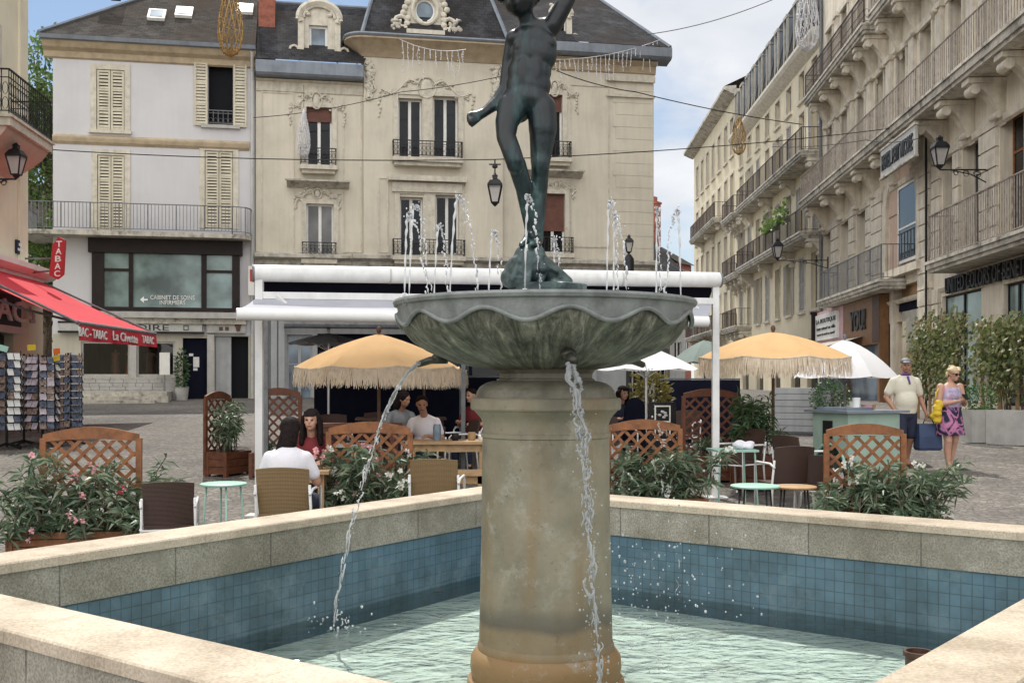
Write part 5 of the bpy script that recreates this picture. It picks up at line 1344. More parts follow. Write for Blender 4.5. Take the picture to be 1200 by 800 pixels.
m0 = MB(); m0.add([(x,-.02,z) for x,z in pts],[tuple(range(16,-1,-1))]); m0.build('arch_head', M['pinkish'], t)
m0 = MB(); m0.box(arch[0],arch[1],.02,.05,arch[2],za); 
aw = h.window((arch[0]+hw*.75,arch[1]-.1,arch[2]+.1,za+hw*.45), 1, -.03, 'frame_white', 'glass', fw=.08, transom=.45); m0.build('arch_infill', M['pinkish'], t)
h.railing([(arch[0]+hw*.75,-.06),(arch[1]-.1,-.06)], arch[2]+.15, .95, 'rail_grey', .3)
# shaped consoles
def console(u, z, depth, hgt, w_, m='stone_r2', seed=0):
    m0 = MB(); pr = []
    for k in range(13):
        s = k/12; yy = -depth*(1-s)**1.0*(.92+.08*math.cos(s*6)); zz0 = z-.02-hgt*(.12+.88*(s**1.5))*(1 if k else .6); pr.append((yy, zz0))
    poly = [(-.002, z-.02), (-depth, z-.02)] + [(min(y_, -.002), z_) for y_, z_ in pr] + [(-.002, z-hgt)]
    n_ = len(poly)
    m0.add([(u-w_/2,y_,z_) for y_,z_ in poly]+[(u+w_/2,y_,z_) for y_,z_ in poly], [tuple(range(n_-1,-1,-1)), tuple(range(n_,2*n_))]+[(i,(i+1)%n_,(i+1)%n_+n_,i+n_) for i in range(n_)])
    m0.box(u-w_/2-.05,u+w_/2+.05,-depth-.03,-.004,z-.15,z-.021)
    m0.tube([(u-w_/2-.03,-depth*.84,z-.30),(u+w_/2+.03,-depth*.84,z-.30)], .13, 10)
    m0.tube([(u-w_/2-.03,-depth*.22,z-hgt*.82),(u+w_/2+.03,-depth*.22,z-hgt*.82)], .09, 10)
    return m0
def balcony(u0, u1, z, d, rail_h=1.05, rm='rail_brown', th=.24, cons=(), orn=0, ch=.95, cd=None, step=.17, cw=.3):
    m0 = MB(); m0.box(u0,u1,-d,-.003,z-th,z); m0.box(u0+.04,u1-.04,-d+.06,-.004,z-th-.1,z-th); m0.box(u0-.04,u1+.04,-d-.05,-.005,z-.07,z+.012)
    b = m0.build('balcony', M['slab'], t if cur is None else cur.t)
    F_ = cur or h
    F_.railing([(u0+.06,-.03),(u0+.06,-d+.07),(u1-.06,-d+.07),(u1-.06,-.03)], z+.01, rail_h, rm, step, orn, b, r=.009, post=10)
    for i, u in enumerate(cons):
        console(u, z-th-.1, cd or d*.86, ch, cw).build('console', M['stone_r2' if cur is None else cm], b, autosmooth=45)
    return b
cur = None; cm = 'stone_r2'
DB = 1.05
cons = [atY(y) for y in [47.6,44.6,41.8,39.2,36.6,34.2,31.9,29.6,27.4,25.2,23,20.8,18.6,16.4]]
balcony(atY(48.45), W, ZB2, DB, 1.05, 'rail_brown', .26, cons, 0, 1.15, .9, cw=.42)
balcony(atY(47.9), atY(37.6), ZB3, .95, 1.05, 'rail_dark', .22, [atY(y) for y in (47.2,45.2,43.2,41.2,39.4,38.0)], 1, 1.3, .8)
balcony(atY(36.8), atY(26.0), ZB3, .95, 1.05, 'rail_brown', .22, [atY(y) for y in (36.3,34.3,32.3,30.3,28.3,26.4)], 1, 1.3, .8)
a0 = h.uv(957,350,.9)[0]; a1 = h.uv(1029,330,.9)[0]
balcony(max(a0,.05), a1, ZB1, .85, 1.15, 'rail_grey', .2, [], 0, step=.16)
a0 = h.uv(1083,310,.9)[0]
balcony(a0, W, ZB1, .85, 1.3, 'rail_brown', .2, [], 0, step=.15)
h.band(0, W, [(0,ZB1-.75),(-.06,ZB1-.7),(-.1,ZB1-.62),(0,ZB1-.58)], 'stone_r2', 'string_course')
h.band(0, W, [(0,ZB2-1.5),(-.08,ZB2-1.45),(-.12,ZB2-1.3),(0,ZB2-1.25)], 'stone_r2', 'string_course')
h.band(0, W, [(0,ZTOP-.8),(-.3,ZTOP-.5),(-.6,ZTOP-.1),(-.6,ZTOP+.1),(0,ZTOP+.2)], 'stone_r2', 'cornice')
# shop names
def hlet(s_, px0, py0, px1, py1, off, m, par, d=.04, hgt=None, bold=0.0):
    a = h.uv(px0, py0, off); b = h.uv(px1, py1, off); z_ = (a[1]+b[1])/2
    return text('lettering', s_, b[0]-a[0], hgt, Matrix.Translation(((a[0]+b[0])/2, -off, z_)), M[m], par, d, bold)
hlet('UNITED COLORS OF BENETTON', 1109, 336.5, 1222, 304, .12, 'letter_dark', t, .05, .46, .012)
a = h.uv(1034, 190, 1.0); b = h.uv(1070, 167, 1.0); zs1 = (a[1]+b[1])/2+.42
sb = h.bx(a[0]-.2, b[0]+.2, -1.0, -.92, zs1-.85, zs1, 'sign_grey', 'hotel_sign')
text('lettering', 'HOTEL PETIT NICOLE', b[0]-a[0], .5, Matrix.Translation(((a[0]+b[0])/2, -1.015, zs1-.43)), M['letter_dark'], sb, .02, .02)
m0 = MB(); m0.box(a[0]-.25,b[0]+.25,-1.03,-.91,zs1,zs1+.06); m0.box(a[0]-.25,b[0]+.25,-1.03,-.91,zs1-.91,zs1-.85); m0.bar((a[0],-.96,zs1+.05),(a[0],-.5,ZB2-.3),.03); m0.bar((b[0],-.96,zs1+.05),(b[0],-.5,ZB2-.3),.03); m0.build('sign_frame', M['slab'], sb)
# shop glazing
for a in gw+[(atY(21.5), atY(17), 1.0, gw[1][3])]: h.window(a, 2, .16, 'black', 'glass_green', fw=.06)
m0 = MB(); m0.box(door[0],door[1],.2,.24,0,door[3]); dd = m0.build('boarded_door', M['wood_tan'], t)
m0 = MB(); n_ = 3
a_ = h.uv(1065,362)[1]
m0.box(door[0],door[1],.10,.19,a_,a_+.42); m0.build('door_transom', M['navy'], dd)
m0 = MB(); m0.box(door[0]+.3,door[1],.12,.195,a_-1.35,a_-.02); m0.build('poster_board', M['shutter_grey'], dd)
m0 = MB(); uc = (door[0]+door[1])/2; m0.box(uc-.02,uc+.02,.17,.198,0,a_-1.36); m0.build('door_gap', M['wood_dark'], dd)
m0 = MB(); m0.box(door[0]-.35,door[0]-.002,-.1,-.002,0,door[3]+.3); m0.box(door[1]+.002,door[1]+.3,-.1,-.002,0,door[3]+.3); m0.box(door[0]-.45,door[1]+.4,-.28,-.002,door[3]+.3,door[3]+.55); m0.build('door_surround', M['stone_r2'], t)
# brown shopfront, pink fascia with white notice, black fascia
a = h.uv(988,375,.35); b = h.uv(1030,372,.35)
zt_ = ZB1-.33
m0 = MB(); m0.box(a[0],b[0],-.35,-.004,zt_-1.7,zt_); m0.box(a[0],a[0]+.3,-.33,-.004,.8,zt_-1.702); m0.box(b[0]-.25,b[0],-.33,-.004,.8,zt_-1.702); sf = m0.build('brown_shopfront', M['shop_brown'], t)
m0 = MB(); m0.box(b[0]-.9,b[0]+.02,-.356,-.352,zt_-1.65,zt_-.02); m0.build('shopfront_return', M['wood_dark'], sf)
l0 = h.uv(998,362,.36); l1 = h.uv(1016,358,.36); text('lettering', 'YOU!', l1[0]-l0[0], .75, Matrix.Translation(((l0[0]+l1[0])/2-.15,-.37,zt_-.75)), M['letter_dark'], sf, .04, .03)
m0 = MB(); m0.box(a[0]+.32,b[0]-.27,-.2,-.1,.8,zt_-1.702); m0.build('shop_pane', M['glass_blue'], sf)
p0 = h.uv(957,365,.35)
m0 = MB(); m0.box(p0[0],a[0]-.02,-.33,-.004,zt_-1.75,zt_); pf = m0.build('pink_fascia', M['pink_sign'], t)
m0 = MB(); m0.box(p0[0]+.05,a[0]-.75,-.42,-.332,zt_-1.25,zt_-.15); nb = m0.build('notice_board', M['sign_white'], pf)
cxn = (p0[0]+.05+a[0]-.75)/2; wn = a[0]-.75-p0[0]-.5
text('lettering', 'LA BOUTIQUE', wn, .22, Matrix.Translation((cxn,-.43,zt_-.45)), M['letter_dark'], nb, .008, .02)
text('lettering', 'vous attend en ville', wn*.95, .14, Matrix.Translation((cxn,-.43,zt_-.75)), M['letter_dark'], nb, .008, .01)
text('lettering', 'ouvert du mardi au samedi', wn*.9, .11, Matrix.Translation((cxn,-.43,zt_-1.0)), M['letter_dark'], nb, .008, .01)
m0 = MB(); m0.box(p0[0]+.1,a[0]-.1,-.2,-.1,.8,zt_-1.752); m0.build('shop_pane', M['glass_blue'], pf)
m0 = MB(); m0.add([(p0[0]-.5,-.02,3.35),(b[0]-2.2,-.02,3.35),(b[0]-2.2,-1.7,2.9),(p0[0]-.5,-1.7,2.9),(p0[0]-.5,-1.7,2.72),(b[0]-2.2,-1.7,2.72)], [(0,1,2,3),(3,2,5,4)]); m0.build('shop_awning', M['slab'], t)
m0 = MB(); m0.box(atY(48.3),p0[0]-.05,-.55,-.004,3.35,ZB1-.4); m0.box(atY(48.3),p0[0]-.04,-.60,-.005,ZB1-.4,ZB1-.28); m0.build('black_fascia', M['dark_front'], t)
# drainpipe and roof
m0 = MB(); m0.tube([(.12,-.1,.5),(.12,-.1,ZTOP-1)], .07, 8); m0.build('drainpipe', M['rail_grey'], t)
u_ = h.uv(1094,200)[0]; m0 = MB(); m0.tube([(u_,-.22,.4),(u_,-.22,ZB2-.4)], .035, 6); m0.build('cable_run', M['black'], t)
HO = h

# ------------------------------------------------------------------ yellow house further up the street
X2 = lambda y: 12.35+.031*(y)
h = Fac('yellow_apartment_house', 'pale yellow apartment house with dark mansard dormers and flowered balconies', 'building', (X2(70.8), 70.8), (X2(48.55), 48.55)); t = h.t; W = h.L
ZE = 17.2; fl = [1.0, 4.9, 8.3, 11.9]
atY2 = lambda y: (70.8-y)
ys = [68.9,66.2,63.5,60.8,58.1,55.4,52.6,50.1]
hs = []
for f_, hh in ((4.95,2.6),(8.4,2.6),(12.0,2.5),(15.1,1.35)):
    hs += [(atY2(y)-.55, atY2(y)+.55, f_, f_+hh) for y in ys]
gh = [(atY2(y)-1.0, atY2(y)+1.0, 0, 3.6) for y in (67.5,63,58.5,54,50.6)]
h.wall(0, W, 0, ZE, hs+gh, M['yellow_r'], depth=9)
for i, a in enumerate(hs):
    if i < 24 and i % 3 != 1:
        h.bx(a[0],a[1],.22,.26,a[2],a[3],'void' if i % 2 else 'glass_curtain','window')
        mid = (a[0]+a[1])/2
        if i % 3 == 0: h.shutter(a[0]+.01,mid-.01,a[2],a[3],.0,'shutter_grey',2); h.shutter(mid+.01,a[1]-.01,a[2],a[3],.0,'shutter_grey',2)
        else: h.shutter(a[0]-.56,a[0]-.02,a[2],a[3],-.06,'shutter_grey',2); h.shutter(a[1]+.02,a[1]+.56,a[2],a[3],-.06,'shutter_grey',2)
    else: h.window(a, 2, .2, 'shutter_grey', 'glass')
    if i >= 0: h.surround(a, 'stone_r2', .12, .04)
for a in gh: h.bx(a[0],a[1],.2,.25,0,a[3],'glass','shop_window')
h.band(-.05, W+.02, [(0,ZE-.5),(-.15,ZE-.4),(-.45,ZE-.15),(-.55,ZE+.0),(-.55,ZE+.16),(0,ZE+.2)], 'cream_trim', 'cornice')
rb = MB(); roof_poly(rb, [(0,-.35,ZE+.2),(W,-.35,ZE+.2),(W,.35,ZE+3.7),(0,.35,ZE+3.7)]); roof_poly(rb, [(0,.35,ZE+3.7),(W,.35,ZE+3.7),(W,5,ZE+4.2),(0,5,ZE+4.2)]); roof_poly(rb, [(W,-.35,ZE+.2),(W,5,ZE+.2),(W,5,ZE+4.2),(W,.35,ZE+3.7)])
roof = rb.build('roof', M['slate_blue'], t)
for y in [69.3,67.4,65.5,63.6,61.5,59.4,57.2,55.0,52.8,50.6,49.2]:
    u = atY2(y); m0 = MB(); m0.box(u-.42,u-.30,-.30,-.2,ZE+.35,ZE+2.6); m0.box(u+.30,u+.42,-.30,-.2,ZE+.35,ZE+2.6); m0.box(u-.46,u+.46,-.33,-.2,ZE+2.6,ZE+2.75); m0.box(u-.30,u+.30,-.27,-.2,ZE+.35,ZE+.5)
    d = m0.build('dormer', M['shutter_grey'], roof); m0 = MB(); m0.box(u-.40,u-.31,-.199,.9,ZE+.36,ZE+2.6); m0.box(u+.31,u+.40,-.199,.9,ZE+.36,ZE+2.6); m0.box(u-.44,u+.44,-.199,.9,ZE+2.601,ZE+2.7); m0.build('dormer_cheek', M['zinc'], roof); m0 = MB(); m0.quad((u-.30,-.19,ZE+.5),(u+.30,-.19,ZE+.5),(u+.30,-.19,ZE+2.6),(u-.30,-.19,ZE+2.6)); m0.build('dormer_pane', M['glass_blue'], roof)
cur = h; cm = 'cream_trim'
def bal2(px0, px1, z, d=1.0, rm='rail_dark', orn=0):
    a = max(h.uv(px0, 300, d)[0], .05); b = min(h.uv(px1, 300, d)[0], W-.1)
    return balcony(a, b, z, d, 1.05, rm, .2, [a+.2+(b-a-.4)*k/3 for k in range(4)], orn, .8, .7)
b1 = bal2(862, 938, 11.9); b2 = bal2(862, 941, 8.3); b3 = bal2(837,858,11.9); b4 = bal2(842,860,4.9+3.3)
bal2(840,861,4.95)
m0 = MB(); rg = random.Random(4)
a = h.uv(893,250,1.0)[0]; e = h.uv(918,245,1.0)[0]
for k in range(260):
    p = Vector((rg.uniform(a,e), -.85+rg.gauss(0,.15), 9.25+abs(rg.gauss(0,.42)))); ax = Vector((rg.gauss(0,1),rg.gauss(0,1),rg.gauss(0,1))).normalized(); o_ = ax.orthogonal().normalized()*.1; m0.quad(p-o_, p+ax*.1, p+o_, p-ax*.1)
m0.build('balcony_plant', M['leaf'], b2)
# ------------------------------------------------------------------ last tall house before the street bends
cur = None
h = Fac('far_cream_house', 'tall narrow cream house beyond the mansard with one brown balcony', 'building', (X2(91), 91), (X2(70.85), 70.85)); t = h.t; W = h.L; cur = h
hs = []
for f_ in (5.2, 9.0, 12.8, 16.5):
    hs += [(u-.6, u+.6, f_, f_+2.5) for u in (2.2,5.0,7.8,10.6,13.4,16.2,18.7)]
h.wall(0, W, 0, 20.6, hs, M['yellow_r'], depth=9)
for i, a in enumerate(hs):
    h.window(a, 2, .2, 'shutter_grey', 'glass')
    h.surround(a, 'stone_r2', .14, .05)
h.band(-.6, W+.05, [(0,20.2),(-.3,20.3),(-.8,20.55),(-.8,20.75),(0,20.8)], 'slab', 'cornice')
rb = MB(); roof_poly(rb, [(-.6,-.8,20.75),(W,-.8,20.75),(W,4,23),(-.6,4,23)]); rb.build('roof', M['slate'], t)
a = h.uv(808,280,1.0)[0]; balcony(max(a,.1), W-3, 12.7, 1.0, 1.05, 'rail_dark', .2, [max(a,.1)+1,(a+W-3)/2,W-4], 0, .8, .7)
balcony(2, W-3, 5.1, 1.0, 1.05, 'rail_dark', .2, [3,8,W-4], 0, .8, .7)
cur = None
# ------------------------------------------------------------------ houses closing the street
def plain_house(name, lab, p0, p1, z1, wallm, roofm, rise, wins, chim=(), wm='glass', depth=8):
    h = Fac(name, lab, 'house', p0, p1); W = h.L
    hs = [(W*u-.5, W*u+.5, z, z+1.7) for u in wins[0] for z in wins[1]]
    h.wall(0, W, 0, z1, hs, M[wallm], depth=depth)
    for a in hs: h.window(a, 2, .15, 'frame_white', wm); h.surround(a, 'concrete', .1, .03)
    rb = MB(); roof_poly(rb, [(-.3,-.5,z1-.1),(W+.3,-.5,z1-.1),(W+.3,depth/2,z1+rise),(-.3,depth/2,z1+rise)]); roof_poly(rb, [(W+.3,depth+.5,z1-.1),(-.3,depth+.5,z1-.1),(-.3,depth/2,z1+rise),(W+.3,depth/2,z1+rise)])
    rb.tri((0,0,z1-.05),(0,depth,z1-.05),(0,depth/2,z1+rise-.05)); rb.tri((W,0,z1-.05),(W,depth,z1-.05),(W,depth/2,z1+rise-.05))
    r_ = rb.build('roof', M[roofm], h.t)
    for (u, wd, zt_) in chim:
        m0 = MB(); m0.box(W*u,W*u+wd,depth/2-.5,depth/2+.5,z1,zt_); m0.box(W*u-.1,W*u+wd+.1,depth/2-.6,depth/2+.6,zt_,zt_+.25)
        for k in range(2): m0.tube([(W*u+wd*(.28+.44*k),depth/2,zt_+.2),(W*u+wd*(.28+.44*k),depth/2,zt_+.9)], .18, 8)
        m0.build('chimney', M['brick'], r_)
    return h
plain_house('brick_house', 'distant red brick house with tall chimneys closing the street', (P(794,300,128).x,128), (P(815,300,128).x,131), 15.5, 'brick', 'slate', 2.5, ((.3,.7),(5,9,13)), ((.10,.8,19.6),(.42,1.0,23.0)))
plain_house('grey_roofed_house', 'distant pale house with grey roof beside the street end', (P(758,300,96).x,96), (P(806,300,98).x,99.5), 11.0, 'grey_wall', 'slate_blue', 3.8, ((.2,.5,.8),(3.5,7)), ((.3,.8,15.8),))
plain_house('low_shop_house', 'low distant grey-blue shop building at the street end', (P(752,300,74).x,74), (P(790,300,74).x,76), 6.5, 'zinc', 'slate', 2.0, ((.3,.7),(1.2,4)), ())
plain_house('pale_house', 'pale rendered house standing far behind the tobacco shop tree', (-40,75), (-22,78), 12, 'beige', 'slate', 4, ((.2,.5,.8),(4,8)), ((.5,.9,17),))

# ------------------------------------------------------------------ tobacco shop building at the left edge
LX = lambda y: -9.7-.1*y
h = Fac('corner_house', 'cream corner house with iron balcony above the tobacco shop', 'house', (LX(8), 8), (LX(28.05), 28.05)); t = h.t; W = h.L
aL = lambda y: (y-8)*math.sqrt(1.01)
hs = [(aL(y)-.55, aL(y)+.55, z, z+2.4) for y in (25.6, 22, 18, 14) for z in (7.6, 11.3)]
h.wall(0, W, 4.55, 16.5, hs, M['cream_sun_tint'], depth=8)
gf_ = [(aL(21), aL(27.2), .3, 2.95)]
h.wall(0, W+1.4, 0, 4.55, gf_, M['cream_sun_tint'], depth=8, name='ground_floor_wall')
for a in hs: h.window(a, 2, .2); h.surround(a, 'cream_trim', .15, .05)
m0 = MB(); m0.box(W-.55,W+.02,-.07,-.002,4.6,16.4); m0.build('corner_pilaster', M['cream_sun_tint'], t)
b0, b1 = aL(24.1), aL(27.0)
m0 = MB(); m0.box(b0,b1,-1.0,-.003,7.28,7.46); m0.box(b0-.05,b1+.05,-1.05,-.004,7.46,7.52)
bal = m0.build('balcony', M['cream_trim'], t)
m0 = MB(); n_ = 16
pf_ = [(-.004,7.279)]+[(-.9*(1-(k/n_)**1.6)-.004, 7.279-.045*k) for k in range(n_+1)]
np_ = len(pf_)
for u_ in (0,): m0.add([(b0+.05,a_,z_) for a_,z_ in pf_]+[(b1-.05,a_,z_) for a_,z_ in pf_], [tuple(range(np_)), tuple(range(2*np_-1,np_-1,-1))]+[(i,i+np_,(i+1)%np_+np_,(i+1)%np_) for i in range(np_)])
m0.build('balcony_corbel', M['pinkish'], bal)
h.railing([(b0,-.03),(b0,-.97),(b1,-.97),(b1,-.03)], 7.52, 1.0, 'iron', .14, 2, bal)
h.band(aL(10), W+1.45, [(0,4.25),(-.25,4.3),(-.42,4.42),(-.42,4.55),(0,4.62)], 'sign_white', 'shop_cornice')
# shop fascia with big letters
m0 = MB(); m0.box(aL(16),aL(27.3),-.16,-.004,2.95,3.72); fa = m0.build('fascia', M['black'], t)
u0 = h.uv(-62,365,.17)[0]; u1 = h.uv(30,362,.17)[0]
text('lettering', 'TABAC', u1-u0, .52, Matrix.Translation(((u0+u1)/2,-.18,3.33)), M['letter_white'], fa, .03, .02)
m0 = MB(); uu = h.uv(36,364,.17)[0]; m0.ell((uu-.05,-.18,3.4),(.10,.03,.13),10,8); m0.ell((uu+.18,-.18,3.3),(.10,.03,.15),10,8); m0.box(uu-.1,uu+.3,-.2,-.165,3.1,3.2); m0.build('emblem', M['sign_grey'], fa)
h.bx(aL(16),aL(27.5),-.24,-.004,2.78,2.945,'sign_white','fascia_ledge')
m0 = MB(); a = gf_[0]; m0.box(a[0],a[1],.22,.26,.3,2.75); m0.build('shop_window', M['glass'], t)
for k in range(3): h.bx(a[0]+(a[1]-a[0])*(k+.5)/3-.9,a[0]+(a[1]-a[0])*(k+.5)/3-.2,.1,.14,1.4,2.5,'cards_a' if k%2 else 'cards_d','poster')
pl = h.rect(20,282,27.5,298,.06); m0 = MB(); m0.box(pl[0],pl[1],-.06,-.01,pl[2],pl[3]); pq = m0.build('street_name_plate', M['cloth_navy'], t)
for k, s_ in enumerate(('RUE', 'DE GENEVE')):
    text('lettering', s_, (pl[1]-pl[0])*(.5 if k == 0 else .8), (pl[3]-pl[2])*.2, Matrix.Translation(((pl[0]+pl[1])/2,-.068,pl[2]+(pl[3]-pl[2])*(.68-.36*k))), M['letter_white'], pq, .006, .01)
# red awning
def wpt(f, u, y, z): return f.t.matrix_basis @ Vector((u, y, z))
aw = thing('awning', 'bright red cloth awning with white lettering on its valance over the tobacco shop', 'awning', t.location, t.rotation_euler.z)
u0, u1 = aL(22.0), aL(29.0); zw, zf0, zf1 = 4.25, 2.80, 2.88; dp = 3.05
m0 = MB(); n_ = 20
for k in range(n_):
    a = u0+(u1-u0)*k/n_; b = u0+(u1-u0)*(k+1)/n_; za = zf0+(zf1-zf0)*k/n_; zb_ = zf0+(zf1-zf0)*(k+1)/n_
    for j in range(6):
        s0, s1 = j/6, (j+1)/6; sg = lambda s: -.07*math.sin(PI*s)
        m0.quad((a,-.1-(dp-.1)*s0,zw+(za-zw)*s0+sg(s0)),(a,-.1-(dp-.1)*s1,zw+(za-zw)*s1+sg(s1)),(b,-.1-(dp-.1)*s1,zw+(zb_-zw)*s1+sg(s1)),(b,-.1-(dp-.1)*s0,zw+(zb_-zw)*s0+sg(s0)))
m0.build('canopy', M['red_cloth'], aw, smooth=True)
m0 = MB()
for k in range(n_):
    a = u0+(u1-u0)*k/n_; b = u0+(u1-u0)*(k+1)/n_; za = zf0+(zf1-zf0)*k/n_; zb_ = zf0+(zf1-zf0)*(k+1)/n_
    for j in range(3): 
        ya = lambda i, jj: -dp-.02-.012*jj*math.sin(i*1.3)
        m0.quad((a,ya(k,j),za-.12*j),(a,ya(k,j+1),za-.12*(j+1)),(b,ya(k+1,j+1),zb_-.12*(j+1)),(b,ya(k+1,j),zb_-.12*j))
va = m0.build('valance', M['red_cloth'], aw, smooth=True)
zv = (zf0+zf1)/2-.18
for s_, pa, pb, hg in (('BAC - TABAC', 92, 125, .19), ('La Civette', 132, 161, .21), ('TABAC', 166, 180, .19)):
    ua = h.uv(pa,388,dp+.04)[0]; ub = h.uv(pb,392,dp+.04)[0]; text('lettering', s_, ub-ua, hg, Matrix.Translation(((ua+ub)/2,-dp-.05,zf0+(zf1-zf0)*((ua+ub)/2-u0)/(u1-u0)-.19)), M['letter_white'], va, .006, .015)
m0 = MB(); m0.tube([(u0,-dp,zf0),(u1,-dp,zf1)], .045, 8); m0.tube([(u0-.02,-.1,zw),(u0-.02,-dp,zf0)], .03, 6); m0.tube([(u1+.02,-.1,zw),(u1+.02,-dp,zf1)], .03, 6); m0.tube([(u0+.3,-.1,3.75),(u0+.6,-dp*.6,3.1),(u0+.4,-dp,zf0)], .03, 6)
m0.tube([(u1-.3,-.1,3.75),(u1-.6,-dp*.6,3.1),(u1-.4,-dp,zf1)], .03, 6); m0.build('folding_arm', M['rail_grey'], aw)
m0 = MB(); m0.tube([(u0,-.1,zw+.02),(u1,-.1,zw+.02)], .09, 8); m0.build('cassette', M['sign_white'], aw)
# TABAC blade sign
pz = P(67,303,27.4)
sg_ = thing('tobacco_sign', 'red vertical lozenge sign reading TABAC beside the awning', 'sign', (pz.x, pz.y, 0))
zc_ = pz.z; hw, hh = .165, .50
pts = [(-hw,-hh*.62),(0,-hh),(hw,-hh*.62),(hw,hh*.62),(0.02,hh),(-hw,hh*.62)]
m0 = MB(); m0.prism([(x+.02*z,zc_+z) for x,z in [(-.17,-.42),(.02,-.52),(.17,-.40),(.20,.46),(.05,.54),(-.10,.34)]], -.06, .06); pb = m0.build('panel', M['red_sign'], sg_)
for k, ch in enumerate('TABAC'):
    text('lettering', ch, .15, .15, Matrix.Translation((.05+.012*(2-k),-.066,zc_+.36-.185*k)), M['letter_white'], pb, .006, .02)
m0 = MB(); m0.tube([(-.12,.02,zc_-.0),(-.8,.4,zc_+.05),(-1.15,.5,zc_+.05)], .025, 6); m0.tube([(-.12,.02,zc_-.3),(-1.2,.5,zc_-.33)], .025, 6); m0.build('bracket', M['rail_grey'], sg_)
LB = h
# ------------------------------------------------------------------ white double awning over the terrace
rnd = random.Random(21)
pl, pr_ = G(304, 12.6), G(838.5, 14.1)
T0, T1 = P(297, 320, 12.6), P(843, 328, 14.1)
B0, B1 = P(305, 346, 12.6), P(840, 353, 14.1)
F0, F1 = P(277, 368, 11.75), P(829, 377, 13.5)
av = (F1-F0).normalized()
aw = thing('terrace_awning', 'long white freestanding awning frame with pale grey cloth over the café terrace', 'awning', (0,0,0))
for p, top in ((pl, T0), (pr_, T1)):
    m0 = MB(); m0.bar(p, Vector((p.x,p.y,top.z-.08)), .085, .085, (0,1,0)); m0.cbox((p.x,p.y,p.z+.01), (.28,.28,.02)); m0.build('post', M['white_steel'], aw)
m0 = MB(); m0.tube([T0, T1], .098, 20); m0.build('top_cassette', M['white_steel'], aw, autosmooth=40)
for s in (.0, .27, .5, .77, 1.0):
    m0 = MB(); a_ = T0+(T1-T0)*s; d_ = (T1-T0).normalized()*.012; m0.tube([a_-d_, a_+d_], .1015, 20); m0.build('joint_band', M['rail_grey' if s in (0.0, 1.0) else 'sign_grey'], aw, autosmooth=40)
m0 = MB(); m0.bar(B0, B1, .07, .08); m0.build('crossbeam', M['white_steel'], aw)
m0 = MB(); m0.tube([F0, F1], .066, 16); m0.build('front_bar', M['white'], aw, autosmooth=40)
def sheet(a, b, c, d, n, sag, name, m, thick=.006):
    m0 = MB()
    for i in range(n):
        for j in range(6):
            def pt(s, t): 
                p = (a+(b-a)*s)*(1-t)+(d+(c-d)*s)*t; return p+Vector((0,0,-sag*math.sin(PI*t)*(.6+.4*math.sin(s*9)**2)))
            s0,s1,t0,t1 = i/n,(i+1)/n,j/6,(j+1)/6
            m0.quad(pt(s0,t0),pt(s1,t0),pt(s1,t1),pt(s0,t1))
    return m0.build(name, M[m], aw, smooth=True)
up = Vector((0,0,.05))
sheet(B0+Vector((-.05,-.05,-.045)), B1+Vector((-.08,-.05,-.045)), F1+Vector((0,0,.05)), F0+Vector((0,0,.05)), 24, .03, 'front_cloth', 'awning_grey')
bk = Vector((-.12, .38, 0))
R0, R1 = T0+bk+Vector((0,0,-.42)), T1+bk+Vector((0,0,-.42))
sheet(T0+Vector((.05,.09,-.03)), T1+Vector((-.05,.09,-.03)), R1+up, R0+up, 24, .03, 'rear_cloth', 'navy')
m0 = MB(); m0.tube([R0, R1], .03, 12); m0.build('rear_bar', M['navy'], aw, autosmooth=40)
for s in (.03, .28, .93):
    m0 = MB(); a = B0+(B1-B0)*s; b = F0+(F1-F0)*(s if s > .02 else .04); mid = (a+b)/2+av*.35+Vector((0,0,-.1)); m0.bar(a, mid, .035, .05); m0.bar(mid, b, .035, .05); m0.build('folding_arm', M['white_steel'], aw)
m0 = MB(); m0.bar(pl+Vector((0,0,2.25)), B0+(B1-B0)*.085, .045, .06); m0.build('brace', M['white_steel'], aw)

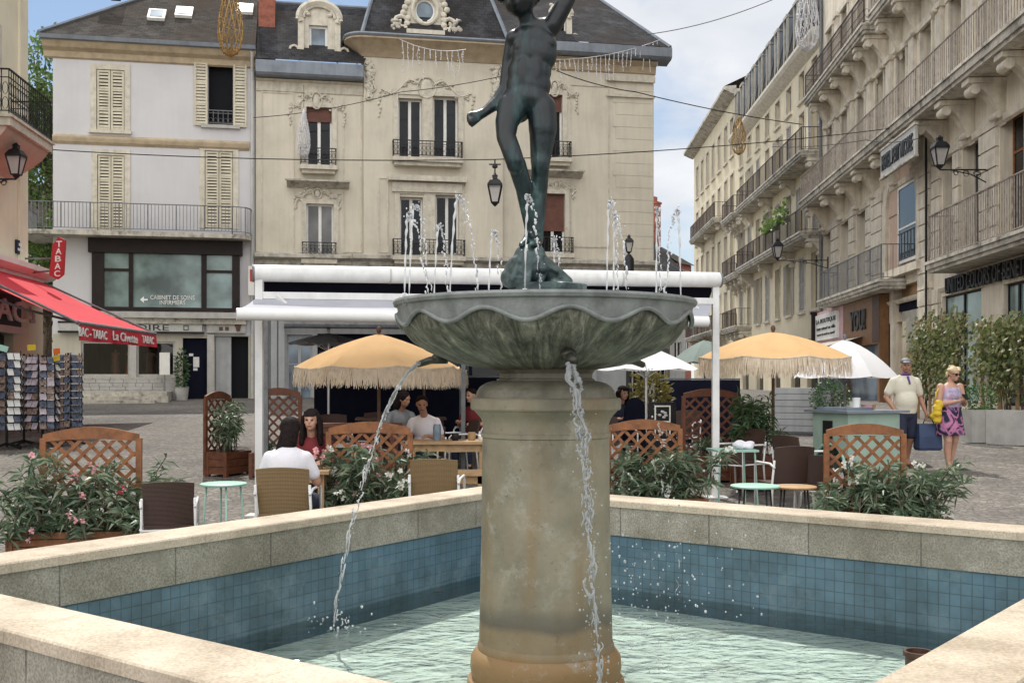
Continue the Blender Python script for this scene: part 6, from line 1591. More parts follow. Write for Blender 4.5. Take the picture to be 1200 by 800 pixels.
# ------------------------------------------------------------------ parasols
def parasol(label, loc, rim_r, rim_z, top_z, cm, fringe=0.0, n=8, pole='wood_dark', dome=.35, rot=.2, group='parasols over the café tables', lip=0):
    t = thing('parasol', label, 'parasol', loc, rot, group)
    m0 = MB(); rr = 7; sub = 4
    pts = []
    for i in range(rr+1):
        s = i/rr; row = []
        for k in range(n*sub):
            f = (k % sub)/sub; a = 2*PI*k/(n*sub)
            chord = math.cos(PI/n)/math.cos((f-.5)*2*PI/n) if sub > 1 else 1
            rad = rim_r*s*(chord*.75+.25)
            z = rim_z+(top_z-rim_z)*((1-s)*(1-dome)+dome*(1-s*s)) - .035*s*math.sin(PI*f)
            row.append((rad*math.cos(a), rad*math.sin(a), z))
        pts.append(row)
    N_ = n*sub
    m0.add([p for r_ in pts for p in r_], [(i*N_+k, i*N_+(k+1)%N_, (i+1)*N_+(k+1)%N_, (i+1)*N_+k) for i in range(rr) for k in range(N_)])
    can = m0.build('canopy', M[cm], t, autosmooth=28)
    m0 = MB(); m0.tube([(0,0,0),(0,0,top_z+.02)], .022, 10); m0.ell((0,0,top_z+.05),(.035,.035,.05),8,6); m0.build('pole', M[pole], t)
    m0 = MB(); m0.lathe([(.26,0),(.26,.05),(.22,.07),(.05,.09),(.04,.3)], 20); m0.build('base', M['concrete'], t)
    m0 = MB()
    for k in range(n):
        a = 2*PI*k/n; e = pts[rr][k*sub]; mid = pts[4][k*sub]
        m0.bar((0,0,top_z-.04), (e[0]*.99,e[1]*.99,e[2]-.02), .014); m0.bar((0,0,rim_z-.15), (mid[0],mid[1],mid[2]-.02), .012)
    m0.build('ribs', M[pole], t)
    if fringe:
        m0 = MB(); rg = random.Random(int(loc[0]*10))
        rim = pts[rr]
        for k in range(N_):
            a, b = Vector(rim[k]), Vector(rim[(k+1)%N_]); q_ = 20
            for j in range(q_):
                p = a+(b-a)*(j/q_); p2 = a+(b-a)*((j+1.15)/q_); d = Vector((p.x,p.y,0)).normalized(); sw = rg.gauss(.02,.02); sd_ = (b-a).normalized()*rg.gauss(0,.012)
                ln = fringe*rg.uniform(.82,1.12); mid = Vector((0,0,-ln*.5))+d*sw*.7; end = Vector((0,0,-ln))+d*sw+sd_
                m0.add([p, p2, p2+mid, p+mid, p2*1+(p-p2)*.25+end, p+(p2-p)*.2+end], [(0,1,2,3),(3,2,4,5)])
        m0.build('fringe', M['fringe'], can)
        m0 = MB(); m0.tube([Vector(p)*1.0+Vector((0,0,.002)) for p in rim], .012, 5, closed=True); m0.build('rim_braid', M['fringe'], can)
    return t
def zpx(py, Y): return EYE+(HY-py)/F*Y
def para_px(label, px, Y, wpx, rim_py, top_py, *a, **k):
    L_ = G(px, Y); rr_ = wpx/2*Y/F; parasol(label, L_, rr_, zpx(rim_py, Y)-L_.z, zpx(top_py, Y)-L_.z, *a, **k)
para_px('peach fringed parasol left of the fountain pillar, above the two seated women', 444, 14.3, 196, 430, 391, 'canvas_peach', .23, rot=.35, dome=.45)
para_px('smaller peach fringed parasol half hidden behind the left one by the basin', 497, 17.2, 100, 434, 418, 'canvas_peach', .25, rot=.1, dome=.4)
para_px('large peach fringed parasol right of the fountain above the wicker chairs', 906, 15.2, 182, 419, 389, 'canvas_peach', .24, rot=.2, dome=.6)
para_px('plain white parasol just right of the fountain pillar', 757, 17.5, 124, 432, 404, 'canvas_white', pole='steel', rot=.0, dome=.15, n=6)
para_px('dull grey green parasol behind the white awning post', 826, 24, 84, 424, 398, 'canvas_grey', rot=.3, dome=.5)
para_px('domed white parasol behind the peach one on the right', 990, 19, 122, 441, 398, 'canvas_white', pole='rail_grey', rot=.2, dome=.6)
para_px('pale grey parasol top under the awning bar on the left', 385, 19.5, 96, 402, 390, 'awning_grey', pole='steel', rot=.4, dome=.2)

# ------------------------------------------------------------------ plants
def leaves(m0, p, d, ln, w, rg, droop=.3, side=None):
    d = Vector(d).normalized(); s = side or d.cross(Vector((rg.gauss(0,1),rg.gauss(0,1),rg.gauss(0,1))))
    if s.length < 1e-3: s = d.orthogonal()
    s = s.normalized()*w/2; m = p+d*ln*.5+Vector((0,0,-.02*droop)); e = p+d*ln+Vector((0,0,-ln*droop))
    m0.add([p, m-s, e, m+s], [(0,1,2,3)])
def oleander(label, loc, w, d, h, rz=0.0, flowers=(), nst=46, box=(1.1,.38,.24), trellis=None, bm='wood_warm', seed=1, spread=.35, leafn=30, lm='oleander', group='oleander planters with wooden trellis'):
    rg = random.Random(seed); t = thing('trellis_planter', label, 'planter', loc, rz, group)
    bw, bd, bh = box
    m0 = MB()
    for k in range(3):
        z0, z1 = .03+bh*k/3, .03+bh*(k+1)/3-.008
        m0.box(-bw/2,bw/2,-bd/2,-bd/2+.025,z0,z1); m0.box(-bw/2,bw/2,bd/2-.025,bd/2,z0,z1); m0.box(-bw/2,-bw/2+.025,-bd/2+.026,bd/2-.026,z0,z1); m0.box(bw/2-.025,bw/2,-bd/2+.026,bd/2-.026,z0,z1)
    for sx_ in (-1,1):
        for sy_ in (-1,1): m0.cbox((sx_*(bw/2-.02),sy_*(bd/2-.02),bh/2), (.06,.06,bh+.04))
    bo = m0.build('box', M[bm], t)
    m0 = MB(); m0.box(-bw/2+.03,bw/2-.03,-bd/2+.03,bd/2-.03,.1,bh-.02); m0.build('soil', M['soil'], bo)
    if trellis: lattice(t, trellis, bd/2+.02, bm)
    m0 = MB(); lf = MB(); fl = {}
    for k in range(nst):
        b = Vector((rg.uniform(-bw*.45,bw*.45), rg.uniform(-bd*.35,bd*.35), bh-.03))
        a = rg.uniform(0,2*PI); low = k % 3 == 0 and w > .8
        tip = Vector((b.x*(w/bw)+rg.gauss(0,spread*.4), b.y+(rg.uniform(-.42,-.18) if low else rg.gauss(-.08,spread*.45)), bh+(h-bh)*(rg.uniform(-.05,.35) if low else rg.uniform(.35,1.0))))
        mid = (b+tip)/2+Vector((0,0,.22 if low else .1)); m0.tube([b,mid,tip], [.009,.007,.004], 5)
        for j in range(leafn):
            s = rg.uniform(.25,1.0)**.7; p = b*(1-s)**2+mid*2*s*(1-s)+tip*s*s
            an = rg.uniform(0,2*PI); el_ = rg.gauss(.25,.45); dd = Vector((math.cos(an)*math.cos(el_), math.sin(an)*math.cos(el_), math.sin(el_)))
            leaves(lf, p, dd, rg.uniform(.11,.20), rg.uniform(.020,.034), rg, rg.uniform(.1,.6))
        if flowers and rg.random() < flowers[1]:
            fm = rg.choice(flowers[0]); fb = fl.setdefault(fm, [])
            fm_ = MB()
            for j in range(rg.randint(2,5)):
                c_ = tip+Vector((rg.gauss(0,.03),rg.gauss(-.03,.02),rg.gauss(.03,.025)))
                for q_ in range(5):
                    an = 2*PI*q_/5+rg.random(); leaves(fm_, c_, (math.cos(an),-.3,math.sin(an)), .034, .03, rg, .1)
            fb.append(fm_)
    m0.build('stems', M['bark'], t); lf.build('foliage', M[lm], t)
    for fm, lst in fl.items():
        for x in lst: x.build('flower', M[fm], t)
    return t
def lattice(t, tr, y, m, arch=.07):
    w_, z0, z1 = tr[:3]; x0 = tr[3] if len(tr) > 3 else 0
    m0 = MB(); 
    for sx_ in (-1,1): m0.cbox((x0+sx_*w_/2,y,(z0*0+z1-.04)/2), (.055,.045,z1-.04))
    n_ = 12; up_ = []
    for k in range(n_+1):
        s = -1+2*k/n_; up_.append((x0+s*w_/2, z1+arch*math.cos(s*PI/2)))
    lo = [(x, z1-.07+(z-z1)*.35) for x, z in up_]
    m0.prism(up_+lo[::-1], y-.022, y+.022); m0.box(x0-w_/2+.03,x0+w_/2-.03,y-.02,y+.02,z0,z0+.05)
    fr = m0.build('trellis', M[m], t)
    m0 = MB(); sp = .155; xa, xb, za, zb_ = x0-w_/2+.03, x0+w_/2-.03, z0+.05, z1-.06
    for sg in (1,-1):
        c0 = -(zb_-za)
        while c0 < (xb-xa):
            # slat from (xa+c0, za) upwards at 45 degrees, clipped
            p0x, p0z = c0, 0.0
            s0 = max(0, -c0); s1 = min(zb_-za, (xb-xa)-c0)
            if s1-s0 > .03:
                X = lambda s: (xa+c0+s) if sg > 0 else (xb-c0-s)
                m0.bar((X(s0),y-.006*sg,za+s0),(X(s1),y-.006*sg,za+s1),.011,.03,(0,0,1)) if False else m0.add([(X(s0)-.0235,y-.012*(sg>0)-.0,za+s0),(X(s0)+.0235,y-.012*(sg>0),za+s0),(X(s1)+.0235,y-.012*(sg>0),za+s1),(X(s1)-.0235,y-.012*(sg>0),za+s1),
                    (X(s0)-.0235,y+.011-.012*(sg>0),za+s0),(X(s0)+.0235,y+.011-.012*(sg>0),za+s0),(X(s1)+.0235,y+.011-.012*(sg>0),za+s1),(X(s1)-.0235,y+.011-.012*(sg>0),za+s1)],
                    [(0,1,2,3),(7,6,5,4),(0,3,7,4),(1,5,6,2)])
            c0 += sp
    m0.build('lattice', M[m], fr)
oleander('oleander with pink and red flowers in front of a wooden trellis, far left', G(92,10.2), 1.55, .5, .92, .12, (('petal_pink','petal_pink','petal_red'), .13), 60, (1.15,.4,.20), (.88,.22,1.10,.06), seed=3, leafn=36)
oleander('oleander with pink and white flowers by the women and left of the pillar', G(432,11.3), 1.12, .5, .95, .0, (('petal_pink','petal_white','petal_white'), .22), 50, (1.0,.4,.22), (.86,.24,1.10,-.02), seed=4)
oleander('leafy oleander with a low trellis just right of the fountain pillar', G(768,12.4), 1.15, .5, .82, .1, (('petal_white',), .10), 56, (1.1,.4,.22), (.84,.24,1.05,-.08), seed=5, leafn=32)
oleander('broad white flowering oleander before a trellis, beside the green cart', G(1032,11.3), 1.65, .55, .78, -.05, (('petal_white',), .12), 62, (1.25,.42,.20), (.80,.22,1.08,-.1), seed=6, leafn=34)
oleander('slim bamboo plant in a wooden box with edge-on trellis by the street', G(268,16.6), .5, .4, 1.15, 1.2, (), 18, (.62,.36,.34), (.6,.34,1.2), seed=7, leafn=36, lm='oleander', bm='wood_red')
oleander('tall dark trellis planter left of the seated women', G(323,16.4), .5, .3, .6, .0, (), 6, (.7,.36,.34), (.66,.34,1.26), seed=8, bm='wood_red')
oleander('tall red brown trellis planter behind the green square table', G(836,15.8), .5, .3, .7, .0, (), 8, (.82,.36,.36), (.80,.36,1.27), seed=9, bm='wood_red')
oleander('bushy bamboo in a red brown box under the large peach parasol', G(882,14.9), .46, .42, 1.28, .1, (), 34, (.48,.42,.46), None, seed=10, lm='bamboo', bm='wood_red', leafn=44, spread=.22)

def shrub_ball(m0, c_, r, n, s, rg):
    for k in range(n):
        th = rg.uniform(0,2*PI); ph = math.acos(rg.uniform(-1,1)); q_ = rg.uniform(.55,1.05)
        d = Vector((math.sin(ph)*math.cos(th), math.sin(ph)*math.sin(th), math.cos(ph))); p = Vector(c_)+Vector((d.x*r[0],d.y*r[1],d.z*r[2]))*q_
        leaves(m0, p, d+Vector((rg.gauss(0,.6),rg.gauss(0,.6),rg.gauss(0,.6))), s*rg.uniform(.7,1.3), s*.55, rg, .1)
def tree(label, loc, trunk_h, crown, n, s, lm, seed, clumps=26, group=None, tr=.22):
    rg = random.Random(seed); t = thing('tree', label, 'tree', loc, 0, group)
    m0 = MB(); top = Vector((rg.gauss(0,.3), rg.gauss(0,.3), trunk_h)); m0.tube([(0,0,-.2),(0.05,0,trunk_h*.5),top,top+Vector((0,0,crown[2]))], [tr,tr*.75,tr*.55,tr*.2], 9)
    lf = MB()
    for k in range(clumps):
        th = rg.uniform(0,2*PI); ph = math.acos(rg.uniform(-.9,1)); q_ = rg.uniform(.35,1)
        c_ = Vector((math.sin(ph)*math.cos(th)*crown[0]*q_, math.sin(ph)*math.sin(th)*crown[1]*q_, trunk_h+crown[2]*(.75+math.cos(ph)*q_)))
        m0.tube([top+Vector((0,0,rg.uniform(-.5,crown[2]*.7))), (top+c_)/2+Vector((0,0,.3)), c_], [tr*.3,tr*.16,.02], 5)
        rr_ = rg.uniform(.22,.42)*min(crown); shrub_ball(lf, c_, (rr_,rr_,rr_*.75), n//clumps, s, rg)
    m0.build('trunk', M['bark'], t); lf.build('crown', M[lm], t)
    return t
tree('tall bright green tree rising between the left edge house and the lilac house', (-19.6,46,1.1), 8.5, (2.5,2.5,4.2), 9500, .21, 'leaf', 31, 40)
tree('dark bushy tree low behind the lilac house balcony', (-18.3,42.5,1.1), 2.4, (1.9,1.9,3.0), 4200, .24, 'leaf', 32, 30, tr=.15)

# ivy screens and concrete planters on the right
def ivy_screen(label, p0, p1, z0, z1, seed, n):
    rg = random.Random(seed); p0 = Vector((*p0,0)); p1 = Vector((*p1,0)); d = (p1-p0); L_ = d.length; d.normalize()
    t = thing('ivy_screen', label, 'climbing plant', (p0.x,p0.y,g(p0.y)), math.atan2(d.y,d.x), 'ivy screens before the hotel')
    m0 = MB(); k = 0
    while k*1.0 < L_+.01: m0.box(k*1.0-.03,k*1.0+.03,-.03,.03,0,z1-.1); k += 1
    for z in (.9,1.4,1.9,2.3): m0.box(0,L_,-.015,.015,z,z+.03)
    m0.build('frame', M['wood_tan'], t)
    lf = MB(); st_ = MB()
    ncl = max(8, int(L_*7))
    for c_ in range(ncl):
        x = rg.uniform(0,L_); top = z1*rg.uniform(.82,1.04); bot = rg.uniform(z0, z0+.7); th = rg.uniform(.12,.26)
        st_.tube([(x,0,.5),(x+rg.gauss(0,.1),-.05,(top+.5)/2),(x+rg.gauss(0,.15),0,top)], .012, 4)
        for j in range(n//ncl):
            z = rg.uniform(bot,top); p = Vector((x+rg.gauss(0,th), rg.gauss(-.08,.13), z)); leaves(lf, p, (rg.gauss(0,.7),rg.gauss(-.5,.5),rg.gauss(-.8,.5)), rg.uniform(.08,.15), rg.uniform(.06,.10), rg, .1)
    st_.build('stems', M['bark'], t); lf.build('foliage', M['ivy'], t); return t
ivy_screen('dense ivy screen hung with pale leaves before the shop windows, far right', (10.55,24.5), (10.3,20.8), .75, 2.55, 41, 2600)
ivy_screen('thinner ivy screen beside the boarded door of the hotel', (10.9,29.3), (10.65,25.6), .5, 2.75, 42, 2200)
def box_planter(label, loc, rz, w_, d_, h_, shrub=None, seed=1):
    t = thing('concrete_planter', label, 'planter', loc, rz, 'pale concrete planters'); m0 = MB()
    for (a,b,c_,e) in ((-w_/2,w_/2,-d_/2,-d_/2+.07),(-w_/2,w_/2,d_/2-.07,d_/2),(-w_/2,-w_/2+.07,-d_/2+.071,d_/2-.071),(w_/2-.07,w_/2,-d_/2+.071,d_/2-.071)): m0.box(a,b,c_,e,0,h_)
    m0.build('box', M['concrete'], t); m0 = MB(); m0.box(-w_/2+.06,w_/2-.06,-d_/2+.06,d_/2-.06,.1,h_-.06); m0.build('soil', M['soil'], t)
    if shrub:
        lf = MB(); rg = random.Random(seed)
        for (x,y,z,rr_) in shrub: shrub_ball(lf, (x,y,z), (rr_,rr_,rr_*.85), 900, .055, rg)
        lf.build('shrub', M['boxwood'], t)
    return t
box_planter('square concrete planter with a round clipped box shrub behind the walking woman', G(1147,22.3), .12, .66, .66, .66, ((0,0,.86,.36),), 1)
box_planter('long concrete planter under the dense ivy screen at the right edge', G(1203,21.6), -.9, 1.35, .6, .68, None)

# ------------------------------------------------------------------ chairs and tables
def chair(label, loc, rz, wm='wicker', group='wicker armchairs on the terrace', fm='white_steel', sc=1.0):
    t = thing('wicker_chair', label, 'chair', loc, rz, group); t.scale = (sc,)*3
    m0 = MB(); m0.cbox((0,0,.43), (.44,.44,.03)); m0.build('seat', M[wm], t)
    m0 = MB(); n_ = 8
    for k in range(n_):
        x0, x1 = -.225+.45*k/n_, -.225+.45*(k+1)/n_; cv = lambda x: .05*(x/.225)**2
        ys = lambda x, z: .20+.10*(z-.44)/.42-cv(x)
        zz1 = lambda x: .86-.02*(x/.225)**2
        vs = [(x0,ys(x0,.44),.44),(x1,ys(x1,.44),.44),(x1*1.03,ys(x1,.86),zz1(x1)),(x0*1.03,ys(x0,.86),zz1(x0))]
        m0.add(vs+[(a,b+.022,c_) for a,b,c_ in vs], [(0,1,2,3),(7,6,5,4),(3,2,6,7),(0,4,5,1)]+([(0,3,7,4)] if k == 0 else [])+([(1,5,6,2)] if k == n_-1 else []))
    m0.build('backrest', M[wm], t)
    for sx_ in (-1,1):
        m0 = MB(); m0.tube([(sx_*.25,-.22,0),(sx_*.25,-.22,.62),(sx_*.25,-.17,.66),(sx_*.25,.18,.66),(sx_*.24,.27,.62)], .013, 8); m0.build('arm', M[fm], t, smooth=True)
        m0 = MB(); m0.tube([(sx_*.25,.24,0),(sx_*.24,.20,.42),(sx_*.235,.255,.70)], .013, 8); m0.build('leg', M[fm], t, smooth=True)
    m0 = MB(); m0.tube([(-.25,.215,.40),(.25,.215,.40)], .011, 6); m0.tube([(-.25,-.22,.40),(.25,-.22,.40)], .011, 6); m0.tube([(-.25,-.22,.41),(-.25,.21,.41)], .011, 6); m0.tube([(.25,-.22,.41),(.25,.21,.41)], .011, 6); m0.build('seat_frame', M[fm], t, smooth=True)
    return t
chair('dark brown wicker chair seen from behind, beside the far left oleander', G(199,9.3), PI+.25, sc=.9)
chair('tan wicker chair with the woman in white sitting in it', G(338,9.75), PI, 'wicker_tan')
chair('empty tan wicker chair just left of the fountain pillar', G(512,10.8), PI-.05, 'wicker_tan')
chair('dark wicker chair seen from behind beside the mint table, right of the pillar', G(919,12.2), PI+.2)
chair('dark wicker chair turned sideways behind the one by the mint table', G(938,13.6), PI/2+.5)
chair('dark wicker chair half hidden by the right hand trellis', G(957,12.2), PI-.4, sc=.88)
chair('dark wicker chair beside the green square table', G(866,14.4), -.9)
def round_table(label, loc, dia, h_, tm, legs=4, group='small round café tables', lm=None):
    t = thing('round_table', label, 'table', loc, .4, group); m0 = MB()
    m0.lathe([(dia/2-.008,h_-.022),(dia/2,h_-.014),(dia/2,h_-.004),(dia/2-.008,h_)], 32); m0.build('tabletop', M[tm], t, autosmooth=35)
    for k in range(legs):
        a = 2*PI*k/legs; m0 = MB(); m0.tube([(math.cos(a)*dia*.36,math.sin(a)*dia*.36,h_-.022),(math.cos(a)*dia*.5,math.sin(a)*dia*.5,0)], .009, 7); m0.build('leg', M[lm or tm], t, smooth=True)
    return t
round_table('mint green round table beside the seated woman in white', G(262,9.5), .40, .72, 'mint')
round_table('mint green round table in front of the dark wicker chairs', G(885,10.2), .46, .635, 'mint', 4, lm='iron')
round_table('tan topped round table between the mint table and the trellis', G(931,10.5), .42, .60, 'wood_tan', 4, lm='iron')
t = thing('square_table', 'green square metal table with a folded cloth behind the awning post', 'table', G(858,13.1), .1)
m0 = MB(); m0.box(-.25,.25,-.25,.25,.70,.725); m0.build('tabletop', M['mint'], t)
for sx_ in (-1,1):
    for sy_ in (-1,1): m0 = MB(); m0.tube([(sx_*.21,sy_*.21,.70),(sx_*.24,sy_*.24,0)], .011, 7); m0.build('leg', M['mint'], t)
L_ = G(866,13.05); rg = random.Random(2)
m0 = MB(); 
for k in range(5): m0.ell((rg.gauss(0,.05),rg.gauss(0,.03),.035+.01*k), (.075,.05,.04), 9, 6, (rg.gauss(0,.3),rg.gauss(0,.3),rg.random()))
o = blob('folded_cloth', m0, .012, M['cloth_white'], None, 1); o.location = (L_.x,L_.y,L_.z+.722); tag(o, 'crumpled grey white cloth lying on the green square table', 'cloth')
def wood_table(label, loc, w_, d_, h_, rz=0.0, tm='wood_tan', group='wooden tables under the awning'):
    t = thing('wooden_table', label, 'table', loc, rz, group); m0 = MB()
    for k in range(5): m0.box(-w_/2,w_/2,-d_/2+d_*k/5+.004,-d_/2+d_*(k+1)/5-.004,h_-.035,h_)
    m0.build('tabletop', M[tm], t)
    m0 = MB(); m0.box(-w_/2+.06,w_/2-.06,-d_/2+.05,-d_/2+.075,h_-.12,h_-.036); m0.box(-w_/2+.06,w_/2-.06,d_/2-.075,d_/2-.05,h_-.12,h_-.036); m0.build('apron', M[tm], t)
    for sx_ in (-1,1):
        for sy_ in (-1,1): m0 = MB(); m0.cbox((sx_*(w_/2-.08),sy_*(d_/2-.08),h_/2-.02), (.06,.06,h_-.04)); m0.build('leg', M[tm], t)
    return t
wood_table('long weathered wooden table with jars, in the shade left of the pillar', G(524,13.4), 1.0, .6, .80, .05)
wood_table('low tan wooden table beside the empty tan chair', G(545,11.7), .5, .45, .62, .0)
wood_table('wooden table between the two seated women', G(352,11.0), .6, .55, .72, .1)
wood_table('brown wooden table behind the middle trellis under the parasol', G(412,14.6), 1.3, .6, .92, .0, 'wood_red')
tb = G(524,13.4)
for k, (dx, dy, r_, h_, m_, lb, nm) in enumerate(((-.12,-.05,.05,.20,'glass_blue','cloudy glass jug on the long wooden table','jug'),(.10,.0,.045,.09,'black','small black pot on the long wooden table','pot'),(.30,.05,.05,.10,'wood_tan','tan herb pot on the long wooden table','pot'),(.44,.0,.06,.07,'white','white cup near the pillar on the long wooden table','cup'))):
    m0 = MB(); m0.lathe([(r_*.8,0),(r_,h_*.3),(r_,h_*.85),(r_*.8,h_),(r_*.72,h_),(r_*.7,h_*.5),(0,h_*.45)], 16); o = m0.build(nm, M[m_], None, autosmooth=40); o.location = (tb.x+dx,tb.y+dy,tb.z+.80); tag(o, lb, nm)

# ------------------------------------------------------------------ green food cart
L_ = G(1003,14.1); CR = .42; t = thing('food_cart', 'mint green food cart with wheel arch and glass top behind the trellis', 'cart', L_, CR)
m0 = MB(); w2, d2, z0, z1 = .42, .33, .30, 1.10
side = [(-d2,z0+.25),(-d2,z1),(d2,z1),(d2,z0+.25),(.30,z0+.25)]+[(.27*math.cos(a),z0+.12+.27*math.sin(a)) for a in [PI*k/10 for k in range(1,10)]]+[(-.30,z0+.25)]
n_ = len(side)
for x in (-w2,w2):
    m0.add([(x,a,b) for a,b in side], [tuple(range(n_))])
m0.quad((-w2,-d2,z0),(w2,-d2,z0),(w2,-d2,z1),(-w2,-d2,z1)); m0.quad((w2,d2,z0),(-w2,d2,z0),(-w2,d2,z1),(w2,d2,z1)); m0.quad((-w2,-d2,z0+.25),(w2,-d2,z0+.25),(w2,d2,z0+.25),(-w2,d2,z0+.25))
bd = m0.build('body', M['cart_green'], t)
m0 = MB(); m0.box(-w2-.02,-w2-.002,-.05,.12,.70,1.0); m0.build('side_panel', M['black'], bd)
m0 = MB(); m0.tube([(-w2-.012,.29*math.cos(a),z0+.12+.29*math.sin(a)) for a in [PI*k/12 for k in range(13)]], .02, 6); m0.build('wheel_arch', M['mint'], bd)
for x in (-w2+.05, w2-.05):
    m0 = MB(); m0.tube([(x,.24*math.cos(a),.27+.24*math.sin(a)) for a in [2*PI*k/24 for k in range(24)]], .025, 8, closed=True); wh = m0.build('wheel', M['black'], t, smooth=True)
    m0 = MB()
    for k in range(8): m0.bar((x,0,.27),(x,.23*math.cos(2*PI*k/8),.27+.23*math.sin(2*PI*k/8)),.012)
    m0.build('spokes', M['steel'], wh)
m0 = MB(); m0.box(-w2-.08,w2+.10,-d2-.08,d2+.08,z1+.001,z1+.035); tp = m0.build('counter_top', M['zinc'], t)
m0 = MB(); m0.box(-w2+.02,.04,-d2+.05,d2-.05,z1+.036,z1+.07); m0.build('glass_lid', M['glass_blue'], tp)
for k, (x, y, r_, h_, m_, lb, nm) in enumerate(((-.10,-.1,.05,.12,'white','white paper cup standing on the green cart','cup'),(.22,.0,.075,.07,'pink_sign','round pink tub on the green cart','tub'),(.36,.05,.07,.065,'wood_tan','beige tub at the right end of the green cart','tub'),(.12,.15,.06,.09,'sign_white','white tub in the middle of the green cart','tub'))):
    m0 = MB(); m0.lathe([(r_*.8,0),(r_,h_*.95),(r_*1.05,h_),(r_*.9,h_),(r_*.75,h_*.6),(0,h_*.6)], 16); o = m0.build(nm, M[m_], None, autosmooth=40); x *= .8; o.location = (L_.x+math.cos(CR)*x-math.sin(CR)*y,L_.y+math.sin(CR)*x+math.cos(CR)*y,L_.z+z1+(.071 if x < .02 else .036)); tag(o, lb, nm)
# menu board, folded parasol cover, grey slatted hut
t = thing('menu_board', 'tall black menu board with two white framed panels under the white parasol', 'sign board', G(776,16.3), .05)
m0 = MB(); m0.box(-.20,.20,-.02,.02,.35,1.12); m0.build('board', M['black'], t)
for z0 in (.55,.82):
    m0 = MB(); m0.box(-.12,.12,-.034,-.022,z0+.23,z0+.25); m0.box(-.12,.12,-.034,-.022,z0,z0+.02); m0.box(-.12,-.10,-.034,-.022,z0+.02,z0+.23); m0.box(.10,.12,-.034,-.022,z0+.02,z0+.23); fr_ = m0.build('panel_frame', M['sign_white'], t); m0 = MB(); rg = random.Random(int(z0*100))
    for k in range(5): m0.ell((rg.uniform(-.06,.06),-.03,z0+.1+rg.uniform(-.04,.06)),(.03,.008,.02),8,5)
    m0.build('drawing', M['sign_grey'], fr_)
for sx_ in (-1,1): m0 = MB(); m0.bar((sx_*.19,-.06,0),(sx_*.19,0,1.12),.03); m0.bar((sx_*.19,.3,0),(sx_*.19,0,1.1),.03); m0.build('leg', M['black'], t)
m0 = MB(); 
m0.lathe([(.24,.0),(.235,.3),(.21,.7),(.17,.95),(.12,1.07),(.05,1.12),(0,1.13)], 20, (0,0,0), fr=lambda r,z,a: r*(1+.07*math.sin(a*5+z*3)))
o = m0.build('folded_parasol_cover', M['navy'], None, smooth=True); o.location = G(744,17.6); tag(o, 'dark navy draped cover standing upright behind the low trellis', 'cover')
t = thing('slatted_hut', 'grey horizontally boarded hut base under the parasols by the hotel', 'kiosk', G(946,24.5), -.5)
m0 = MB()
for k in range(7): m0.box(-.62,.62,-.5,.5,.05+.14*k,.05+.14*k+.128)
m0.build('boarding', M['grey_wall'], t); m0 = MB(); m0.box(-.6,.6,-.48,.48,0,1.0); m0.build('core', M['rail_grey'], t)
t = thing('potted_shrub', 'green shrub in a dark square pot beside the grey slatted hut', 'potted plant', G(973,23.6), 0); m0 = MB(); m0.box(-.28,.28,-.28,.28,0,.62); m0.build('pot', M['black'], t)
lf = MB(); shrub_ball(lf, (0,0,.85), (.42,.4,.35), 900, .07, random.Random(3)); lf.build('foliage', M['bamboo'], t)
t = thing('potted_shrub', 'yellow green leafy plant between the menu board and the white parasol', 'potted plant', G(762,18.6), 0); m0 = MB(); m0.lathe([(.16,0),(.22,.4),(.24,.42),(.2,.42),(.18,.3),(0,.3)],16); m0.build('pot', M['black'], t)
lf = MB(); shrub_ball(lf, (0,0,1.05), (.36,.3,.55), 800, .10, random.Random(4)); lf.build('foliage', M['yellow_plant'], t)
t = thing('potted_shrub', 'dark potted climbing plant beside the navy door of the lilac house', 'potted plant', HL.t.matrix_basis @ Vector((0,0,0)), HL.t.rotation_euler.z)
pu = HL.uv(213,460,.6)[0]; m0 = MB(); m0.lathe([(.20,.9),(.25,1.35),(.27,1.4),(.22,1.4),(.21,1.3),(0,1.3)],16,(pu,-.6,0)); m0.build('pot', M['concrete'], t); lf = MB(); shrub_ball(lf,(pu,-.55,2.0),(.22,.2,.75),420,.12,random.Random(6)); lf.build('foliage', M['bamboo'], t)
# pavement display by the steps
t = thing('pavement_sign', 'small white price stand by the steps of the lilac house', 'sign', HL.t.location, HL.t.rotation_euler.z); u_ = HL.uv(193,430,.5)[0]
m0 = MB(); m0.box(u_-.18,u_+.18,-.52,-.48,2.05-.2,2.65); m0.build('panel', M['sign_white'], t); m0 = MB(); m0.box(u_-.02,u_+.02,-.5,-.47,.9,1.85); m0.box(u_-.15,u_+.15,-.6,-.4,.86,.9); m0.build('stand', M['rail_grey'], t)

# mannequins behind the lower shop windows
for k, (px, m_, lb) in enumerate(((135,'wood_red','brown draped dress form in the lilac house window'),(154,'orange','dress form in an orange top in the lilac house window'),(176,'wood_dark','dark brown dress form beside the orange one in the window'))):
    u_ = HL.uv(px,420,-.6)[0]; p = HL.t.matrix_basis; m0 = MB()
    m0.cap((0,0,.95),.17,(0,0,1.28),.13); m0.ell((0,0,1.36),(.20,.11,.09)); m0.cap((0,0,1.4),.05,(0,0,1.52),.045); m0.lathe([(.30,.2),(.22,.6),(.17,.95)],16)
    o = blob('dress_form', m0, .03, M[m_], None, 4); rot = HL.t.rotation_euler.z
    o.location = HL.t.location + Vector((math.cos(rot)*u_-math.sin(rot)*.6, math.sin(rot)*u_+math.cos(rot)*.6, 1.25)); tag(o, lb, 'dress form')
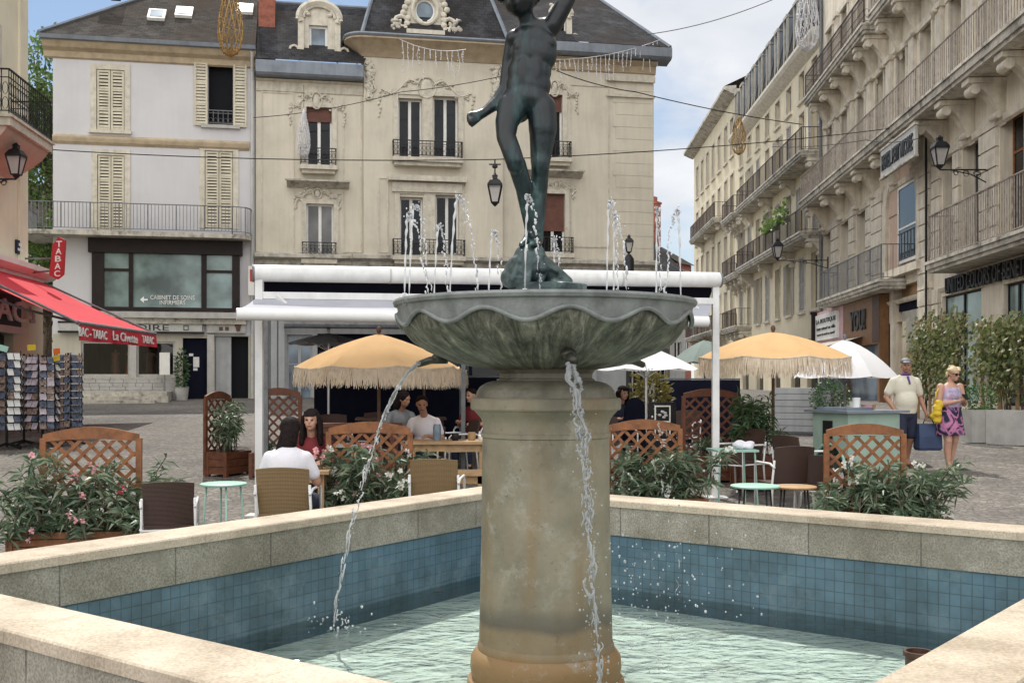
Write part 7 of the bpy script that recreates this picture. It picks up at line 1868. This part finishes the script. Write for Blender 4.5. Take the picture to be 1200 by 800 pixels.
# ------------------------------------------------------------------ postcard racks
def rack(label, loc, cols, h_, r_, seed, tags=()):
    t = thing('postcard_rack', label, 'display rack', loc, seed*.4, 'postcard racks outside the tobacco shop'); rg = random.Random(seed)
    m0 = MB(); m0.tube([(0,0,.05),(0,0,h_)], .025, 8); 
    for k in range(4): a = PI/4+PI/2*k; m0.bar((0,0,.12),(.34*math.cos(a),.34*math.sin(a),.03),.035)
    m0.build('stand', M['black'], t)
    n_ = 6
    for k in range(n_):
        a = 2*PI*k/n_; d = Vector((math.cos(a),math.sin(a),0)); s = Vector((-d.y,d.x,0)); m_ = cols[k % len(cols)]
        fr_ = MB(); fr_.bar(d*r_*.92-s*r_*.52+Vector((0,0,.32)), d*r_*.92-s*r_*.52+Vector((0,0,h_)), .015); pn = fr_.build('card_panel', M['black'], t)
        m0 = MB(); m0.mi = 0; rows = 10; ch = (h_-.4)/rows
        for j in range(rows):
            z = .38+ch*j
            for i in (-1,1):
                m0.mi = rg.choice((0,0,1,2)); c_ = d*r_+s*(i*r_*.25)+Vector((0,0,z)); ww = r_*.22
                vs = [c_-s*ww-d*.03, c_+s*ww-d*.03, c_+s*ww+Vector((0,0,ch*.82))-d*.06+d*.0, c_-s*ww+Vector((0,0,ch*.82))-d*.06]
                vs = [c_-s*ww+d*.02, c_+s*ww+d*.02, c_+s*ww+Vector((0,0,ch*.84))-d*.03, c_-s*ww+Vector((0,0,ch*.84))-d*.03]
                m0.add(vs+[v-d*.008 for v in vs], [(0,1,2,3),(7,6,5,4),(0,4,5,1),(1,5,6,2),(2,6,7,3),(3,7,4,0)])
        m0.build('cards', [M[m_], M['cards_a'], M['cards_c']], pn)
    for (z, m_) in tags:
        m0 = MB(); m0.cbox((rg.uniform(-.1,.1),-r_-.04,z), (.16,.01,.11), ry=rg.uniform(-.3,.3)); m0.build('price_tag', M[m_], t)
rack('postcard rack with large pale cards at the left picture edge', G(8,20.6), ('cards_d','cards_a','cards_d'), 1.86, .26, 1, ((1.9,'mint'),))
rack('dark crowded postcard rack second from the left picture edge', G(28,21.3), ('cards_c','cards_a'), 1.80, .24, 2, ((1.92,'yellow'),))
rack('postcard rack of pale pink cards in the middle of the row', G(50,20.9), ('cards_b','cards_b','cards_d'), 1.78, .28, 3, ((1.85,'orange'),(1.72,'yellow')))
rack('rightmost dark postcard rack hung with souvenirs', G(80,21.4), ('cards_c','cards_a','cards_c'), 1.82, .25, 4)

# ------------------------------------------------------------------ lanterns
def lantern(par, c_, h_, m='iron'):
    """four-sided lantern whose lowest point is c_"""
    x, y, z = c_; m0 = MB(); b, w_ = h_*.10, h_*.20
    zs, ze = z+h_*.12, z+h_*.62; crn = [(1,1),(1,-1),(-1,-1),(-1,1)]
    for i in range(4):
        a, d = crn[i], crn[(i+1)%4]
        m0.bar((x+a[0]*b,y+a[1]*b,zs),(x+a[0]*w_,y+a[1]*w_,ze),.025*h_*1.3)
        m0.bar((x+a[0]*b,y+a[1]*b,zs),(x+d[0]*b,y+d[1]*b,zs),.03*h_); m0.bar((x+a[0]*w_,y+a[1]*w_,ze),(x+d[0]*w_,y+d[1]*w_,ze),.045*h_)
    m0.lathe([(.01,z),(b*.7,z+h_*.05),(b*1.2,zs)], 8, (x,y,0))
    fr_ = m0.build('lantern', M[m], par)
    m0 = MB(); m0.lathe([(w_*1.5,ze+.01),(w_*1.55,ze+.03*h_),(w_*1.0,ze+.16*h_),(w_*.55,ze+.2*h_),(w_*.5,ze+.28*h_),(w_*.62,ze+.29*h_),(w_*.2,ze+.36*h_),(.01,ze+.38*h_)], 4, (x,y,0), a0=PI/4); m0.build('cap', M[m], fr_)
    m0 = MB()
    for i in range(4):
        a, d = crn[i], crn[(i+1)%4]; q_ = .94
        m0.quad((x+a[0]*b*q_,y+a[1]*b*q_,zs),(x+d[0]*b*q_,y+d[1]*b*q_,zs),(x+d[0]*w_*q_,y+d[1]*w_*q_,ze),(x+a[0]*w_*q_,y+a[1]*w_*q_,ze))
    m0.build('glass', M['lantern'], fr_)
    return fr_
def bracket_lamp(label, foot, tip, h_):
    """wrought-iron arm from the wall point foot to tip, lantern standing on tip"""
    foot = Vector(foot); tip = Vector(tip); t = thing('wall_lantern', label, 'lantern', foot, 0, 'wrought iron wall lanterns'); v = tip-foot
    m0 = MB(); m0.tube([(0,0,0), v], .022, 6); m0.tube([(0,0,-.35), v*.35+Vector((0,0,-.12)), v*.8], .016, 6); d = v.normalized()
    for s, r_ in ((.22,.11),(.45,.09),(.66,.07)):
        c_ = v*s+Vector((0,0,-.14+.09*s)); m0.tube([c_+d*r_*math.cos(a)*(1-a/22)+Vector((0,0,r_*math.sin(a)*(1-a/22))) for a in [k*.5 for k in range(20)]], .010, 5)
    m0.bar((0,0,-.42),(0,0,.15),.05); m0.build('bracket', M['iron'], t, smooth=True); lantern(t, v, h_); return t
Yl = 25.0; bracket_lamp('wall lantern under the iron balcony at the left edge', (LX(Yl)+.02,Yl,P(18,210,Yl).z), (P(19,210,Yl).x,Yl,P(18,210,Yl).z), .84)
Yl = 28.3; bracket_lamp('large wall lantern on a scrolled arm below the hotel sign', (WX(Yl)-.05,Yl,P(1100,199,Yl).z), (P(1101,199,Yl).x,Yl,P(1100,199,Yl).z), .90)
Yl = 47.0; bracket_lamp('distant wall lantern on the hotel above the black shop front', (WX(Yl)-.1,Yl,P(911,305,Yl).z), (P(911,305,Yl).x,Yl,P(911,305,Yl).z), .98)
Yl = 34.0; b_ = G(737,Yl); t = thing('lamp_post', 'dark lamp post with lantern behind the right end of the white awning', 'street lamp', b_, 0)
zt_ = P(737,298,Yl).z-b_.z; m0 = MB(); m0.lathe([(.20,0),(.20,.3),(.13,.45),(.09,.7),(.075,zt_*.8),(.16,zt_*.82),(.16,zt_*.97),(.06,zt_)], 12); m0.build('post', M['iron'], t, autosmooth=40); lantern(t, (0,0,zt_), .62)

# ------------------------------------------------------------------ overhead cables and festive decorations
def cable(label, pts, r=.014, sag=.3):
    m0 = MB(); out = []
    for a, b in zip(pts, pts[1:]):
        a, b = Vector(a), Vector(b)
        for k in range(12): s = k/12; out.append(a+(b-a)*s+Vector((0,0,-sag*4*s*(1-s))))
    out.append(Vector(pts[-1])); m0.tube(out, r, 5); return tag(m0.build('overhead_cable', M['black']), label, 'cable', 'cables strung across the square')
cable('long cable crossing the whole square and carrying the hanging lantern', [P(36,174,27.6), P(580,187,26), P(1048,150,34)], .013, .12)
cable('cable sloping from behind the statue to the hotel front', [P(652,83,40.2), P(745,108,40.2), P(940,146,46.5)], .02, .1)
cable('cable rising from the slate roof corner into the sky at upper right', [P(755,41,43.2), P(910,-2,41), P(985,-45,38)], .018, .2)
cable('cable slanting up across the cream facade to the left of the statue', [P(297,138,39.6), P(470,108,39.5), P(655,72,40)], .014, .15)
cable('dark cable running along the hotel balcony to the hotel sign', [P(905,172,47), P(1015,164,36), P(1078,162,30.5)], .014, .1)
t = thing('hanging_lantern', 'lantern hanging from the cable against the cream facade, left of the statue', 'lantern', P(580,242,26), 0); lantern(t, (0,0,0), .80)
m0 = MB(); m0.tube([(0,0,.78),(0,0,1.12)], .018, 6); m0.bar((-.14,0,1.0),(.14,0,1.0),.03); m0.ell((0,0,.95),(.07,.04,.05),8,6); m0.build('hook', M['iron'], t)
def drop_light(label, c_, h_, w_, m, wire=1.5):
    t = thing('drop_ornament', label, 'light ornament', c_, 0, 'festive drop shaped light ornaments'); m0 = MB(); n_ = 13; rg = random.Random(int(h_*100)+n_)
    rad = lambda s: w_/2*math.sin(PI*min(1,s**.62))**.85 if s < 1 else 0
    for k in range(n_):
        a = 2*PI*k/n_; m0.tube([(rad(s)*math.cos(a+s*1.4)+1e-4,rad(s)*math.sin(a+s*1.4),h_*s) for s in [i/14 for i in range(15)]], .009, 4); m0.tube([(rad(s)*math.cos(a-s*1.4)+1e-4,rad(s)*math.sin(a-s*1.4),h_*s) for s in [i/14 for i in range(15)]], .009, 4)
    m0.build('wire_frame', M[m], t); m0 = MB()
    for k in range(240):
        s = rg.uniform(.03,.9); a = rg.uniform(0,2*PI); r_ = rad(s); m0.drop((r_*math.cos(a),r_*math.sin(a),h_*s), .020)
    m0.build('bulbs', M[m], t); m0 = MB(); m0.tube([(0,0,h_),(0,0,h_+wire)], .008, 4); m0.build('wire', M['black'], t); return t
drop_light('gold drop shaped light ornament hanging before the lilac house roof', P(270,68,27), 2.0, .60, 'gold')
drop_light('white drop shaped light ornament hanging by the hotel at the top', P(946,62,28), 2.0, .58, 'silver')
drop_light('small gold drop shaped light ornament before the yellow house dormers', P(866,182,46), 1.7, .60, 'gold', 1)
drop_light('white drop shaped light ornament beside the brown blind window', P(356,186,37), 1.7, .42, 'silver', .8)
def icicles(label, a, b, n, seed, sag=.2):
    rg = random.Random(seed); a, b = Vector(a), Vector(b); t = thing('icicle_lights', label, 'string lights', a, 0, 'unlit icicle light strings'); m0 = MB(); d = b-a
    pt = lambda s: d*s+Vector((0,0,-sag*4*s*(1-s))); m0.tube([pt(k/20) for k in range(21)], .012, 4); m0.build('cord', M['silver'], t)
    m0 = MB()
    for k in range(n):
        p = pt((k+.5)/n); ln = rg.uniform(.3,1.15); q_ = p+Vector((rg.gauss(0,.04),rg.gauss(0,.04),-ln)); m0.tube([p,(p+q_)/2+Vector((rg.gauss(0,.03),0,0)),q_], .011, 4)
        for j in range(5): m0.drop(p+(q_-p)*(j+1)/5, .024)
    m0.build('strands', M['silver'], t)
icicles('unlit icicle lights strung up to the slate roof corner, right of the statue', P(648,70,41.2), P(773,47,43.2), 24, 1)
icicles('unlit icicle lights under the round dormer cornice', P(468,46,38.7), P(546,58,39.2), 12, 2)

# ------------------------------------------------------------------ shaded terrace behind the tables
def windbreak(label, p0, p1, h_, m='navy'):
    d = p1-p0; t = thing('windbreak', label, 'windbreak', p0, math.atan2(d.y,d.x), 'navy windbreaks round the terrace'); L_ = Vector((d.x,d.y)).length
    m0 = MB(); n_ = 24
    for k in range(n_):
        x0, x1 = L_*k/n_, L_*(k+1)/n_; y = lambda x: .02*math.sin(x*7); m0.quad((x0,y(x0),.06),(x1,y(x1),.06),(x1,y(x1),h_),(x0,y(x0),h_)); m0.quad((x1,y(x1)+.012,.06),(x0,y(x0)+.012,.06),(x0,y(x0)+.012,h_),(x1,y(x1)+.012,h_))
    m0.build('cloth', M[m], t, smooth=True)
    k = 0
    while k <= int(L_/1.4): m0 = MB(); m0.bar((min(k*1.4+.03,L_),.03,0),(min(k*1.4+.03,L_),.03,h_+.03),.04); m0.build('post', M['rail_grey'], t); k += 1
    m0 = MB(); m0.bar((0,.03,h_+.02),(L_,.03,h_+.02),.035); m0.build('top_rail', M['rail_grey'], t)
    return t
windbreak('long navy cloth windbreak closing the terrace left of the pillar', G(368,21), G(600,21.6), 1.35)
windbreak('short navy cloth windbreak behind the menu board', G(768,21), G(868,22), 1.3)
for k, (px, Y, rz, lb) in enumerate(((392,17.5,.3,'dark wicker chair at the brown table, left under the parasol'),(432,18.0,-.4,'dark wicker chair at the brown table, right under the parasol'),(463,16.8,PI/2,'dark wicker chair turned sideways near the shaded man'),(537,16.2,-1.2,'dark wicker chair just left of the pillar in the shade'),(722,17.0,.6,'dark wicker chair by the draped navy cover'),(800,18.6,-.5,'dark wicker chair behind the tall red brown trellis'))):
    chair(lb, G(px,Y), rz)
wood_table('dark wooden table in the deep shade before the navy windbreak', G(470,18.3), 1.5, .7, .76, .1, 'wood_dark')
L_ = G(470,14.0)

cn = thing('added_shade_canopy', 'added dark grey flat canopy on posts, put in to shade the inner café tables', 'canopy', (0,0,0))  # added behind the front bar, mostly unseen, to darken the terrace
c0, c1, c2, c3 = Vector((-3.7,16.0,2.66)), Vector((1.0,16.7,2.70)), Vector((.7,22.6,2.92)), Vector((-5.0,21.9,2.88))
m0 = MB()
for i in range(10):
    for j in range(8):
        pt = lambda s, t_: (c0+(c1-c0)*s)*(1-t_)+(c3+(c2-c3)*s)*t_-Vector((0,0,.05*math.sin(PI*s*5%PI)))
        m0.quad(pt(i/10,j/8),pt((i+1)/10,j/8),pt((i+1)/10,(j+1)/8),pt(i/10,(j+1)/8))
m0.build('cloth', M['canopy_grey'], cn)
for a, b in ((c0,c1),(c1,c2),(c2,c3),(c3,c0)): m0 = MB(); m0.bar(a,b,.07,.09); m0.build('rail', M['rail_grey'], cn)
for p in (Vector((c0.x+.1,c0.y,c0.z)), Vector(((543-CX)/F*16.4,16.4,2.66)), c2, c3): m0 = MB(); m0.bar((p.x,p.y,g(p.y)),(p.x,p.y,p.z-.02),.06); m0.build('post', M['rail_grey'], cn)
# ------------------------------------------------------------------ people
def hand(m0, w, d, side, curl=.6, r=.0095, scale=1.0):
    """palm with four bent fingers and a thumb; w wrist, d pointing direction, side = thumb side"""
    w = Vector(w); d = Vector(d).normalized(); s = Vector(side); s = (s-d*s.dot(d)).normalized(); nrm = d.cross(s)
    k = scale; m0.cap(w, .024*k, w+d*.075*k, .030*k, 10)
    for i in range(4):
        o = s*(.030-.020*i)*k; b = w+d*.085*k+o; L1 = (.036,.042,.040,.030)[i]*k; d2 = (d*math.cos(curl)+nrm*math.sin(curl)).normalized(); d3 = (d*math.cos(curl*2)+nrm*math.sin(curl*2)).normalized()
        m0.cap(b-d*.02*k, r*k, b+d2*L1, r*k*.95, 7); m0.cap(b+d2*L1, r*k*.95, b+d2*L1+d3*L1*.8, r*k*.8, 7)
    tb_ = w+d*.025*k+s*.028*k; td = (d*.6+s*.7+nrm*.35).normalized(); m0.cap(tb_, r*1.15*k, tb_+td*.04*k, r*k, 7); m0.cap(tb_+td*.04*k, r*k, tb_+td*.04*k+(d*.8+nrm*.5).normalized()*.03*k, r*.9*k, 7)
def head(m0, c_, yaw=0.0, pitch=0.0, k=1.0):
    """skull, jaw, nose, brow, lips, ears; faces -y when yaw = 0"""
    Rm = Euler((pitch,0,yaw)).to_matrix(); T = lambda x,y,z: Vector(c_)+Rm @ Vector((x*k,y*k,z*k))
    m0.ell(T(0,.012,.025), (.074*k,.092*k,.088*k), 16, 12, (pitch,0,yaw)); m0.ell(T(0,-.02,-.045), (.055*k,.066*k,.068*k), 14, 10, (pitch,0,yaw)); m0.ell(T(0,-.058,-.088), (.028*k,.026*k,.022*k), 10, 8)
    m0.cap(T(0,-.084,.012), .009*k, T(0,-.106,-.026), .0135*k, 8); m0.cap(T(-.034,-.078,.028), .011*k, T(.034,-.078,.028), .011*k, 8)
    m0.cap(T(-.02,-.083,-.056), .008*k, T(.02,-.083,-.056), .008*k, 8); m0.cap(T(-.017,-.08,-.068), .009*k, T(.017,-.08,-.068), .009*k, 8)
    for sx_ in (-1,1): m0.ell(T(sx_*.074,.012,-.012), (.012*k,.022*k,.032*k), 8, 6, (0,0,yaw)); m0.ell(T(sx_*.040,-.058,-.022), (.022*k,.020*k,.020*k), 8, 6)
    return T
def eyes(T, par):
    m0 = MB()
    for sx_ in (-1,1): m0.ell(T(sx_*.030,-.082,.004), (.014,.007,.007), 8, 6)
    m0.build('eyes', M['black'], par, smooth=True)
    m0 = MB()
    m0.cap(T(-.022,-.093,-.061), .005, T(.022,-.093,-.061), .005, 6); m0.build('lips', M['cloth_red'], par, smooth=True)
def person(label, loc, rz): return thing('person', label, 'person', loc, rz)

# --- the man in a cap and cream polo shirt
L_ = G(1061,17.4); t = person('man in grey cap, cream polo shirt and navy shorts carrying a dark blue bag', L_, .12)
m0 = MB(); T = head(m0, (0,-.02,1.645), -.35, .0)
m0.cap((0,.01,1.56),.056,(0,.02,1.44),.062); 
m0.ell((0,.01,1.25),(.185,.125,.24),16,12); m0.ell((0,-.01,1.08),(.165,.125,.16),16,12); m0.ell((0,.02,.93),(.165,.12,.12),16,12)
for s,(sh,el_,wr_) in ((-1,((-.178,.02,1.375),(-.295,.06,1.14),(-.235,-.10,.95))),(1,((.178,.02,1.375),(.275,.05,1.13),(.315,-.05,.90)))):
    m0.cap(sh,.054,(Vector(sh)+Vector(el_))/2,.048); m0.cap((Vector(sh)+Vector(el_))/2,.048,el_,.040); m0.cap(el_,.043,Vector(el_)*.6+Vector(wr_)*.4,.042); m0.cap(Vector(el_)*.6+Vector(wr_)*.4,.042,wr_,.028)
    hand(m0, wr_, (.1 if s<0 else .1,-.35,-.9), (-s*.2,-1,0), .7, .012, 1.05)
for s,(hp,kn,an,to) in ((-1,((-.09,.02,.90),(-.115,-.10,.50),(-.11,-.06,.09),(-.125,-.22,.03))),(1,((.09,.02,.90),(.10,.03,.49),(.12,.20,.12),(.13,.06,.03)))):
    m0.cap(hp,.095,kn,.060); m0.cap(kn,.058,Vector(kn)*.65+Vector(an)*.35+Vector((0,.02,0)),.058); m0.cap(Vector(kn)*.65+Vector(an)*.35+Vector((0,.02,0)),.058,an,.036); m0.cap(an,.042,to,.034)
body = blob('body', m0, .0125, M['skin'], t, 3)
eyes(T, body)
m0 = MB(); m0.ell((0,.01,1.27),(.190,.14,.24),18,12); m0.ell((0,-.025,1.08),(.188,.158,.20),18,12); m0.cap((0,.01,1.49),.055,(-.17,.02,1.405),.05); m0.cap((0,.01,1.49),.055,(.17,.02,1.405),.05); m0.lathe([(.175,.88),(.19,.98),(.19,1.05)],20,(0,-.0,0),fr=lambda r,z,a:r*(1-.18*abs(math.sin(a))))
for sh,el_ in (((-.185,.02,1.39),(-.262,.045,1.22)),((.185,.02,1.39),(.248,.04,1.21))): m0.cap(sh,.074,el_,.071)
blob('polo_shirt', m0, .014, M['cloth_cream'], t, 5)
m0 = MB(); m0.tube([(.075*math.cos(a),.012+.068*math.sin(a),1.495-.012*math.sin(a)) for a in [2*PI*k/20 for k in range(20)]], .020, 8, closed=True); m0.cap((0,-.085,1.46),.018,(0.01,-.13,1.36),.014); m0.build('collar', M['cloth_purple'], t, smooth=True)
m0 = MB(); m0.ell((0,.02,.88),(.185,.145,.13),16,10)
for hp,kn in (((-.09,.02,.88),(-.113,-.075,.57)),((.09,.02,.88),(.103,.03,.55))): m0.cap(hp,.112,kn,.094)
blob('shorts', m0, .016, M['cloth_navy'], t, 3)
m0 = MB(); m0.ell(T(0,.012,.062),(.084,.098,.062),16,10); m0.ell(T(0,-.10,.052),(.066,.060,.010),12,6,(.2,0,-.35)); blob('cap', m0, .008, M['rail_grey'], t, 2)
for x,y in ((-.122,-.17),(.127,.10)): m0 = MB(); m0.cap((x,y+.10,.045),.046,(x*1.02,y-.06,.036),.042); m0.box(x-.045,x+.045,y-.10,y+.14,.0,.018); blob('sandal', m0, .012, M['wood_dark'], t, 1)
# bag in his hand
hp = Vector((.345,-.08,.80)); rot = Euler((0,0,.12)).to_matrix()
bp = L_+rot @ Vector((.335,-.08,0)); tb_ = thing('shopping_bag', 'dark blue shopping bag hanging from the man\'s hand', 'bag', bp, .1)
m0 = MB(); n_ = 6; vs = []
for z, a, b in ((.30,.17,.09),(.34,.19,.11),(.52,.185,.10),(.70,.165,.045),(.72,.16,.035)):
    vs.append([(-a,-b,z),(a,-b,z),(a,b,z),(-a,b,z)])
for i in range(4):
    for k in range(4): m0.quad(vs[i][k],vs[i][(k+1)%4],vs[i+1][(k+1)%4],vs[i+1][k])
m0.add(vs[0],[(3,2,1,0)]); m0.build('bag_body', M['bag_blue'], tb_)
m0 = MB(); m0.tube([(-.09,-.02,.71),(-.06,-.02,.80),(0,-.02,.835),(.06,-.02,.80),(.09,-.02,.71)],.008,6); m0.build('handle', M['black'], tb_, smooth=True)

# --- the woman with a phone
L2 = G(1114,17.3); t = person('blond woman with sunglasses in a patterned dress looking at her phone', L2, .25)
m0 = MB(); T = head(m0, (.02,-.05,1.515), .25, .22, .97)
m0.cap((0,.0,1.44),.05,(0,.01,1.33),.056); m0.ell((0,.01,1.20),(.17,.115,.19),16,12); m0.ell((0,.0,1.02),(.165,.125,.15),16,12); m0.ell((0,.02,.86),(.18,.135,.13),16,12)
for s,(sh,el_,wr_,tip) in ((-1,((-.175,.01,1.31),(-.225,-.0,1.03),(-.03,-.24,1.09),(.02,-.27,1.13))),(1,((.175,.01,1.31),(.235,-.02,1.04),(.09,-.25,1.08),(.05,-.28,1.13)))):
    m0.cap(sh,.060,el_,.044); m0.cap(el_,.045,Vector(el_)*.6+Vector(wr_)*.4,.042); m0.cap(Vector(el_)*.6+Vector(wr_)*.4,.042,wr_,.028); hand(m0, wr_, Vector(tip)-Vector(wr_)+Vector((-s*.03,0,0)), (0,-.2,1), .8, .011, .92)
for hp,kn,an,to in (((-.085,.02,.83),(-.085,-.06,.46),(-.06,-.02,.09),(-.06,-.17,.03)),((.085,.02,.83),(.075,.0,.46),(.075,.10,.10),(.085,-.03,.03))):
    m0.cap(hp,.095,kn,.062); m0.cap(kn,.058,Vector(kn)*.65+Vector(an)*.35+Vector((0,.022,0)),.060); m0.cap(Vector(kn)*.65+Vector(an)*.35+Vector((0,.022,0)),.060,an,.036); m0.cap(an,.038,to,.030)
body = blob('body', m0, .0125, M['skin_light'], t, 3)
m0 = MB(); m0.cap(T(-.02,-.085,-.062),.006,T(.02,-.085,-.062),.006,6); m0.build('lips', M['pink_sign'], body, smooth=True)
m0 = MB(); m0.ell((0,.01,1.19),(.182,.135,.16),18,12); m0.ell((0,-.05,1.17),(.15,.10,.10),14,10); m0.cap((-.10,.0,1.33),.026,(-.09,-.08,1.24),.03); m0.cap((.10,.0,1.33),.026,(.09,-.08,1.24),.03); m0.ell((0,.0,1.04),(.178,.142,.12),16,10)
blob('dress_bodice', m0, .015, M['dress_top'], t, 3)
m0 = MB(); m0.lathe([(.15,1.07),(.178,.98),(.20,.86),(.225,.70),(.245,.555),(.24,.55),(.0,.56)],28,(0,.01,0),fr=lambda r,z,a: r*(1-.22*abs(math.sin(a)))*(1+.05*math.sin(a*7)*(1.07-z)*2)); m0.build('dress_skirt', M['floral'], t, smooth=True)
m0 = MB(); rg = random.Random(8)
for k in range(46):
    a = rg.uniform(.15*PI,.85*PI) if k % 3 else rg.uniform(0,2*PI); z = rg.uniform(-.07,.11); rr_ = .082*math.cos(max(0,z)*7)
    if math.sin(a) < .1 and z < .055: z = rg.uniform(.06,.11)
    m0.ell(T(rr_*math.cos(a),.018+rr_*1.1*math.sin(a),z),(.026,.026,.026),8,6)
m0.ell(T(0,.025,.045),(.083,.090,.070),14,10); blob('hair', m0, .010, M['hair_blond'], t, 2)
m0 = MB(); 
for sx_ in (-1,1): m0.ell(T(sx_*.034,-.086,.006),(.029,.012,.022),10,8); m0.cap(T(sx_*.062,-.08,.012),.005,T(sx_*.078,.01,.008),.005,6)
m0.cap(T(-.01,-.096,.01),.005,T(.01,-.096,.01),.005,6); m0.build('sunglasses', M['black'], t, smooth=True)
for x,y in ((-.06,-.10),(.08,.03)): m0 = MB(); m0.box(x-.042,x+.042,y-.11,y+.12,0,.022); m0.tube([(x-.045,y-.03,.01),(x,y-.03,.075),(x+.045,y-.03,.01)],.012,6); m0.build('sandal', M['wood_tan'], t)
rot = Euler((0,0,.25)).to_matrix(); pp = L2+rot @ Vector((.035,-.315,1.155)); m0 = MB(); m0.cbox((0,0,0),(.066,.009,.13),rx=-.9); o = m0.build('phone', M['black']); o.location = pp; o.rotation_euler = (0,0,.25); tag(o, 'dark phone held up in the blond woman\'s hands', 'phone')
bp = L2+rot @ Vector((-.27,-.02,0)); tb_ = thing('yellow_bag', 'bright yellow cloth bag hanging between the man and the woman', 'bag', bp, .2); m0 = MB()
for k in range(9): m0.ell((rg.gauss(0,.03),rg.gauss(0,.03),.78+.035*k),(.075,.06,.05),9,6)
blob('bag_body', m0, .014, M['yellow'], tb_, 1); m0 = MB(); m0.tube([(-.03,0,1.08),(0,.0,1.22),(.07,.02,1.32)],.010,6); m0.build('strap', M['yellow'], tb_, smooth=True)

# --- seated people
def seated(label, loc, rz, top, shade, hair, lean=.06, yaw=0.0, pitch=0.0, trousers='cloth_navy', arms='table', face=True, k=1.0, bald=False):
    t = person(label, loc, rz); m0 = MB(); hz = .47
    T = head(m0, (0,-.05+lean*-.6,1.17), yaw, pitch, .98)
    m0.cap((0,-.02-lean*.4,1.09),.050,(0,.02,.98),.056); m0.ell((0,.04,.83),(.17,.115,.19),16,12); m0.ell((0,.06,.62),(.155,.125,.16),16,12); m0.ell((0,.06,.50),(.175,.15,.11),16,12)
    jo = []
    for s in (-1,1):
        sh = Vector((s*.168,.02,.925)); el_ = Vector((s*.255,-.03,.70)); wr_ = Vector((s*.14,-.25,.745)) if arms == 'table' else Vector((s*.22,-.22,.62))
        m0.cap(sh,.056,el_,.042); m0.cap(el_,.042,wr_,.027); hand(m0, wr_, (-s*.35,-.9,.0), (-s,0,.3), .5, .011, .92); jo.append((sh,el_))
        kn = Vector((s*.115,-.40,.50)); m0.cap((s*.09,.03,hz+.03),.088,kn,.062); m0.cap(kn,.058,(s*.12,-.38,.08),.038); m0.cap((s*.12,-.36,.05),.036,(s*.125,-.50,.03),.03)
    body = blob('body', m0, .013, M[shade], t, 3)
    if face: eyes(T, body)
    m0 = MB(); m0.ell((0,.04,.84),(.176,.13,.19),18,12); m0.ell((0,.06,.62),(.175,.145,.17),18,12); 
    for sh,el_ in jo: m0.cap(sh,.060,sh*.35+el_*.65,.062); m0.cap((0,.02,1.0),.050,tuple(sh),.050)
    blob('t_shirt', m0, .014, M[top], t, 5)
    m0 = MB(); m0.ell((0,.06,.50),(.19,.165,.115),16,10)
    for s in (-1,1): m0.cap((s*.09,.03,hz+.03),.102,(s*.115,-.40,.50),.078); m0.cap((s*.115,-.40,.50),.074,(s*.12,-.38,.14),.054)
    blob('trousers', m0, .017, M[trousers], t, 2)
    for s in (-1,1): m0 = MB(); m0.cap((s*.12,-.35,.045),.043,(s*.125,-.50,.035),.036); m0.build('shoe', M['black'], t, smooth=True)
    m0 = MB(); rg = random.Random(len(label))
    if hair == 'long':
        m0.ell(T(0,.030,.03),(.094,.104,.092),16,12); m0.cap(T(0,.06,.0),.086,T(.0,.10,-.12),.074); m0.cap(T(0,.10,-.12),.062,T(.05,.115,-.24),.045); m0.cap(T(.05,.115,-.24),.045,T(.09,.11,-.31),.02)
        for j in range(14): x = rg.uniform(-.06,.06); m0.cap(T(x,.115,-.02),.020,T(x+rg.gauss(.03,.03),.135,-.2-rg.random()*.08),.012,7)
    elif hair == 'bangs':
        m0.ell(T(0,.036,.045),(.088,.092,.084),16,12)
        for sx_ in (-1,1):
            m0.cap(T(sx_*.086,-.005,.03),.024,T(sx_*.096,-.0,-.12),.028); m0.cap(T(sx_*.096,-.0,-.12),.030,T(sx_*.105,.0,-.25),.028); m0.cap(T(sx_*.08,.05,0),.04,T(sx_*.09,.06,-.24),.035)
        for j in range(9): x = -.055+.11*j/8; m0.cap(T(x,-.062,.088),.014,T(x*1.1,-.086,.048),.009,7)
    else:
        m0.ell(T(0,.025,.05),(.083,.090,.066),16,12); m0.ell(T(0,.05,.0),(.080,.070,.075),14,10)
    blob('hair', m0, .009, M['hair_dark'], t, 2)
    return t
sc_ = seated('woman in white T-shirt with long dark hair, seated with her back to the fountain', G(338,9.75), PI-.1, 'cloth_white', 'skin', 'long', .05, .1, face=False)
seated('smiling dark haired woman with fringe in a dark red top facing the fountain', G(365,11.65), .12, 'cloth_red', 'skin_light', 'bangs', .05, -.15, .0)
seated('man in pale T-shirt sitting in the shade under the left parasols', G(497,14.9), -.2, 'cloth_white', 'skin', 'short', .1, .3, .25)
chair('dark wicker chair under the smiling dark haired woman', G(365,11.68), .12)
chair('dark wicker chair under the shaded man in the pale T-shirt', G(497,14.93), -.2)

seated('person in grey top leaning over a shaded table left of the pale T-shirt man', G(470,16.3), .5, 'rail_grey', 'skin', 'long', .14, .4, .3, face=False)
chair('dark wicker chair under the person in the grey top', G(470,16.33), .5)
seated('person in a dark red top seated in the shade close to the pillar', G(556,17.4), -.5, 'cloth_red', 'skin_light', 'short', .1, -.2, .1)
chair('dark wicker chair under the person by the pillar', G(556,17.43), -.5)
seated('person in a navy top seated behind the low trellis right of the pillar', G(728,18.3), .3, 'cloth_navy', 'skin_light', 'bangs', .08, .2, .1)
chair('dark wicker chair under the person in the navy top', G(728,18.33), .3)
